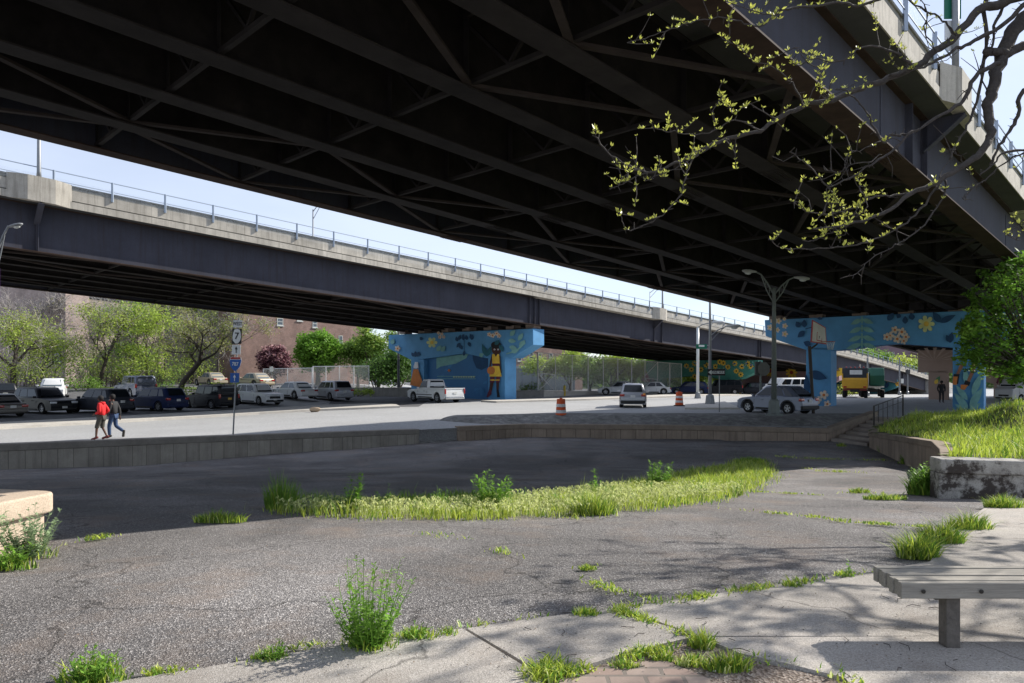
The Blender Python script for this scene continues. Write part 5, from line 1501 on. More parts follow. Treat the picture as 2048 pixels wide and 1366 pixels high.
# low walls
M_GREYC = concrete('grey_block', (.26, .25, .23), streak=.4)
def lowwall(px0, px1, yt, yb, d0_, d1_, label, m=None, th=.5):
    a = W(px0, yb, d0_); b = W(px1, yb, d1_); root = empty('low_wall', (a.x, a.y, 0), 0, label, 'wall')
    za = W(px0, yt, d0_).z; P = [Vector((0, 0, a.z-.6)), Vector((b.x-a.x, b.y-a.y, b.z-.6)), Vector((b.x-a.x, b.y-a.y, W(px1, yt, d1_).z)), Vector((0, 0, za))]
    dv = (P[1]-P[0]); nn = Vector((-dv.y, dv.x, 0)).normalized()
    MB().prism(P, nn*th).build('wall_face', m or M_GREYC, root, bevel=.03)
    MB().prism([P[3]-nn*.04+Vector((0, 0, .0)), P[2]-nn*.04, P[2]-nn*.04+Vector((0, 0, .1)), P[3]-nn*.04+Vector((0, 0, .1))], nn*(th+.08)).build('coping', m or M_GREYC, root)
lowwall(1022, 1087, 783, 797, 66, 68, 'grey concrete block at the foot of the tall fence')
lowwall(1088, 1235, 784, 792, 68, 80, 'pale low wall carrying the tall court fence', M_WALK)
lowwall(655, 835, 777, 789, 72, 68, 'shaded low wall under the trees left of the blue pier')
# ---- buildings ----
M_BRK = brick('red_brick', (.175, .098, .078), (.235, .14, .112), (.21, .18, .16))
M_BRK2 = brick('brown_brick', (.28, .205, .185), (.35, .265, .235), (.29, .26, .24))
M_STONE = brick('rubble_stone', (.22, .18, .14), (.34, .29, .23), (.13, .11, .09), .5, .22, msize=.03)
M_ROOFD = mat('dark_roof', (.05, .05, .055), rough=.9)
M_WF = mat('window_frame', (.45, .46, .44), rough=.6); M_WG = glassm('window_glass', (.05, .07, .09), rough=.08)
M_WFD = mat('dark_window_frame', (.03, .06, .05), rough=.6)
def building(label, px0, px1, d0_, d1_, ztop, m, depth, wins=(), zb=-1.5, cornice=True, cat='building', frame=None, name='brick_building', roof=None):
    a = W(px0, 746, d0_); b = W(px1, 746, d1_); a.z = b.z = 0
    root = empty(name, a, 0, label, cat)
    dv = (b-a); ln = dv.length; dv.normalize(); nn = Vector((-dv.y, dv.x, 0))
    P = [Vector((0, 0, zb)), dv*ln+Vector((0, 0, zb)), dv*ln+Vector((0, 0, ztop)), Vector((0, 0, ztop))]
    MB().prism(P, nn*depth).build('wall', m, root)
    MB().prism([P[3]-nn*.15-dv*.15+Vector((0, 0, .01)), P[2]-nn*.15+dv*.15+Vector((0, 0, .01)), P[2]-nn*.15+dv*.15+Vector((0, 0, .36)), P[3]-nn*.15-dv*.15+Vector((0, 0, .36))], nn*(depth+.3)).build('roof', roof or M_ROOFD, root)
    pln = Plane((a.x, a.y), (b.x, b.y))
    for (x0, y0, x1, y1) in wins:
        u0, z1 = pln.hit(x0, y0); u1, z0 = pln.hit(x1, y1)
        fr = MB(); t = .08
        for (ua, ub, za_, zb_) in ((u0, u0+t, z0, z1), (u1-t, u1, z0, z1), (u0+t, u1-t, z1-t, z1), (u0+t, u1-t, z0, z0+t), (u0+t, u1-t, (z0+z1)/2-t/2, (z0+z1)/2+t/2)):
            Q = [dv*ua+Vector((0, 0, za_)), dv*ub+Vector((0, 0, za_)), dv*ub+Vector((0, 0, zb_)), dv*ua+Vector((0, 0, zb_))]
            fr.prism([q-nn*.05 for q in Q], nn*.06)
        f = fr.build('window', frame or M_WF, root)
        Q = [dv*u0+Vector((0, 0, z0)), dv*u1+Vector((0, 0, z0)), dv*u1+Vector((0, 0, z1)), dv*u0+Vector((0, 0, z1))]
        MB().add([q-nn*.012 for q in Q], [(0, 1, 2, 3)]).build('pane', M_WG, f)
        MB().prism([Q[0]-nn*.14-dv*.1-Vector((0, 0, .14)), Q[1]-nn*.14+dv*.1-Vector((0, 0, .14)), Q[1]-nn*.14+dv*.1, Q[0]-nn*.14-dv*.1], nn*.14).build('sill', M_WF, f)
    return root
building('long red brick building behind the green and purple trees', 468, 738, 88, 104, 14, M_BRK, 4, [(554, 636, 566, 651), (594, 628, 604, 642), (677, 671, 685, 697), (625, 640, 634, 655)])
building('brown brick building behind the bare tree at the left', -120, 131, 84, 78, 13, M_BRK2, 3, [(107, 688, 122, 723), (40, 640, 54, 668), (72, 628, 84, 650)], frame=M_WFD)
building('rough stone wall face joining the brown brick building', 131, 330, 78.3, 92, 11, M_STONE, 1.2, [], name='stone_building')
building('grey siding building glimpsed behind the leaning tree', 325, 470, 99, 99, 16, mat('pale_siding', (.22, .20, .18), rough=.8), 12, [(410, 640, 424, 660), (436, 640, 450, 660)], name='siding_building')
building('red brick house with white windows behind the court fence', 1000, 1165, 112, 124, 9.5, M_BRK, 10, [(1059, 704, 1066, 722), (1077, 706, 1083, 724), (1098, 706, 1105, 724), (1035, 704, 1043, 722)])
building('grey long shed behind the court fence', 1020, 1150, 106, 108, 3.0, mat('grey_siding', (.20, .23, .27), rough=.7), 8, [], name='long_shed', roof=mat('pale_roof', (.35, .38, .42), rough=.6))
building('mauve brick house high on the hill seen through the blue portal', 1764, 1842, 190, 188, 10.8, mat('mauve_brick', (.16, .11, .13), rough=.8), 12, [(1769, 704, 1772.5, 712), (1777, 704, 1780.5, 712), (1784, 704, 1788.5, 711)])
building('small purple grey house on the left end of the hill', 1700, 1748, 186, 190, 8.6, mat('grey_brick', (.17, .15, .17), rough=.8), 10, [], name='hill_house')
# ======================= TREES =======================
M_BARK = mat('bark', (.075, .062, .052), rough=.95, var=.4, scale=12, bump=.6)
M_BARKL = mat('bark_pale', (.16, .14, .12), rough=.95, var=.35, scale=12)
M_TWIG = mat('grey_twigs', (.34, .31, .29), rough=.95, var=.3, island=.3)
def leafm(name, col, tr=.4, isl=.4): return mat('leaf_'+name, col, rough=.55, var=.25, scale=.8, island=isl, trans=tr, spec=.3)
LF = dict(maple=leafm('maple', (.17, .33, .04)), spring=leafm('spring', (.33, .43, .07)), mid=leafm('mid', (.18, .30, .055)), olive=leafm('olive', (.30, .30, .11)), dark=leafm('dark', (.085, .17, .035)), purple=leafm('purple', (.085, .03, .045)), pink=leafm('pink', (.55, .32, .34)), yell=leafm('yellowgreen', (.45, .52, .09)), redbud=leafm('redbud', (.38, .10, .20)))
def grow(mb, p, d, ln, r, depth, rs, tips, spread=.55, up=.12, n=6, kids=(2, 3), ok=None, shrink=.72):
    pts = [p]; rad = [r]; q = p.copy(); dd = d.copy()
    for k in range(3):
        dd = (dd+Vector((rs.gauss(0, .12), rs.gauss(0, .12), rs.gauss(0, .10)+up*.4))).normalized()
        q = q+dd*(ln/3); pts.append(q.copy()); rad.append(r*(1-.13*(k+1)))
    if ok and not all(ok(x) for x in pts): return
    mb.tube(pts, rad, n, cap=False)
    if depth == 0: tips.append((q, dd)); return
    for _ in range(rs.randint(*kids)):
        t = rs.random(); b = pts[2] if t < .35 else q
        nd = (dd+Vector((rs.gauss(0, spread), rs.gauss(0, spread), rs.gauss(0, spread*.8)+up))).normalized()
        grow(mb, b, nd, ln*shrink*rs.uniform(.8, 1.15), r*.6, depth-1, rs, tips, spread, up, max(3, n-1), kids, ok, shrink)
def leaves(mb, c, rad, n, size, rs, mi=0, flat=.5, squash=.8):
    for _ in range(n):
        v = Vector((rs.gauss(0, 1), rs.gauss(0, 1), rs.gauss(0, 1)*squash)); 
        if v.length > 2.2: v *= 2.2/v.length
        p = c+v*rad*.55
        a = Vector((rs.gauss(0, 1), rs.gauss(0, 1), rs.gauss(0, .6))).normalized()
        nn = (Vector((rs.gauss(0, .8), rs.gauss(0, .8), 1.0))).normalized()
        b = a.cross(nn).normalized(); s = size*rs.uniform(.6, 1.3)
        mb.add([p-a*s, p+b*s*flat, p+a*s, p-b*s*flat], [(0, 1, 2, 3)], mi)
def tree(name, label, pos, H, cr, leaf, seed, dens=60, size=.14, tr=.16, lean=(0, 0), trunk_f=.3, clump=.8, depth=3, bark=None, group=None, twigs=0, kids=(2, 3), spread=.55, leaf2=None, cat='tree', up=.12, low=0, ball=None):
    rs = random.Random(seed); root = empty(name, pos, 0, label, cat, group)
    mb = MB(); tips = []
    th = H*trunk_f; top = Vector((lean[0]*th, lean[1]*th, th))
    mb.tube([Vector((0, 0, -.3)), Vector((lean[0]*th*.3, lean[1]*th*.3, th*.45)), top], [tr*1.35, tr, tr*.85], 9, cap=False)
    k = 4 if depth > 2 else 5
    ln = (H-th)*.36
    for i in range(k):
        a = 2*math.pi*(i+rs.random()*.5)/k; w = cr/(H-th)
        d = Vector((math.cos(a)*w*1.15+lean[0]*.6, math.sin(a)*w*1.15+lean[1]*.6, rs.uniform(.7, 1.2))).normalized()
        grow(mb, top*rs.uniform(.85, 1), d, ln*rs.uniform(.8, 1.1), tr*.55, depth-1, rs, tips, spread, up, 6, kids)
    if ball:
        tips = []; rx, rz, cz, cnt = ball
        for i in range(cnt):
            z = 1-2*(i+.5)/cnt; rr_ = math.sqrt(1-z*z); a = i*2.39996; k = rs.uniform(.62, .98)*(1+.10*math.sin(3*a+z*4))
            c = Vector((rx*rr_*math.cos(a)*k, rx*rr_*math.sin(a)*k, cz+rz*z*k)); tips.append((c, Vector((0, 0, 1))))
            if i % 3 == 0: mb.tube([top*.8, (top*.8).lerp(c, .5)+Vector((0, 0, .2)), c], [tr*.4, tr*.2, .02], 5, cap=False)
    for _ in range(low):
        a = rs.uniform(0, 6.283); r_ = cr*rs.uniform(.1, .9); c = Vector((r_*math.cos(a), r_*math.sin(a), rs.uniform(.7, th+1.2))); tips.append((c, Vector((0, 0, 1))))
        mb.tube([Vector((c.x*.5, c.y*.5, 0)), c*.6+Vector((0, 0, .1)), c], [.03, .02, .01], 4, cap=False)
    mb.build('trunk', bark or M_BARK, root, smooth=True)
    if twigs:
        mb = MB(); dm = []
        for (p, d) in tips:
            for _ in range(twigs):
                grow(mb, p-d*rs.uniform(0, .5), (d+Vector((rs.gauss(0, .6), rs.gauss(0, .6), rs.gauss(-.05, .5)))).normalized(), rs.uniform(.6, 1.3), .021, 2, rs, dm, .6, 0, 3, (2, 3), None, .7)
        mb.build('twigs', M_TWIG, root)
    if leaf and dens:
        mb = MB()
        for (p, d) in tips: leaves(mb, p+d*clump*.2, clump*rs.uniform(.6, 1.25), int(dens*rs.uniform(.5, 1.4)), size, rs, 0)
        if leaf2:
            for (p, d) in tips: leaves(mb, p+Vector((0, 0, clump*.4)), clump*.8, int(dens*(.55 if leaf2 == 'pink' else .3)), size, rs, 1)
        mb.build('crown', [LF[leaf]]+([LF[leaf2]] if leaf2 else []), root)
    return root
def tp(px, d):
    p = W(px, 746, d); return (p.x, p.y, gz(p.x, p.y))
def hh(px, topy, d): p = tp(px, d); return W(px, topy, d).z-p[2]
tree('bare_tree', 'grey leafless tree with fine twigs in front of the brown building', tp(60, 76), 11.5, 5.5, 'olive', 11, dens=4, size=.1, tr=.25, depth=4, twigs=6, kids=(2, 3), clump=1.0, bark=M_BARKL)
tree('bare_tree', 'second grey twiggy tree rising behind the first parked cars', tp(135, 84), 12.5, 5.5, 'olive', 12, dens=2, size=.1, tr=.22, depth=4, twigs=5, clump=1.0, bark=M_BARKL)
tree('young_leaf_tree', 'light green tree with a dark trunk at the far left', tp(26, 61), 7.8, 4.2, 'spring', 21, dens=60, size=.11, tr=.26, trunk_f=.30, depth=4, clump=1.0, twigs=2, leaf2='olive', low=18)
tree('young_leaf_tree', 'light green tree left of the stone wall face', tp(84, 66), 6.0, 3.2, 'spring', 22, dens=60, size=.11, tr=.13, depth=4, clump=1.0, twigs=1, low=14)
tree('young_leaf_tree', 'spring green tree with a slanting trunk before the stone wall', tp(200, 66), 9.5, 3.8, 'spring', 23, dens=46, size=.11, tr=.17, lean=(.22, 0), depth=4, clump=.85, twigs=2, leaf2='olive', low=26)
tree('young_leaf_tree', 'slim green saplings behind the pale boxy wagon', tp(262, 70), 9.6, 3.0, 'mid', 24, dens=70, size=.12, tr=.10, depth=3, clump=.85, low=34)
tree('young_leaf_tree', 'bright green sapling right of the saplings', tp(293, 68), 8.6, 2.4, 'spring', 25, dens=60, size=.12, tr=.09, depth=4, clump=.8, low=30)
tree('young_leaf_tree', 'thin spring tree behind the white car', tp(330, 84), 13.5, 4.6, 'olive', 26, dens=44, size=.13, tr=.14, depth=4, clump=.9, twigs=1, leaf2='spring')
tree('leaning_tree', 'dark leaning tree with sparse bronze green foliage', tp(352, 58), 7.6, 3.9, 'olive', 27, dens=40, size=.10, tr=.22, lean=(.62, .1), trunk_f=.40, depth=4, clump=.8, twigs=1, leaf2='spring', spread=.7)
tree('young_leaf_tree', 'hazy spring tree in the gap behind the small raised lot', tp(385, 92), 14, 4.5, 'spring', 28, dens=50, size=.14, tr=.16, depth=4, clump=1.1, twigs=2, leaf2='olive', low=30)
tree('young_leaf_tree', 'hazy olive tree before the right end of the stone wall', tp(240, 76), 11, 4.0, 'olive', 29, dens=36, size=.12, tr=.14, depth=4, clump=1.0, twigs=3, leaf2='spring')
tree('young_leaf_tree', 'pale twiggy tree left of the brick building corner', tp(436, 82), 11, 3.6, 'olive', 30, dens=30, size=.12, tr=.14, depth=4, clump=1.0, twigs=3, leaf2='spring')
tree('maple_tree', 'round bright green maple in front of the brick building', tp(636, 84), hh(636, 655, 84)*.96, 2.7, 'maple', 31, dens=170, size=.19, tr=.28, trunk_f=.3, depth=2, clump=.8, ball=(2.45, 2.35, 3.9, 90))
tree('plum_tree', 'purple leaved plum tree with pink blossom beside the maple', tp(549, 87), hh(549, 680, 87), 2.7, 'purple', 32, dens=110, size=.16, tr=.18, trunk_f=.3, depth=2, clump=.7, leaf2='pink', ball=(1.9, 1.7, 2.7, 60))
tree('green_tree', 'leafy tree right of the maple', tp(716, 86), hh(716, 668, 86), 2.6, 'mid', 33, dens=90, size=.17, tr=.2, trunk_f=.2, depth=4, clump=.9)
tree('green_tree', 'taller yellow green tree behind the lot fence', tp(757, 84), hh(757, 656, 84), 2.6, 'mid', 34, dens=90, size=.17, tr=.2, trunk_f=.18, depth=4, clump=.95, leaf2='spring')
tree('green_tree', 'dark shrubby tree touching the left end of the blue pier', tp(800, 78), hh(800, 690, 78), 2.6, 'dark', 35, dens=110, size=.17, tr=.18, trunk_f=.12, depth=4, clump=1.0)
tree('green_tree', 'dark low tree under the two taller ones behind the fence', tp(752, 76), hh(752, 715, 76), 2.6, 'dark', 36, dens=110, size=.16, tr=.14, trunk_f=.1, depth=3, clump=1.1)
for k, (px, d, ty, cr, lf, lab) in enumerate(((1085, 98, 700, 2.4, 'spring', 'yellow green tree above the left part of the court fence'), (1140, 100, 696, 3.0, 'spring', 'broad spring tree behind the court fence'), (1180, 97, 712, 2.6, 'mid', 'green tree with dark trunk behind the court fence'),
        (1222, 99, 704, 2.8, 'spring', 'light tree behind the middle of the court fence'), (1262, 102, 716, 2.8, 'spring', 'small bright tree above the driving crossover'), (1330, 108, 722, 3, 'mid', 'tree seen through the right end of the court fence'), (1446, 112, 728, 3.2, 'yell', 'sunny yellow green bush tree seen through the sunflower pier'), (1380, 112, 735, 2.6, 'yell', 'small sunny bush left of the sunflower pier opening'))):
    tree('green_tree', lab, tp(px, d), hh(px, ty, d), cr, lf, 40+k, dens=90, size=.19, tr=.2, trunk_f=.15, depth=4 if cr > 2.5 else 3, clump=1.0, group='trees behind the court fence')
tree('redbud_tree', 'pink blossoming redbud behind the court fence', tp(1303, 98), hh(1303, 738, 98), 1.6, 'redbud', 52, dens=70, size=.12, tr=.1, trunk_f=.2, depth=3, clump=.6)
for k, (px, d, ty, cr, lf, lab) in enumerate(((1722, 170, 694, 4.5, 'mid', 'green tree on the hill at the left of the portal view'), (1752, 175, 692, 5, 'mid', 'green tree beside the mauve house on the hill'), (1812, 168, 700, 5, 'yell', 'sunny yellow green tree in front of the mauve house'), (1842, 162, 712, 4.5, 'spring', 'spring green tree above the ramp parapet'), (1868, 165, 722, 4.5, 'mid', 'tree beside the tan pier on the hill'), (1900, 160, 735, 4, 'mid', 'low tree between the tan and blue piers'))):
    p = tp(px, d); tree('hill_tree', lab, (p[0], p[1], p[2]), hh(px, ty, d), cr, lf, 60+k, dens=100, size=.34, tr=.3, trunk_f=.3, depth=3, clump=2.0, group='trees on the hill beyond the ramp')
# shrubs on the raised lot bank and verge
def shrub(px, d, w, h, lf, seed, label, group='shrubs around the parking lots'):
    p = tp(px, d); root = empty('shrub', p, 0, label, 'shrub', group); rs = random.Random(seed); mb = MB(); st = MB()
    for k in range(int(5+w*3)):
        c = Vector((rs.uniform(-w, w), rs.uniform(-.5, .5), h*rs.uniform(.25, .75))); leaves(mb, c, h*.45, 90, .10, rs); st.tube([Vector((c.x*.5, c.y*.5, 0)), c], [.03, .01], 4)
    st.build('stems', M_BARK, root); mb.build('foliage', LF[lf], root)
shrub(30, 70, 4.0, 3.0, 'spring', 11, 'tangled green undergrowth behind the cars at the far left')
shrub(140, 72, 2.6, 3.4, 'mid', 12, 'tall green thicket against the foot of the stone wall')
shrub(225, 74, 3.0, 3.6, 'spring', 13, 'spring green thicket between the slanting trunks')
shrub(305, 74, 3.0, 3.4, 'mid', 14, 'leafy thicket right of the saplings')
shrub(375, 84, 3.4, 3.2, 'spring', 15, 'bright thicket behind the white car on the raised lot')
shrub(395, 56, 2.2, 1.3, 'spring', 1, 'sunlit yellow green shrub between the navy suv and the leaning trunk')
shrub(455, 60, 1.6, 1.0, 'spring', 2, 'low green shrub behind the black boxy suv')
shrub(300, 60, 1.6, 1.2, 'mid', 3, 'green shrub right of the pale boxy wagon')
shrub(165, 62, 1.6, 1.2, 'mid', 4, 'green shrub behind the dark crossover')
shrub(700, 68, 2.0, .8, 'spring', 5, 'low bright weeds at the end of the lot fence')
shrub(1688, 92, 2.6, 2.0, 'yell', 6, 'sunny yellow bush left of the dump truck')
shrub(1060, 72, 1.2, 1.3, 'mid', 7, 'green bush at the foot of the court fence by the blue pier')
# far wooded hills
def ridge(name, pts, leaf, seed, n, size):
    rs = random.Random(seed); mb = MB()
    for _ in range(n):
        t = rs.random()*(len(pts)-1); i = int(t); f = t-i
        a, b = pts[i], pts[i+1]; px = a[0]+(b[0]-a[0])*f; d = a[2]+(b[2]-a[2])*f+rs.uniform(0, 25); ty = a[1]+(b[1]-a[1])*f
        ty += 7*math.sin(px*.045+seed)+4*math.sin(px*.13)
        zt = W(px, ty, d).z; z = -2+(zt+2)*rs.random()**.6
        c = Vector((W(px, 0, d).x, d, z)); leaves(mb, c, size*3.2, 9, size, rs, rs.randint(0, 1))
    o = mb.build(name, [LF[leaf], LF['mid']], None); tag(o, None, None, kind='stuff')
    # wooded slope body behind the leaves
    V = []; 
    for k in range(60):
        t = k/59*(len(pts)-1); i = min(int(t), len(pts)-2); f = t-i; a, b = pts[i], pts[i+1]
        px = a[0]+(b[0]-a[0])*f; d = a[2]+(b[2]-a[2])*f+22; ty = a[1]+(b[1]-a[1])*f+6
        q = W(px, ty, d); V += [(q.x, q.y-26, -3), (q.x, q.y, max(q.z, -1)), (q.x*1.3, q.y*1.3+60, max(q.z, -1))]
    mb = MB().add(V, [(k*3+j, k*3+3+j, k*3+4+j, k*3+1+j) for k in range(59) for j in (0, 1)])
    tag(mb.build('hill', mat('wooded_hill', (.045, .065, .025), rough=1, var=.4, scale=.15), smooth=True), None, None, kind='structure')
ridge('far_woods', [(-500, 690, 170), (300, 690, 170), (800, 705, 160), (1000, 715, 150), (1350, 722, 150), (1500, 735, 170), (1650, 728, 190), (1720, 706, 215), (1850, 700, 215), (2000, 722, 200), (2500, 700, 170)], 'dark', 5, 7000, .55)
# lawn patches
M_LAWN = asphalt('lawn', [(0, (.06, .09, .02)), (.5, (.11, .16, .04)), (1, (.17, .22, .06))], 9, .5, .25, tint=(.2, .2, .09), tamt=.4)
slab('verge', [g2(560, 817), g2(640, 812), g2(700, 809)], [(-9.5, 49.2), (-10.6, 50.6), (-12.5, 49.5)][::-1], .06, M_LAWN, n=10)
slab('lawn', [(-60, 62), (-40, 64), (-24, 62), (-20, 62)], [(-60, 66), (-40, 67), (-24, 65), (-20, 65)], .05, M_LAWN, n=20, cols=6)
slab('lawn', [(1, 78), (14, 88), (30, 104)], [(-4, 90), (8, 102), (24, 125)], .05, M_LAWN, n=12, cols=10)
slab('lawn', [(46, 108), (60, 128), (90, 160)], [(30, 118), (40, 140), (60, 180)], .05, M_LAWN, n=12, cols=10)
slab('lot_surface', [(2, 92), (16, 104), (30, 112)], [(-30, 150), (30, 160), (50, 150)], .06, M_LOT, n=12, cols=12)

# ---- right maple on the bank ----
pb = W(2072, 800, 29.5); pos = (pb.x, 29.5, bankz(pb.x, 29.5))
rs = random.Random(77); root = empty('maple_tree', pos, 0, 'dense green maple at the right edge overhanging the blue pier', 'tree'); tips = []
mb = MB(); mb.tube([(0, 0, -.2), (.05, 0, .9), (0, .1, 1.8)], [.17, .13, .11], 10)
mb.build('trunk', M_BARK, root, smooth=True)
mb = MB(); lb = MB(); 
cc = [(2010, 700, 1.0), (1975, 705, .8), (1945, 690, .6), (1990, 640, 1.0), (2040, 620, 1.2), (2000, 580, .8), (2030, 545, .8), (1955, 640, .6), (1935, 655, .45), (2060, 700, 1.0), (2080, 560, 1.0), (2110, 640, 1.2), (2020, 525, .45), (1985, 610, .7), (2045, 735, .6), (1962, 722, .4), (2150, 600, 1.2), (2130, 700, 1.0), (1992, 745, .35), (1922, 668, .35), (2005, 668, .9), (1968, 672, .7), (2100, 520, .8), (1952, 588, .35), (1990, 722, .6), (2020, 738, .6), (1950, 735, .35), (2062, 745, .6), (1935, 712, .4), (2095, 742, .7), (1975, 738, .35)]
for _ in range(70):
    a = rs.uniform(0, 6.283); k_ = rs.uniform(.75, 1.12); cc.append((2050+118*k_*math.cos(a), 640+118*k_*math.sin(a), rs.uniform(.12, .35)))
for px, py, r_ in cc:
    for k in range(3 if r_ > .35 else 1):
        d = 29.5+rs.uniform(-1.0, 1.0)*1.8; c = W(px+rs.uniform(-10, 10), py+rs.uniform(-8, 8), d)-Vector(pos)
        mb.tube([Vector((0, .1, 1.6)), Vector((c.x*.5, c.y*.5, 1.6+(c.z-1.6)*.6)), c], [.05, .03, .012], 5)
        leaves(lb, c, r_*.83, int(115*r_**1.3)+14, .11, rs, rs.choice((0, 0, 1)), .55)
mb.build('limbs', M_BARK, root, smooth=True); lb.build('crown', [leafm('shade_maple', (.115, .235, .03), tr=.45, isl=.5), leafm('shade_maple_light', (.25, .42, .06), tr=.45, isl=.5)], root)

# ======================= FOREGROUND TREE =======================
M_LOC = mat('locust_bark', (.055, .047, .043), rough=.9, var=.4, scale=25, bump=.5)
M_SPR = mat('leaf_fresh_buds', (.60, .62, .13), rough=.45, var=.2, scale=4, island=.35, trans=.35, spec=.35)
tpos = Vector((6.3, 3.7, .71))
root = empty('locust_tree', tpos, 0, 'honey locust at the right, dark crooked branches with fresh yellow green leaf tufts overhead', 'tree')
BR = [ # (points px,py ; depth start,end ; radius start,end ; leafiness)
 ([(2300, -60), (2150, -10), (2048, 40), (2022, 72), (2000, 125), (1982, 183), (1975, 220), (1982, 264), (1971, 293), (1931, 330), (1876, 362), (1821, 388), (1766, 425), (1711, 447), (1627, 458)], 5.4, 4.6, .115, .006, .25),
 ([(2200, 80), (2090, 82), (2048, 92), (2015, 106), (1990, 104), (1975, 101)], 5.3, 5.1, .06, .035, 0),
 ([(2200, -80), (2022, 0), (1957, 22), (1913, 70), (1872, 103), (1825, 135), (1766, 161), (1730, 174), (1664, 198), (1605, 212), (1554, 238), (1521, 260), (1455, 278), (1400, 300), (1383, 312), (1340, 332), (1297, 344), (1262, 332), (1223, 312), (1196, 278), (1190, 258)], 5.2, 4.4, .055, .004, .55),
 ([(1400, 300), (1383, 324), (1372, 351), (1360, 390), (1325, 430), (1286, 453), (1255, 459), (1243, 440), (1239, 424)], 4.5, 4.4, .010, .003, .5),
 ([(1297, 344), (1262, 359), (1240, 368), (1221, 379)], 4.4, 4.35, .006, .003, .8),
 ([(1455, 278), (1420, 295), (1370, 325), (1330, 345), (1290, 362)], 4.5, 4.4, .006, .003, 1.0),
 ([(1825, 135), (1805, 113), (1784, 103), (1730, 92), (1700, 110), (1671, 124), (1627, 117), (1600, 130), (1579, 117)], 4.9, 4.6, .016, .003, .9),
 ([(2100, -30), (2048, 11), (2000, 55), (1950, 80), (1913, 99), (1870, 122), (1839, 135), (1780, 150)], 5.2, 4.9, .03, .01, .2),
 ([(2150, 150), (2048, 180), (2035, 230), (2020, 262), (2000, 290), (1980, 330)], 5.3, 5.1, .03, .01, .1),
 ([(2000, 125), (1986, 130), (1949, 154), (1927, 198), (1887, 227), (1825, 264), (1790, 270), (1762, 282), (1740, 234), (1715, 201), (1686, 179), (1672, 180)], 5.0, 4.6, .028, .004, .12),
 ([(1825, 264), (1781, 304), (1751, 322), (1715, 348), (1680, 366), (1656, 373), (1634, 351), (1612, 326), (1594, 312), (1579, 304)], 4.8, 4.5, .014, .004, .2),
 ([(1821, 388), (1780, 392), (1744, 395), (1715, 414), (1680, 424), (1656, 428), (1620, 425), (1600, 415), (1587, 403)], 4.8, 4.6, .012, .003, .6),
 ([(1969, -20), (1971, 73), (1964, 146), (1949, 220), (1930, 262), (1913, 286), (1900, 320)], 5.2, 5.0, .025, .006, .1),
 ([(1891, 362), (1887, 395), (1869, 421), (1839, 458), (1800, 485), (1784, 494), (1740, 520), (1715, 545), (1680, 557)], 4.9, 4.6, .010, .003, .12),
 ([(2100, 280), (2048, 304), (2004, 330), (1970, 360), (1949, 373), (1935, 390), (1927, 399)], 5.2, 5.0, .012, .003, .1),
 ([(1876, 372), (1840, 420), (1800, 452), (1750, 478), (1700, 492), (1650, 495), (1600, 498), (1560, 495), (1538, 477)], 4.9, 4.6, .012, .003, .8),
 ([(1560, 20), (1520, 52), (1480, 42), (1435, 35), (1380, 45), (1330, 62), (1290, 75), (1255, 85)], 4.7, 4.4, .010, .003, .8),
 ([(1800, -30), (1748, 4), (1704, 11), (1675, 5), (1600, 15), (1560, 20)], 4.9, 4.7, .014, .010, .9),
 ([(1610, -30), (1580, 5), (1550, 30), (1520, 25), (1480, 12), (1450, 2)], 4.8, 4.6, .009, .003, 1.0),
 ([(1605, 212), (1598, 190), (1585, 165), (1576, 157), (1546, 132), (1510, 124), (1488, 103), (1459, 80)], 4.7, 4.5, .009, .003, 1.0),
 ([(1554, 238), (1500, 210), (1470, 225), (1450, 205), (1440, 190)], 4.6, 4.5, .006, .003, 1.0),
 ([(1521, 260), (1470, 240), (1430, 262), (1380, 268), (1340, 262), (1310, 255), (1300, 240)], 4.6, 4.5, .007, .003, .9),
 ([(1664, 198), (1640, 170), (1650, 140), (1620, 130), (1590, 95)], 4.7, 4.6, .007, .003, 1.0),
 ([(1664, 198), (1643, 190), (1640, 160), (1643, 140)], 4.7, 4.6, .004, .002, 1.0),
 ([(1715, 414), (1700, 440), (1680, 460), (1650, 470), (1630, 480)], 4.7, 4.6, .006, .003, .9),
 ([(1715, 348), (1720, 380), (1735, 400), (1725, 425), (1700, 440), (1690, 470)], 4.7, 4.6, .006, .003, .9),
 ([(1656, 373), (1652, 400), (1660, 410), (1665, 440), (1680, 470)], 4.6, 4.6, .005, .003, .9),
 ([(1744, 322), (1700, 330), (1680, 345), (1650, 340)], 4.7, 4.6, .005, .003, .3),
 ([(1762, 282), (1720, 300), (1695, 310), (1690, 330), (1700, 360)], 4.7, 4.6, .005, .003, .4),
 ([(1931, 330), (1915, 310), (1900, 300), (1880, 310)], 4.9, 4.8, .006, .003, .4),
 ([(2048, 440), (2030, 455), (2015, 470), (2040, 480)], 5.0, 5.0, .006, .003, .9),
 ([(2150, 320), (2060, 300), (2010, 305), (1985, 330), (1960, 350)], 5.2, 5.0, .02, .006, .1),
 ([(1913, 70), (1890, 45), (1870, 30), (1830, 10), (1800, -20)], 5.0, 4.9, .012, .006, .2),
 ([(1872, 103), (1850, 60), (1855, 30), (1840, -10)], 5.0, 4.9, .008, .004, .5),
 ([(2022, 0), (1990, 40), (1985, 90), (1960, 140), (1975, 180)], 5.2, 5.1, .02, .006, .1)]
rs = random.Random(9); lb = MB(); bms = MB(); tw = MB()
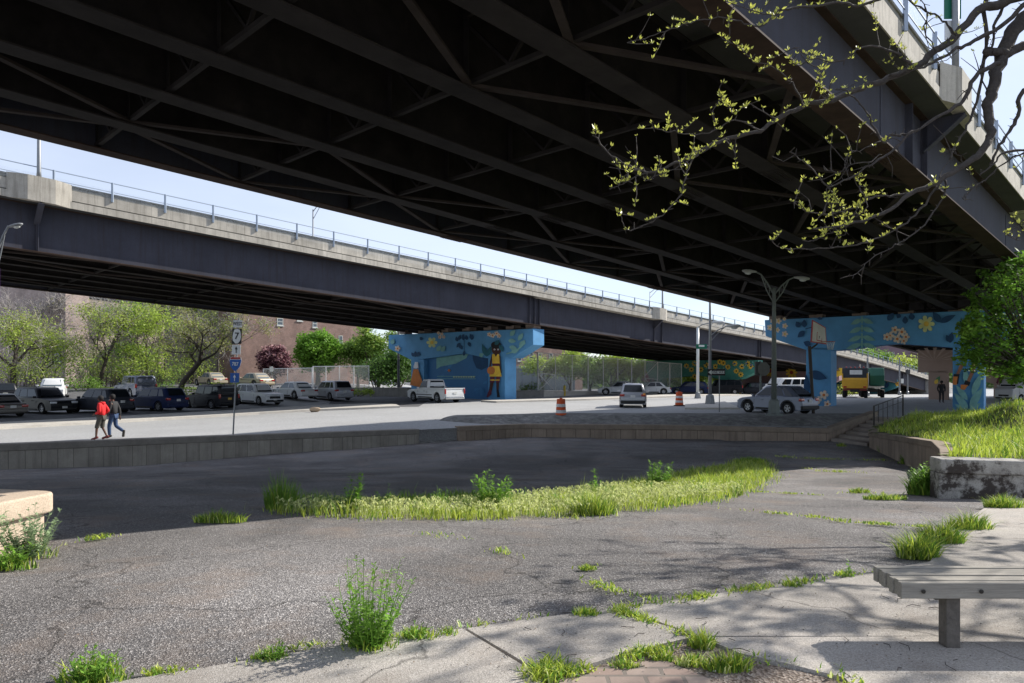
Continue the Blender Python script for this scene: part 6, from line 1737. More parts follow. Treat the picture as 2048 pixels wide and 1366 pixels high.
def tuft(p, s, rs):
    for _ in range(rs.randint(4, 7)):
        d = Vector((rs.gauss(0, .55), rs.gauss(0, .55), rs.uniform(.3, 1.1))).normalized(); L = s*rs.uniform(.6, 1.2); w = L*.2
        sd = d.cross(Vector((rs.gauss(0, 1), rs.gauss(0, 1), .1))).normalized(); b = p+d*L*.15
        lb.add([b, b+d*L*.5+sd*w, b+d*L, b+d*L*.5-sd*w], [(0, 1, 2, 3)])
for pts, d0_, d1_, r0, r1, lf in BR:
    n = len(pts); P = [W(x, y, d0_+(d1_-d0_)*i/(n-1))-tpos for i, (x, y) in enumerate(pts)]
    # subdivide with jitter
    Q = []; Rr = []
    for i in range(n-1):
        for k in range(4):
            t = k/4; a, b = P[i], P[i+1]
            pm = P[max(i-1, 0)]; pn = P[min(i+2, n-1)]
            q = .5*((2*a)+(b-pm)*t+(2*pm-5*a+4*b-pn)*t*t+(3*a-pm-3*b+pn)*t**3)
            f = (i+t)/(n-1); r = (r0+(r1-r0)*f**.5)*.78
            q = q+Vector((rs.gauss(0, 1), rs.gauss(0, 1), rs.gauss(0, 1)))*min(.008, .004+r*.1)
            Q.append(q); Rr.append(r*(rs.uniform(.85, 1.2) if r < .015 else rs.uniform(.97, 1.04)))
    Q.append(P[-1]); Rr.append(r1)
    bms.tube(Q, Rr, 7)
    for i, q in enumerate(Q):
        t = i/len(Q)
        if rs.random() < .75 and r0 < .2:
            d = Vector((rs.gauss(0, 1), rs.gauss(0, 1), rs.gauss(.2, 1))).normalized(); L = rs.uniform(.012, .05)
            tw.tube([q, q+d*L], [.0032, .002], 4)
            if rs.random() < lf*.55: tuft(q+d*L, rs.uniform(.018, .032), rs)
        if rs.random() < lf*(.25+.4*t)*(1.3 if math.sin(q.x*37+q.z*23) > 0 else .4): tuft(q, rs.uniform(.022, .040), rs)
        if rs.random() < .10+.10*lf and Rr[i] < .03:
            d = Vector((rs.gauss(0, .8), rs.gauss(0, .5), rs.gauss(.1, .8))).normalized(); L = rs.uniform(.08, .24)
            e = q+d*L+Vector((0, 0, .02)); m_ = q.lerp(e, .5)+Vector((rs.gauss(0, .012), 0, rs.gauss(0, .012))); tw.tube([q, m_, e], [.004, .003, .0018], 4)
            for f in (.3, .5, .7, .85, 1.0):
                if rs.random() < lf*.6+.04: tuft(q.lerp(e, f), rs.uniform(.018, .030), rs)
# trunk and the out-of-view rest of the crown
bms.tube([(0, 0, -.2), (.05, .02, 1.2), (-.02, .05, 2.6), (-.1, 0, 3.9)], [.23, .19, .16, .13], 12)
bms.tube([(0, 0, -.25), (0, 0, .02), (.01, 0, .18), (.02, 0, .5)], [.46, .36, .27, .225], 14)
for e in (W(2300, -60, 5.4), W(2200, 80, 5.3), W(2200, -80, 5.2), W(2150, 150, 5.3), W(2150, 320, 5.2), W(2100, -30, 5.2), W(2100, 280, 5.2)):
    e = e-tpos; bms.tube([Vector((-.02, .05, 2.4)), Vector((e.x*.5, e.y*.5, (2.6+e.z)/2+.1)), e], [.09, .05, .03], 8)
def okf(p):
    q = p+tpos
    if q.y < .4: return True
    x = q.x/q.y*FPX+1024; y = 746-(q.z-EYE)/q.y*FPX
    return not (-60 < x < 2120 and -60 < y < 1420)
tips = []
limbs = [Vector((0, 0, 2.4)), Vector((1.0, 2.0, 2.9)), Vector((1.7, 3.4, 3.3)), Vector((2.4, 5.0, 3.7)), Vector((3.2, 6.4, 4.0))]
bms.tube([Vector((0, 0, 1.9))]+limbs, [.14, .13, .11, .09, .07, .05], 8)
bms.tube([Vector((0, .02, 3.6)), Vector((.8, .3, 4.6)), Vector((.9, .9, 5.6))], [.12, .09, .05], 8)
for k in range(20):
    a = 2*math.pi*k/20*3+.2; b_ = limbs[1+k % 4]+Vector((0, 0, .05)) if k < 15 else Vector((.5, .3, 3.8+.3*(k-15)))
    grow(bms, b_, Vector((math.cos(a), math.sin(a), .45)).normalized(), 1.5, .035, 4, rs, tips, .5, .0, 4, (2, 3), okf, .80)
for (p, d) in tips:
    if rs.random() < .9:
        for _ in range(6): tuft(p-d*rs.uniform(0, .6), .10, rs)
bms.build('trunk', M_LOC, root, smooth=True)
tw.build('twigs', M_LOC, root)
lb.build('leaves', M_SPR, root)
# ======================= GRASS AND WEEDS =======================
M_GR1 = mat('grass_bright', (.47, .56, .08), rough=.5, var=.3, scale=.9, island=.4, trans=.4, spec=.3)
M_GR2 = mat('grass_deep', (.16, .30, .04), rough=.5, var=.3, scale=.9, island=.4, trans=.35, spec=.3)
M_GR3 = mat('grass_straw', (.62, .66, .28), rough=.6, var=.2, scale=1, island=.35, trans=.35, spec=.3)
M_WEED = mat('weed_leaf', (.22, .40, .06), rough=.5, var=.25, scale=3, island=.4, trans=.4, spec=.3)
M_ART = mat('silver_weed_leaf', (.30, .40, .22), rough=.6, var=.2, scale=3, island=.3, trans=.3, spec=.3)
def blade(mb, x, y, z, h, w, lx, ly, a, mi=0):
    c, s = math.cos(a)*w, math.sin(a)*w
    mb.add([(x-c, y-s, z), (x+c, y+s, z), (x+c*.7+lx*.35, y+s*.7+ly*.35, z+h*.6), (x-c*.7+lx*.35, y-s*.7+ly*.35, z+h*.6), (x+lx, y+ly, z+h)], [(0, 1, 2, 3), (3, 2, 4)], mi)
def grassfill(name, pts, zf, n, h, w, seed, mats, weights, lean=.35, spatial=None, kind='stuff', jit=0):
    rs = random.Random(seed); mb = MB(); k = 0; P = pts
    x0 = min(p[0] for p in P); x1 = max(p[0] for p in P); y0 = min(p[1] for p in P); y1 = max(p[1] for p in P)
    while k < n:
        x, y = rs.uniform(x0, x1), rs.uniform(y0, y1)
        if not inpoly(x, y, P): continue
        if spatial and rs.random() > spatial(x, y): 
            k += .3; continue
        k += 1
        if jit: x += rs.gauss(0, jit*1.4); y += rs.gauss(0, jit)
        if jit and math.sin(x*2.3+1)*math.sin(y*3.1+x*.7) < -.75: continue
        hh_ = h*rs.uniform(.3, 1.3)*(1+.4*math.sin(x*1.7+y*.9)*math.sin(y*2.1-x)+.25*math.sin(x*5.1+2*y))
        if rs.random() < .02: hh_ *= 1.7
        mi = rs.choices(range(len(mats)), weights)[0]
        blade(mb, x, y, zf(x, y)-.01, hh_, w*rs.uniform(.7, 1.4), rs.gauss(0, lean)*hh_, rs.gauss(0, lean)*hh_, rs.uniform(0, 3.1), mi)
    o = mb.build(name, mats); tag(o, None, None, kind=kind); return o
# main grass band at the edge of the sunken court
bandpx = [(545, 1026), (600, 1031), (720, 1038), (900, 1041), (1040, 1040), (1160, 1035), (1300, 1020), (1420, 1004), (1490, 985), (1545, 955), (1530, 925), (1470, 925), (1400, 940), (1330, 955), (1200, 985), (1050, 1004), (900, 1018), (750, 1020), (560, 1018)]
band = [g2(*p) for p in bandpx]
tag(grassfill('grass', band, zp, 24000, .15, .0065, 1, [M_GR1, M_GR2, M_GR3], [7, 3, 1.3], jit=.13), 'bright band of wild grass along the curved edge of the sunken court', 'grass')
# feathery straw heads
rs = random.Random(4); mb = MB()
for _ in range(2600):
    while True:
        x, y = rs.uniform(-5.5, 8.5), rs.uniform(7, 14)
        if inpoly(x, y, band): break
    h = rs.uniform(.12, .24); z = zp(x, y)+h; lx, ly = rs.gauss(0, .05), rs.gauss(0, .05)
    blade(mb, x, y, zp(x, y), h, .0025, lx, ly, rs.uniform(0, 3), 0)
    for k in range(4):
        a = rs.uniform(0, 6.28); mb.add([(x+lx, y+ly, z), (x+lx+.035*math.cos(a), y+ly+.035*math.sin(a), z-.02+rs.uniform(-.03, .02)), (x+lx+.03*math.cos(a+.35), y+ly+.03*math.sin(a+.35), z-.035)], [(0, 1, 2)], 0)
tag(mb.build('grass_heads', M_GR3), 'pale feathery seed heads over the grass band', 'grass', kind='stuff')
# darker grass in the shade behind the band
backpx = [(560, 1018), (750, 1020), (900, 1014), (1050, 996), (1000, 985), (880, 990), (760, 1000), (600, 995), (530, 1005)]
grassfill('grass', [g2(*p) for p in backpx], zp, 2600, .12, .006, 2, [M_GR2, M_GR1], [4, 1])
# bank grass
bk = [(x, y) for x, y in BANK]
def near(x, y): return 1.0 if y < 24 else .75
tag(grassfill('grass', [(15.65, 30.1), (14.55, 26), (13.25, 21.3), (10.6, 16.4), (8.15, 13.1), (9.4, 12.7), (16, 12.0), (30, 13), (36, 32), (24, 37.8), (21, 36.6), (20.1, 35.3)], bankz, 80000, .24, .011, 3, [M_GR1, M_GR2, M_GR3], [8, 3, 1], spatial=near), 'lush long grass covering the bank at the right', 'grass')
# verge / crack tufts
def tuftline(pts_px, n, h, w, seed, spreadw=.05, mats=None, mb=None):
    rs = random.Random(seed); P = [G(*p) for p in pts_px]
    for _ in range(n):
        i = rs.randrange(len(P)-1); t = rs.random(); p = P[i].lerp(P[i+1], t)
        g_ = abs(math.sin(p.x*7+seed)*math.sin(p.y*5.3+p.x*3))
        if rs.random() > g_**1.6*.95+.01: continue
        x = p.x+rs.gauss(0, spreadw); y = p.y+rs.gauss(0, spreadw); hh_ = h*rs.uniform(.3, 1.2)*.75
        blade(mb, x, y, zp(x, y)+.02, hh_, w*rs.uniform(.7, 1.3), rs.gauss(0, .7)*hh_, rs.gauss(0, .7)*hh_, rs.uniform(0, 3), rs.choices((0, 1, 2), (5, 3, 1))[0])
cm = MB()
for pts, n, h, w, sw in (
    ([(1160, 1160), (1230, 1190), (1320, 1213)], 700, .045, .006, .04), ([(1225, 1228), (1400, 1202), (1560, 1178), (1740, 1150)], 2600, .06, .006, .035), ([(1232, 1232), (1320, 1260), (1395, 1288)], 1200, .06, .006, .03),
    ([(1050, 1366), (1160, 1350), (1290, 1316), (1400, 1290)], 1800, .06, .006, .04), ([(1420, 1018), (1620, 1036), (1700, 1048), (1850, 1058)], 1500, .05, .008, .06), ([(1500, 985), (1640, 993)], 500, .05, .008, .05),
    ([(1600, 918), (1700, 921), (1840, 924)], 900, .10, .010, .10), ([(1640, 944), (1740, 948)], 500, .10, .010, .12), ([(120, 1098), (170, 1086), (235, 1076)], 700, .08, .007, .04), ([(1610, 938), (1625, 940)], 80, .08, .01, .08),
    ([(830, 1068), (930, 1082)], 160, .05, .006, .08), ([(990, 1106), (1055, 1122)], 220, .06, .006, .05), ([(1150, 1142), (1195, 1138)], 260, .06, .007, .05), ([(560, 1310), (700, 1292), (930, 1262), (1120, 1238)], 700, .045, .006, .03),
    ([(290, 1362), (420, 1345), (560, 1325)], 500, .05, .006, .03), ([(1500, 1325), (1620, 1345), (1720, 1375)], 700, .05, .006, .05), ([(1080, 1366), (1100, 1352)], 500, .09, .006, .05), ([(1690, 988), (1830, 992)], 700, .08, .009, .12), ([(1560, 914), (1580, 916)], 120, .1, .01, .15)):
    tuftline(pts, n, h, w, int(n+h*100), sw, mb=cm)
tag(cm.build('crack_weeds', [M_GR1, M_GR2, M_GR3]), 'small weeds sprouting in the cracks and joints of the pavement', 'weeds', kind='stuff')
def tuft_thing(label, px, py, rx, ry, n, h, w, seed, mats=(1, 1, .2), zf=zp, lean=.35, name='grass_tuft', stems=0, leafy=0, lm=None, ls=.03):
    p = G(px, py); root = empty(name, (p.x, p.y, zf(p.x, p.y)), 0, label, 'plant', 'weeds rooted in the pavement')
    rs = random.Random(seed); mb = MB(); z0 = zf(p.x, p.y)
    for _ in range(n):
        a = rs.uniform(0, 6.283); r = rs.random()**.6; x, y = r*rx*math.cos(a), r*ry*math.sin(a); hh_ = h*rs.uniform(.4, 1.15)*(1-.45*r)
        blade(mb, x, y, zf(p.x+x, p.y+y)-z0+.01, hh_, w*rs.uniform(.7, 1.3), (rs.gauss(0, lean)+.3*math.cos(a)*r)*hh_, (rs.gauss(0, lean)+.3*math.sin(a)*r)*hh_, rs.uniform(0, 3), rs.choices((0, 1, 2), mats)[0])
    if n: mb.build('blades', [M_GR1, M_GR2, M_GR3], root)
    if stems:
        st = MB(); lv = MB()
        for k in range(stems):
            a = rs.uniform(0, 6.283); r = rs.random()**.5*.8; b = Vector((r*rx*math.cos(a)*.6, r*ry*math.sin(a)*.6, 0)); H = leafy*rs.uniform(.35, 1.0)*(1.0 if k else 1.25)
            d = Vector((math.cos(a)*.35*r*2, math.sin(a)*.35*r*2, 1)).normalized(); pts = [b]; q = b.copy()
            for j in range(6):
                d = (d+Vector((rs.gauss(0, .07), rs.gauss(0, .07), .05))).normalized(); q = q+d*H/6; pts.append(q.copy())
            st.tube(pts, [.004*(1-.12*i) for i in range(7)], 4, cap=False)
            for j in range(int(H/.012)):
                t = rs.uniform(.08, 1.0)*6; i = min(int(t), 5); c = pts[i].lerp(pts[i+1], t-i); aa = rs.uniform(0, 6.283)
                L = ls*rs.uniform(.6, 1.3)*(1.3-.6*t/6); dd = Vector((math.cos(aa), math.sin(aa), rs.uniform(-.1, .8))).normalized(); sd = dd.cross(Vector((0, 0, 1))).normalized()*L*.2
                lv.add([c, c+dd*L*.5+sd, c+dd*L, c+dd*L*.5-sd], [(0, 1, 2, 3)])
        st.build('stems', lm or M_WEED, root); lv.build('leaves', lm or M_WEED, root)
    return root
T = tuft_thing
T('tall feathery green weed at the near edge of the asphalt', 740, 1302, .17, .12, 160, .12, .005, 1, stems=50, leafy=.54, ls=.042)
T('low leafy weed just right of the tall feathery weed', 835, 1284, .13, .07, 160, .10, .005, 2, stems=18, leafy=.12, ls=.04)
T('small weed at the corner of the two concrete panels', 895, 1276, .07, .05, 80, .08, .005, 3, stems=8, leafy=.08)
T('sprawling weed left of the tall feathery weed by the path edge', 540, 1325, .12, .07, 100, .08, .005, 4, stems=22, leafy=.13, ls=.035)
T('feathery green plant cut by the bottom edge at the left', 185, 1368, .20, .12, 150, .14, .006, 5, stems=34, leafy=.20, ls=.045)
T('silvery green bushy weed against the planter', 55, 1118, .30, .16, 60, .2, .006, 6, stems=48, leafy=.52, lm=M_ART, ls=.06)
T('bright green low plant in front of the planter', 18, 1140, .25, .12, 120, .15, .007, 7, stems=30, leafy=.22, ls=.06)
T('grassy clump left of the grass band', 440, 1046, .34, .14, 500, .18, .006, 8, stems=14, leafy=.22, ls=.05)
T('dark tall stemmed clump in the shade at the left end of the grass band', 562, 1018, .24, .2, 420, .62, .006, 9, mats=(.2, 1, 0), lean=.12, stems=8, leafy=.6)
T('slender upright weed standing in the grass band', 706, 1025, .1, .1, 100, .25, .006, 10, stems=8, leafy=.62, ls=.10)
T('leafy weed rising in the middle of the grass band', 985, 1022, .3, .2, 300, .35, .006, 11, stems=24, leafy=.62, ls=.09)
T('thin weed stalk right of the middle of the grass band', 1190, 1000, .08, .08, 60, .25, .006, 12, stems=5, leafy=.52, ls=.09)
T('branched bushy weed behind the grass band', 1312, 972, .35, .2, 60, .2, .006, 13, stems=18, leafy=.62, ls=.10)
T('tall grass tuft in the right part of the grass band', 1185, 1030, .35, .15, 500, .42, .006, 14)
T('dark green clump at the right tip of the grass band', 1500, 925, .5, .3, 500, .25, .009, 15, mats=(1, 2, 0))
T('long grass tuft behind the bench end', 1835, 1118, .18, .12, 560, .30, .006, 16, lean=.5)
T('long grass tuft further back along the path edge', 1885, 1090, .22, .14, 560, .30, .006, 17, lean=.5)
T('spreading grass tuft right of the other long tufts', 1940, 1062, .26, .14, 520, .26, .006, 18, lean=.5)
T('bright grass clump near the weathered wall', 2008, 1018, .30, .14, 520, .26, .007, 19, lean=.4, stems=8, leafy=.2)
T('leafy plant growing against the brown retaining wall', 1815, 928, .35, .2, 100, .25, .01, 20, stems=26, leafy=.42, ls=.09)
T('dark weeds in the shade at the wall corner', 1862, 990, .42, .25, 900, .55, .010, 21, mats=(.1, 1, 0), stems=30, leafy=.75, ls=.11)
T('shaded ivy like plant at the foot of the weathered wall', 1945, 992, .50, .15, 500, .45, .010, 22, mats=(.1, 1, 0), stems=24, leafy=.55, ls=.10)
T('low green clump on the asphalt near the wall', 1770, 1000, .38, .14, 420, .14, .008, 23, stems=18, leafy=.1)
T('small green clump left of the low clump by the wall', 1720, 986, .2, .1, 260, .12, .008, 24)
T('dandelion like tuft at the joint before the bench', 1585, 1180, .09, .05, 110, .08, .006, 25, stems=10, leafy=.07)
T('thin weed with three leaves near the bench corner', 1690, 1160, .04, .03, 40, .05, .005, 26, stems=3, leafy=.17, ls=.05)
T('round leafy tuft at the corner of the concrete panel', 1172, 1238, .10, .05, 200, .08, .006, 27, stems=14, leafy=.07)
T('spiky grass tuft at the end of the panel joint', 1405, 1300, .07, .05, 180, .14, .005, 28)
T('grass tuft on the dirt at the bottom centre', 1455, 1345, .13, .06, 380, .12, .005, 29)
T('pale grass tuft left of the bottom centre tuft', 1380, 1335, .09, .05, 200, .08, .005, 30, mats=(1, .4, .8))
T('flat green weed beside the brick paving', 1325, 1325, .06, .04, 160, .06, .005, 31)
T('leafy sprout among the brick edge weeds', 1250, 1340, .08, .04, 160, .06, .005, 32, stems=8, leafy=.06)
T('tuft on the asphalt before the concrete panels', 1175, 1142, .08, .05, 120, .06, .006, 33)
T('dark shrub against the retaining wall beside the steps', 1785, 905, .6, .3, 200, .4, .012, 34, mats=(.1, 1, 0), stems=14, leafy=.55, ls=.1)
T('green tuft at the foot of the steps', 1683, 893, .2, .15, 120, .2, .012, 35)
rs0 = random.Random(55)
for k in range(16):
    px = 600+k*58+rs0.uniform(-20, 20); py = 1028-(.06*(px-1000) if px > 1000 else 0)-rs0.uniform(0, 18)-(abs(px-900)*.012); 
    T('small leafy herb in the grass band, %s plant from its left end' % ('first second third fourth fifth sixth seventh eighth ninth tenth eleventh twelfth thirteenth fourteenth fifteenth sixteenth'.split()[k]), px, py, .16, .1, 90, .22, .006, 60+k, mats=(2, 1, .5), stems=rs0.randint(5, 12), leafy=rs0.uniform(.22, .38), ls=.05)
# loose gravel, leaf litter
rs = random.Random(8); mb = MB()
for _ in range(2600):
    px, py = rs.uniform(-40, 2080), rs.uniform(900, 1366)**1.0
    p = G(px, py)
    if p.y > ywall(p.x)-1: continue
    s = rs.uniform(.002, .008)*(.7+p.y*.07); c = Vector((p.x, p.y, zp(p.x, p.y)+(.034 if p.y < 6 else .004)+s*.3))
    a = rs.uniform(0, 6.28); A_ = Vector((math.cos(a), math.sin(a), 0))*s; B_ = Vector((-math.sin(a), math.cos(a), 0))*s*.7
    mb.add([c-A_, c+B_, c+A_, c-B_, c+Vector((0, 0, s*.6))], [(0, 1, 4), (1, 2, 4), (2, 3, 4), (3, 0, 4)], rs.choice((0, 0, 1, 2)))
tag(mb.build('gravel', [mat('pale_stone', (.42, .40, .37)), mat('dark_stone', (.06, .055, .05)), mat('leaf_litter', (.20, .13, .08))]), None, None, kind='stuff')
mb = MB()
for _ in range(46):
    p = G(rs.uniform(1000, 2048), rs.uniform(1150, 1366)); z = zp(p.x, p.y)+.036; a = rs.uniform(0, 6.28); L = rs.uniform(.03, .12)
    q = Vector((p.x, p.y, z)); mb.tube([q, q+Vector((math.cos(a)*L*.5, math.sin(a)*L*.5, .004)), q+Vector((math.cos(a+.4)*L, math.sin(a+.4)*L, 0))], .0022, 4)
tag(mb.build('fallen_twigs', M_LOC), None, None, kind='stuff')

# ======================= BENCH =======================
M_WOOD = mat('weathered_wood', (.315, .29, .25), rough=.85, var=.3, scale=3, bump=.4, bscale=12)
wn_ = M_WOOD.node_tree
for n_ in list(wn_.nodes):
    if n_.type == 'TEX_NOISE':
        mp = wn_.nodes.new('ShaderNodeMapping'); mp.inputs['Scale'].default_value = (1.2, 22, 22)
        tc = [k for k in wn_.nodes if k.type == 'TEX_COORD'][0]; wn_.links.new(tc.outputs['Object'], mp.inputs['Vector']); wn_.links.new(mp.outputs[0], n_.inputs['Vector'])
M_POST = mat('bench_post_wood', (.13, .115, .10), rough=.9, var=.35, scale=20, bump=.4)
fl = Vector((2.225, 3.99, 0)); bz = 1.13; zg_ = .71+.028
root = empty('park_bench', (fl.x, fl.y, zg_), 0, 'weathered grey slatted wooden bench cut by the right edge', 'bench')
N = 7; wdt = .365/N
for k in range(N):
    y = wdt*(k+.5); x0 = .03*k/6+[0, .006, -.004, .008, -.005, .004, -.008][k]
    o = MB().box((x0+1.25, y, bz-zg_-.045+[0, .002, -.002, .003, 0, -.003, .001][k]), (2.5, wdt-.007, .09), axes=(Vector((1, -.004, 0)), Vector((.004, 1, 0)), Vector((0, 0, 1)))).build('slat', M_WOOD, root, bevel=.004)
for x in (.33, 2.1):
    MB().box((x, .10, (bz-.09-zg_)/2), (.082, .08, bz-.09-zg_)).build('leg', M_POST, root, bevel=.006)
    MB().box((x, .235, bz-.09-zg_-.03), (.09, .14, .055)).build('cross_bearer', M_POST, root, bevel=.004)
for x in (.12, .45): MB().lathe((0, 0, 0), [(.012, 0), (.012, .004), (.006, .006)], 10).build('bolt', M_RAILM, root).matrix_basis = Matrix.Translation((x, .0, bz-zg_-.045)) @ Matrix.Rotation(R(90), 4, 'X')

# ======================= PEOPLE =======================
M_SKIN = mat('brown_skin', (.10, .045, .028), rough=.55, var=.06); M_REDH = mat('red_hoodie', (.62, .018, .022), rough=.8, var=.12, scale=8); M_SHORT = mat('grey_shorts', (.07, .065, .055), rough=.85, var=.15)
M_BLKJ = mat('black_jacket', (.018, .018, .020), rough=.75, var=.2); M_JEAN = mat('blue_jeans', (.035, .065, .14), rough=.85, var=.25, scale=6); M_HAIR = mat('black_hair', (.010, .009, .009), rough=.8, var=.3); M_SHOE = mat('dark_red_shoes', (.13, .02, .02), rough=.6); M_SHOEB = mat('black_shoes', (.02, .018, .014), rough=.6); M_GJK = mat('grey_sleeve', (.12, .12, .11), rough=.8)
def skinned(name, verts, edges, radii, m, parent, root_i=0, lv=2):
    me = bpy.data.meshes.new(name); me.from_pydata([tuple(v) for v in verts], edges, []); me.materials.append(m)
    o = bpy.data.objects.new(name, me); COL.objects.link(o); o.parent = parent
    sk = o.modifiers.new('skin', 'SKIN'); sk.use_smooth_shade = True
    if not me.skin_vertices: 
        bm = bmesh.new(); bm.from_mesh(me); bm.verts.layers.skin.verify(); bm.to_mesh(me); bm.free()
    for i, r in enumerate(radii):
        sv = me.skin_vertices[0].data[i]; sv.radius = r if hasattr(r, '__len__') else (r, r); sv.use_root = (i == root_i)
    ss = o.modifiers.new('sub', 'SUBSURF'); ss.levels = lv; ss.render_levels = lv
    return o
def person(label, pos, hd, S, J, top, bottom, shoe, shorts=False, hair=True, hood=False):
    root = empty('person', pos, R(hd), label, 'person')
    P = {k: Vector(v)*S for k, v in J.items()}
    names = ['pel', 'wst', 'cst', 'nck', 'hd0', 'hd1', 'hd2', 'shL', 'elL', 'wrL', 'hnL', 'shR', 'elR', 'wrR', 'hnR', 'hpL', 'knL', 'anL', 'ftL', 'hpR', 'knR', 'anR', 'ftR']
    P['hd0'] = P['nck']+Vector((.01, 0, .07))*S; P['hd1'] = P['nck']+Vector((.035, 0, .15))*S; P['hd2'] = P['nck']+Vector((.03, 0, .235))*S
    for s_ in 'LR': P['hn'+s_] = P['wr'+s_]+(P['wr'+s_]-P['el'+s_]).normalized()*.08*S; P['ft'+s_] = Vector(J.get('ft'+s_, (J['an'+s_][0]+.13, J['an'+s_][1], J['an'+s_][2]-.05)))*S
    V = [P[n] for n in names]; ix = {n: i for i, n in enumerate(names)}
    E = [(a, b) for a, b in (('pel', 'wst'), ('wst', 'cst'), ('cst', 'nck'), ('nck', 'hd0'), ('hd0', 'hd1'), ('hd1', 'hd2'), ('cst', 'shL'), ('shL', 'elL'), ('elL', 'wrL'), ('wrL', 'hnL'), ('cst', 'shR'), ('shR', 'elR'), ('elR', 'wrR'), ('wrR', 'hnR'), ('pel', 'hpL'), ('hpL', 'knL'), ('knL', 'anL'), ('anL', 'ftL'), ('pel', 'hpR'), ('hpR', 'knR'), ('knR', 'anR'), ('anR', 'ftR'))]
    rad = dict(pel=.11, wst=.10, cst=.12, nck=.05, hd0=.062, hd1=.088, hd2=.07, sh=.055, el=.04, wr=.028, hn=.03, hp=.085, kn=.055, an=.038, ft=.035)
    n0 = len(V)
    # five fingers on each hand
    R_ = [rad[n] if n in rad else rad[n[:2]] for n in names]
    Ei = [(ix[a], ix[b]) for a, b in E]
    for s_ in 'LR':
        d = (P['hn'+s_]-P['wr'+s_]).normalized(); sd = Vector((1, 0, 0)) if abs(d.x) < .7 else Vector((0, 0, 1)); sd = (sd-d*sd.dot(d)).normalized()
        for k, (o_, L) in enumerate(((-.024, .062), (-.008, .07), (.008, .066), (.022, .052))):
            a = P['hn'+s_]+sd*o_*S+d*.03*S; V += [a, a+d*L*S*.9+Vector((.01, 0, 0))]; i = len(V)-2; Ei += [(ix['hn'+s_], i), (i, i+1)]; R_ += [.009, .007]
        a = P['hn'+s_]+sd*.035*S; V += [a, a+(d*.6+sd*.6)*.045*S]; i = len(V)-2; Ei += [(ix['hn'+s_], i), (i, i+1)]; R_ += [.01, .008]
    skinned('body', V, Ei, [r*S for r in R_], M_SKIN, root, 0, 1)
    hd = P['hd1']
    # face: nose, ears, eyes
    fm = MB(); fm.lathe((0, 0, 0), [(.016, 0), (.010, .02), (.002, .03)], 8); 
    o = fm.build('nose', M_SKIN, root, smooth=True); o.matrix_basis = Matrix.Translation(hd+Vector((.082, 0, 0))*S) @ Matrix.Rotation(R(75), 4, 'Y')
    for s_ in (-1, 1):
        MB().lathe(hd+Vector((.0, s_*.085*S, 0)), [(.005, -.03), (.02, -.01), (.022, .012), (.006, .03)], 8).build('ear', M_SKIN, root)
        MB().lathe(hd+Vector((.077*S, s_*.03*S, .014)), [(.002, -.008), (.009, 0), (.002, .008)], 8).build('eye', M_HAIR, root)
    if hair:
        bm = bmesh.new(); bmesh.ops.create_icosphere(bm, subdivisions=3, radius=1)
        rs_ = random.Random(3)
        for v in bm.verts:
            k = 1+rs_.uniform(-.06, .06); v.co = Vector((v.co.x*.112*k, v.co.y*.108*k, v.co.z*.118*k))*S+hd+Vector((-.03, 0, .035))*S
        me = bpy.data.meshes.new('hair'); bm.to_mesh(me); bm.free(); me.materials.append(M_HAIR); 
        for p in me.polygons: p.use_smooth = True
        ho = bpy.data.objects.new('hair', me); COL.objects.link(ho); ho.parent = root
    g = .022
    tn = ['pel', 'wst', 'cst', 'shL', 'elL', 'wrL', 'shR', 'elR', 'wrR', 'nk2']; P['nk2'] = P['nck']*1-Vector((0, 0, .0)); 
    ti = {n: i for i, n in enumerate(tn)}
    Te = [(ti[a], ti[b]) for a, b in (('pel', 'wst'), ('wst', 'cst'), ('cst', 'nk2'), ('cst', 'shL'), ('shL', 'elL'), ('elL', 'wrL'), ('cst', 'shR'), ('shR', 'elR'), ('elR', 'wrR'))]
    tr_ = [.155, .145, .16, .085, .066, .048, .085, .066, .048, .07]
    skinned('jacket', [P[n] for n in tn], Te, [(r*S, r*S*(1.05 if n in ('pel', 'wst', 'cst') else 1)) for r, n in zip(tr_, tn)], top, root, 0, 2)
    if hood:
        MB().lathe(P['nck']+Vector((-.06, 0, -.02))*S, [(.03, -.06), (.10, -.03), (.115, .03), (.085, .06)], 12).build('hood', top, root, smooth=True)
    bn = ['pel', 'hpL', 'knL', 'anL', 'hpR', 'knR', 'anR']
    if shorts:
        for s_ in 'LR': P['an'+s_+'x'] = P['kn'+s_].lerp(P['an'+s_], .12)
        bn = ['pel', 'hpL', 'knL', 'anLx', 'hpR', 'knR', 'anRx']
    bi = {n: i for i, n in enumerate(bn)}
    Be = [(0, 1), (1, 2), (2, 3), (0, 4), (4, 5), (5, 6)]
    br_ = [.135, .115, .085, .085, .115, .085, .085] if shorts else [.13, .108, .078, .062, .108, .078, .062]
    skinned('shorts' if shorts else 'trousers', [P[n] for n in bn], Be, [r*S for r in br_], bottom, root, 0, 2)
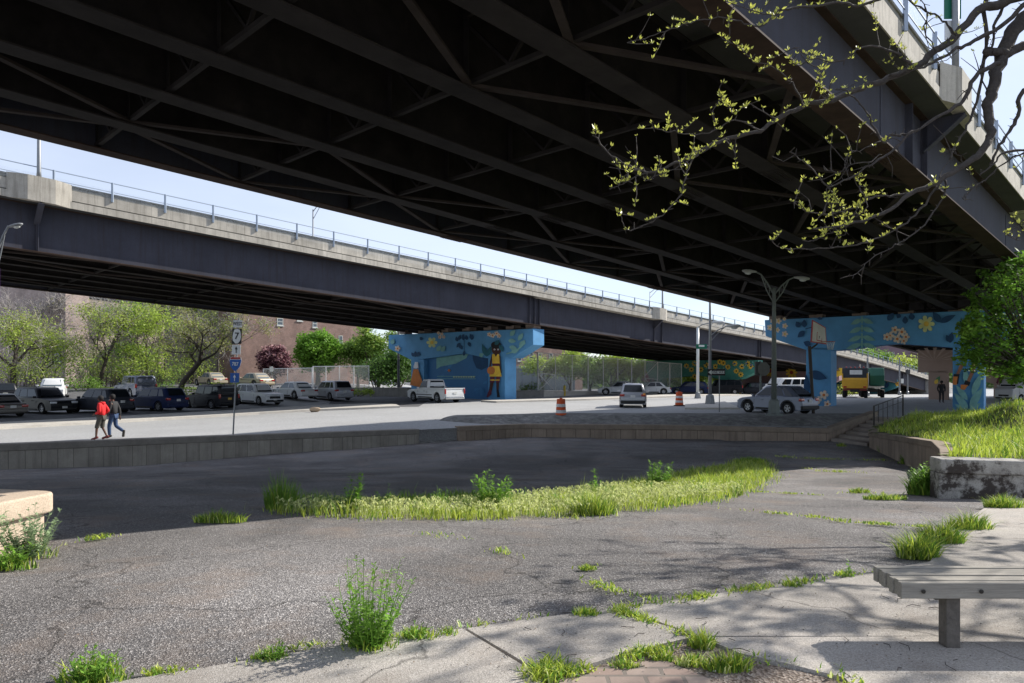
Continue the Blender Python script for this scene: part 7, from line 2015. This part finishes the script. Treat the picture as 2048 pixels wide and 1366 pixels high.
    for s_ in 'LR':
        a = P['an'+s_]; f = P['ft'+s_]; d = (f-a); 
        mb = MB(); c = a.lerp(f, .42)+Vector((0, 0, -.015)); ax = d.normalized(); sd = Vector((0, 1, 0)); up = ax.cross(sd).normalized()*-1
        mb.box(c, (.29*S, .10*S, .085*S), axes=(ax, sd, up)); mb.build('shoe', shoe, root, bevel=.03)
    return root
walkA = dict(pel=(0, 0, .93), wst=(.0, 0, 1.08), cst=(.01, 0, 1.30), nck=(.03, 0, 1.47), shL=(.0, .19, 1.40), elL=(-.07, .27, 1.14), wrL=(.13, .20, 1.04), shR=(0, -.19, 1.40), elR=(-.16, -.24, 1.15), wrR=(.02, -.22, 1.00),
             hpL=(0, .10, .88), knL=(.13, .10, .50), anL=(.16, .10, .09), hpR=(0, -.10, .88), knR=(.02, -.10, .50), anR=(-.16, -.10, .12))
walkB = dict(pel=(0, 0, .93), wst=(.0, 0, 1.08), cst=(.02, 0, 1.31), nck=(.04, 0, 1.48), shL=(.0, .19, 1.41), elL=(.04, .25, 1.13), wrL=(.15, .24, .90), shR=(0, -.19, 1.41), elR=(-.10, -.25, 1.14), wrR=(-.12, -.25, .88),
             hpL=(0, .10, .88), knL=(.12, .10, .50), anL=(.10, .10, .09), hpR=(0, -.10, .88), knR=(-.04, -.10, .48), anR=(-.36, -.10, .26), ftR=(-.34, -.10, .10))
p1 = G(203, 879); p2 = G(227, 876); p3 = G(1883, 805)
person('walking person in a red hoodie and grey shorts with red shoes', p1, 183, .97, walkA, M_REDH, M_SHORT, M_SHOE, shorts=True, hood=True)
person('walking person in a black jacket and blue jeans just behind the red hoodie', p2, 180, .985, walkB, M_BLKJ, M_JEAN, M_SHOEB)
stand = dict(pel=(0, 0, .93), wst=(0, 0, 1.08), cst=(.01, 0, 1.31), nck=(.02, 0, 1.48), shL=(0, .20, 1.41), elL=(-.03, .27, 1.13), wrL=(.05, .24, .90), shR=(0, -.20, 1.41), elR=(-.03, -.27, 1.13), wrR=(.05, -.24, .90),
             hpL=(0, .10, .88), knL=(.03, .11, .50), anL=(0, .12, .09), hpR=(0, -.10, .88), knR=(.03, -.11, .50), anR=(0, -.12, .09))
person('distant dark clothed person standing in front of the tan pier', p3, 250, 1.0, stand, M_BLKJ, M_BLKJ, M_SHOEB)
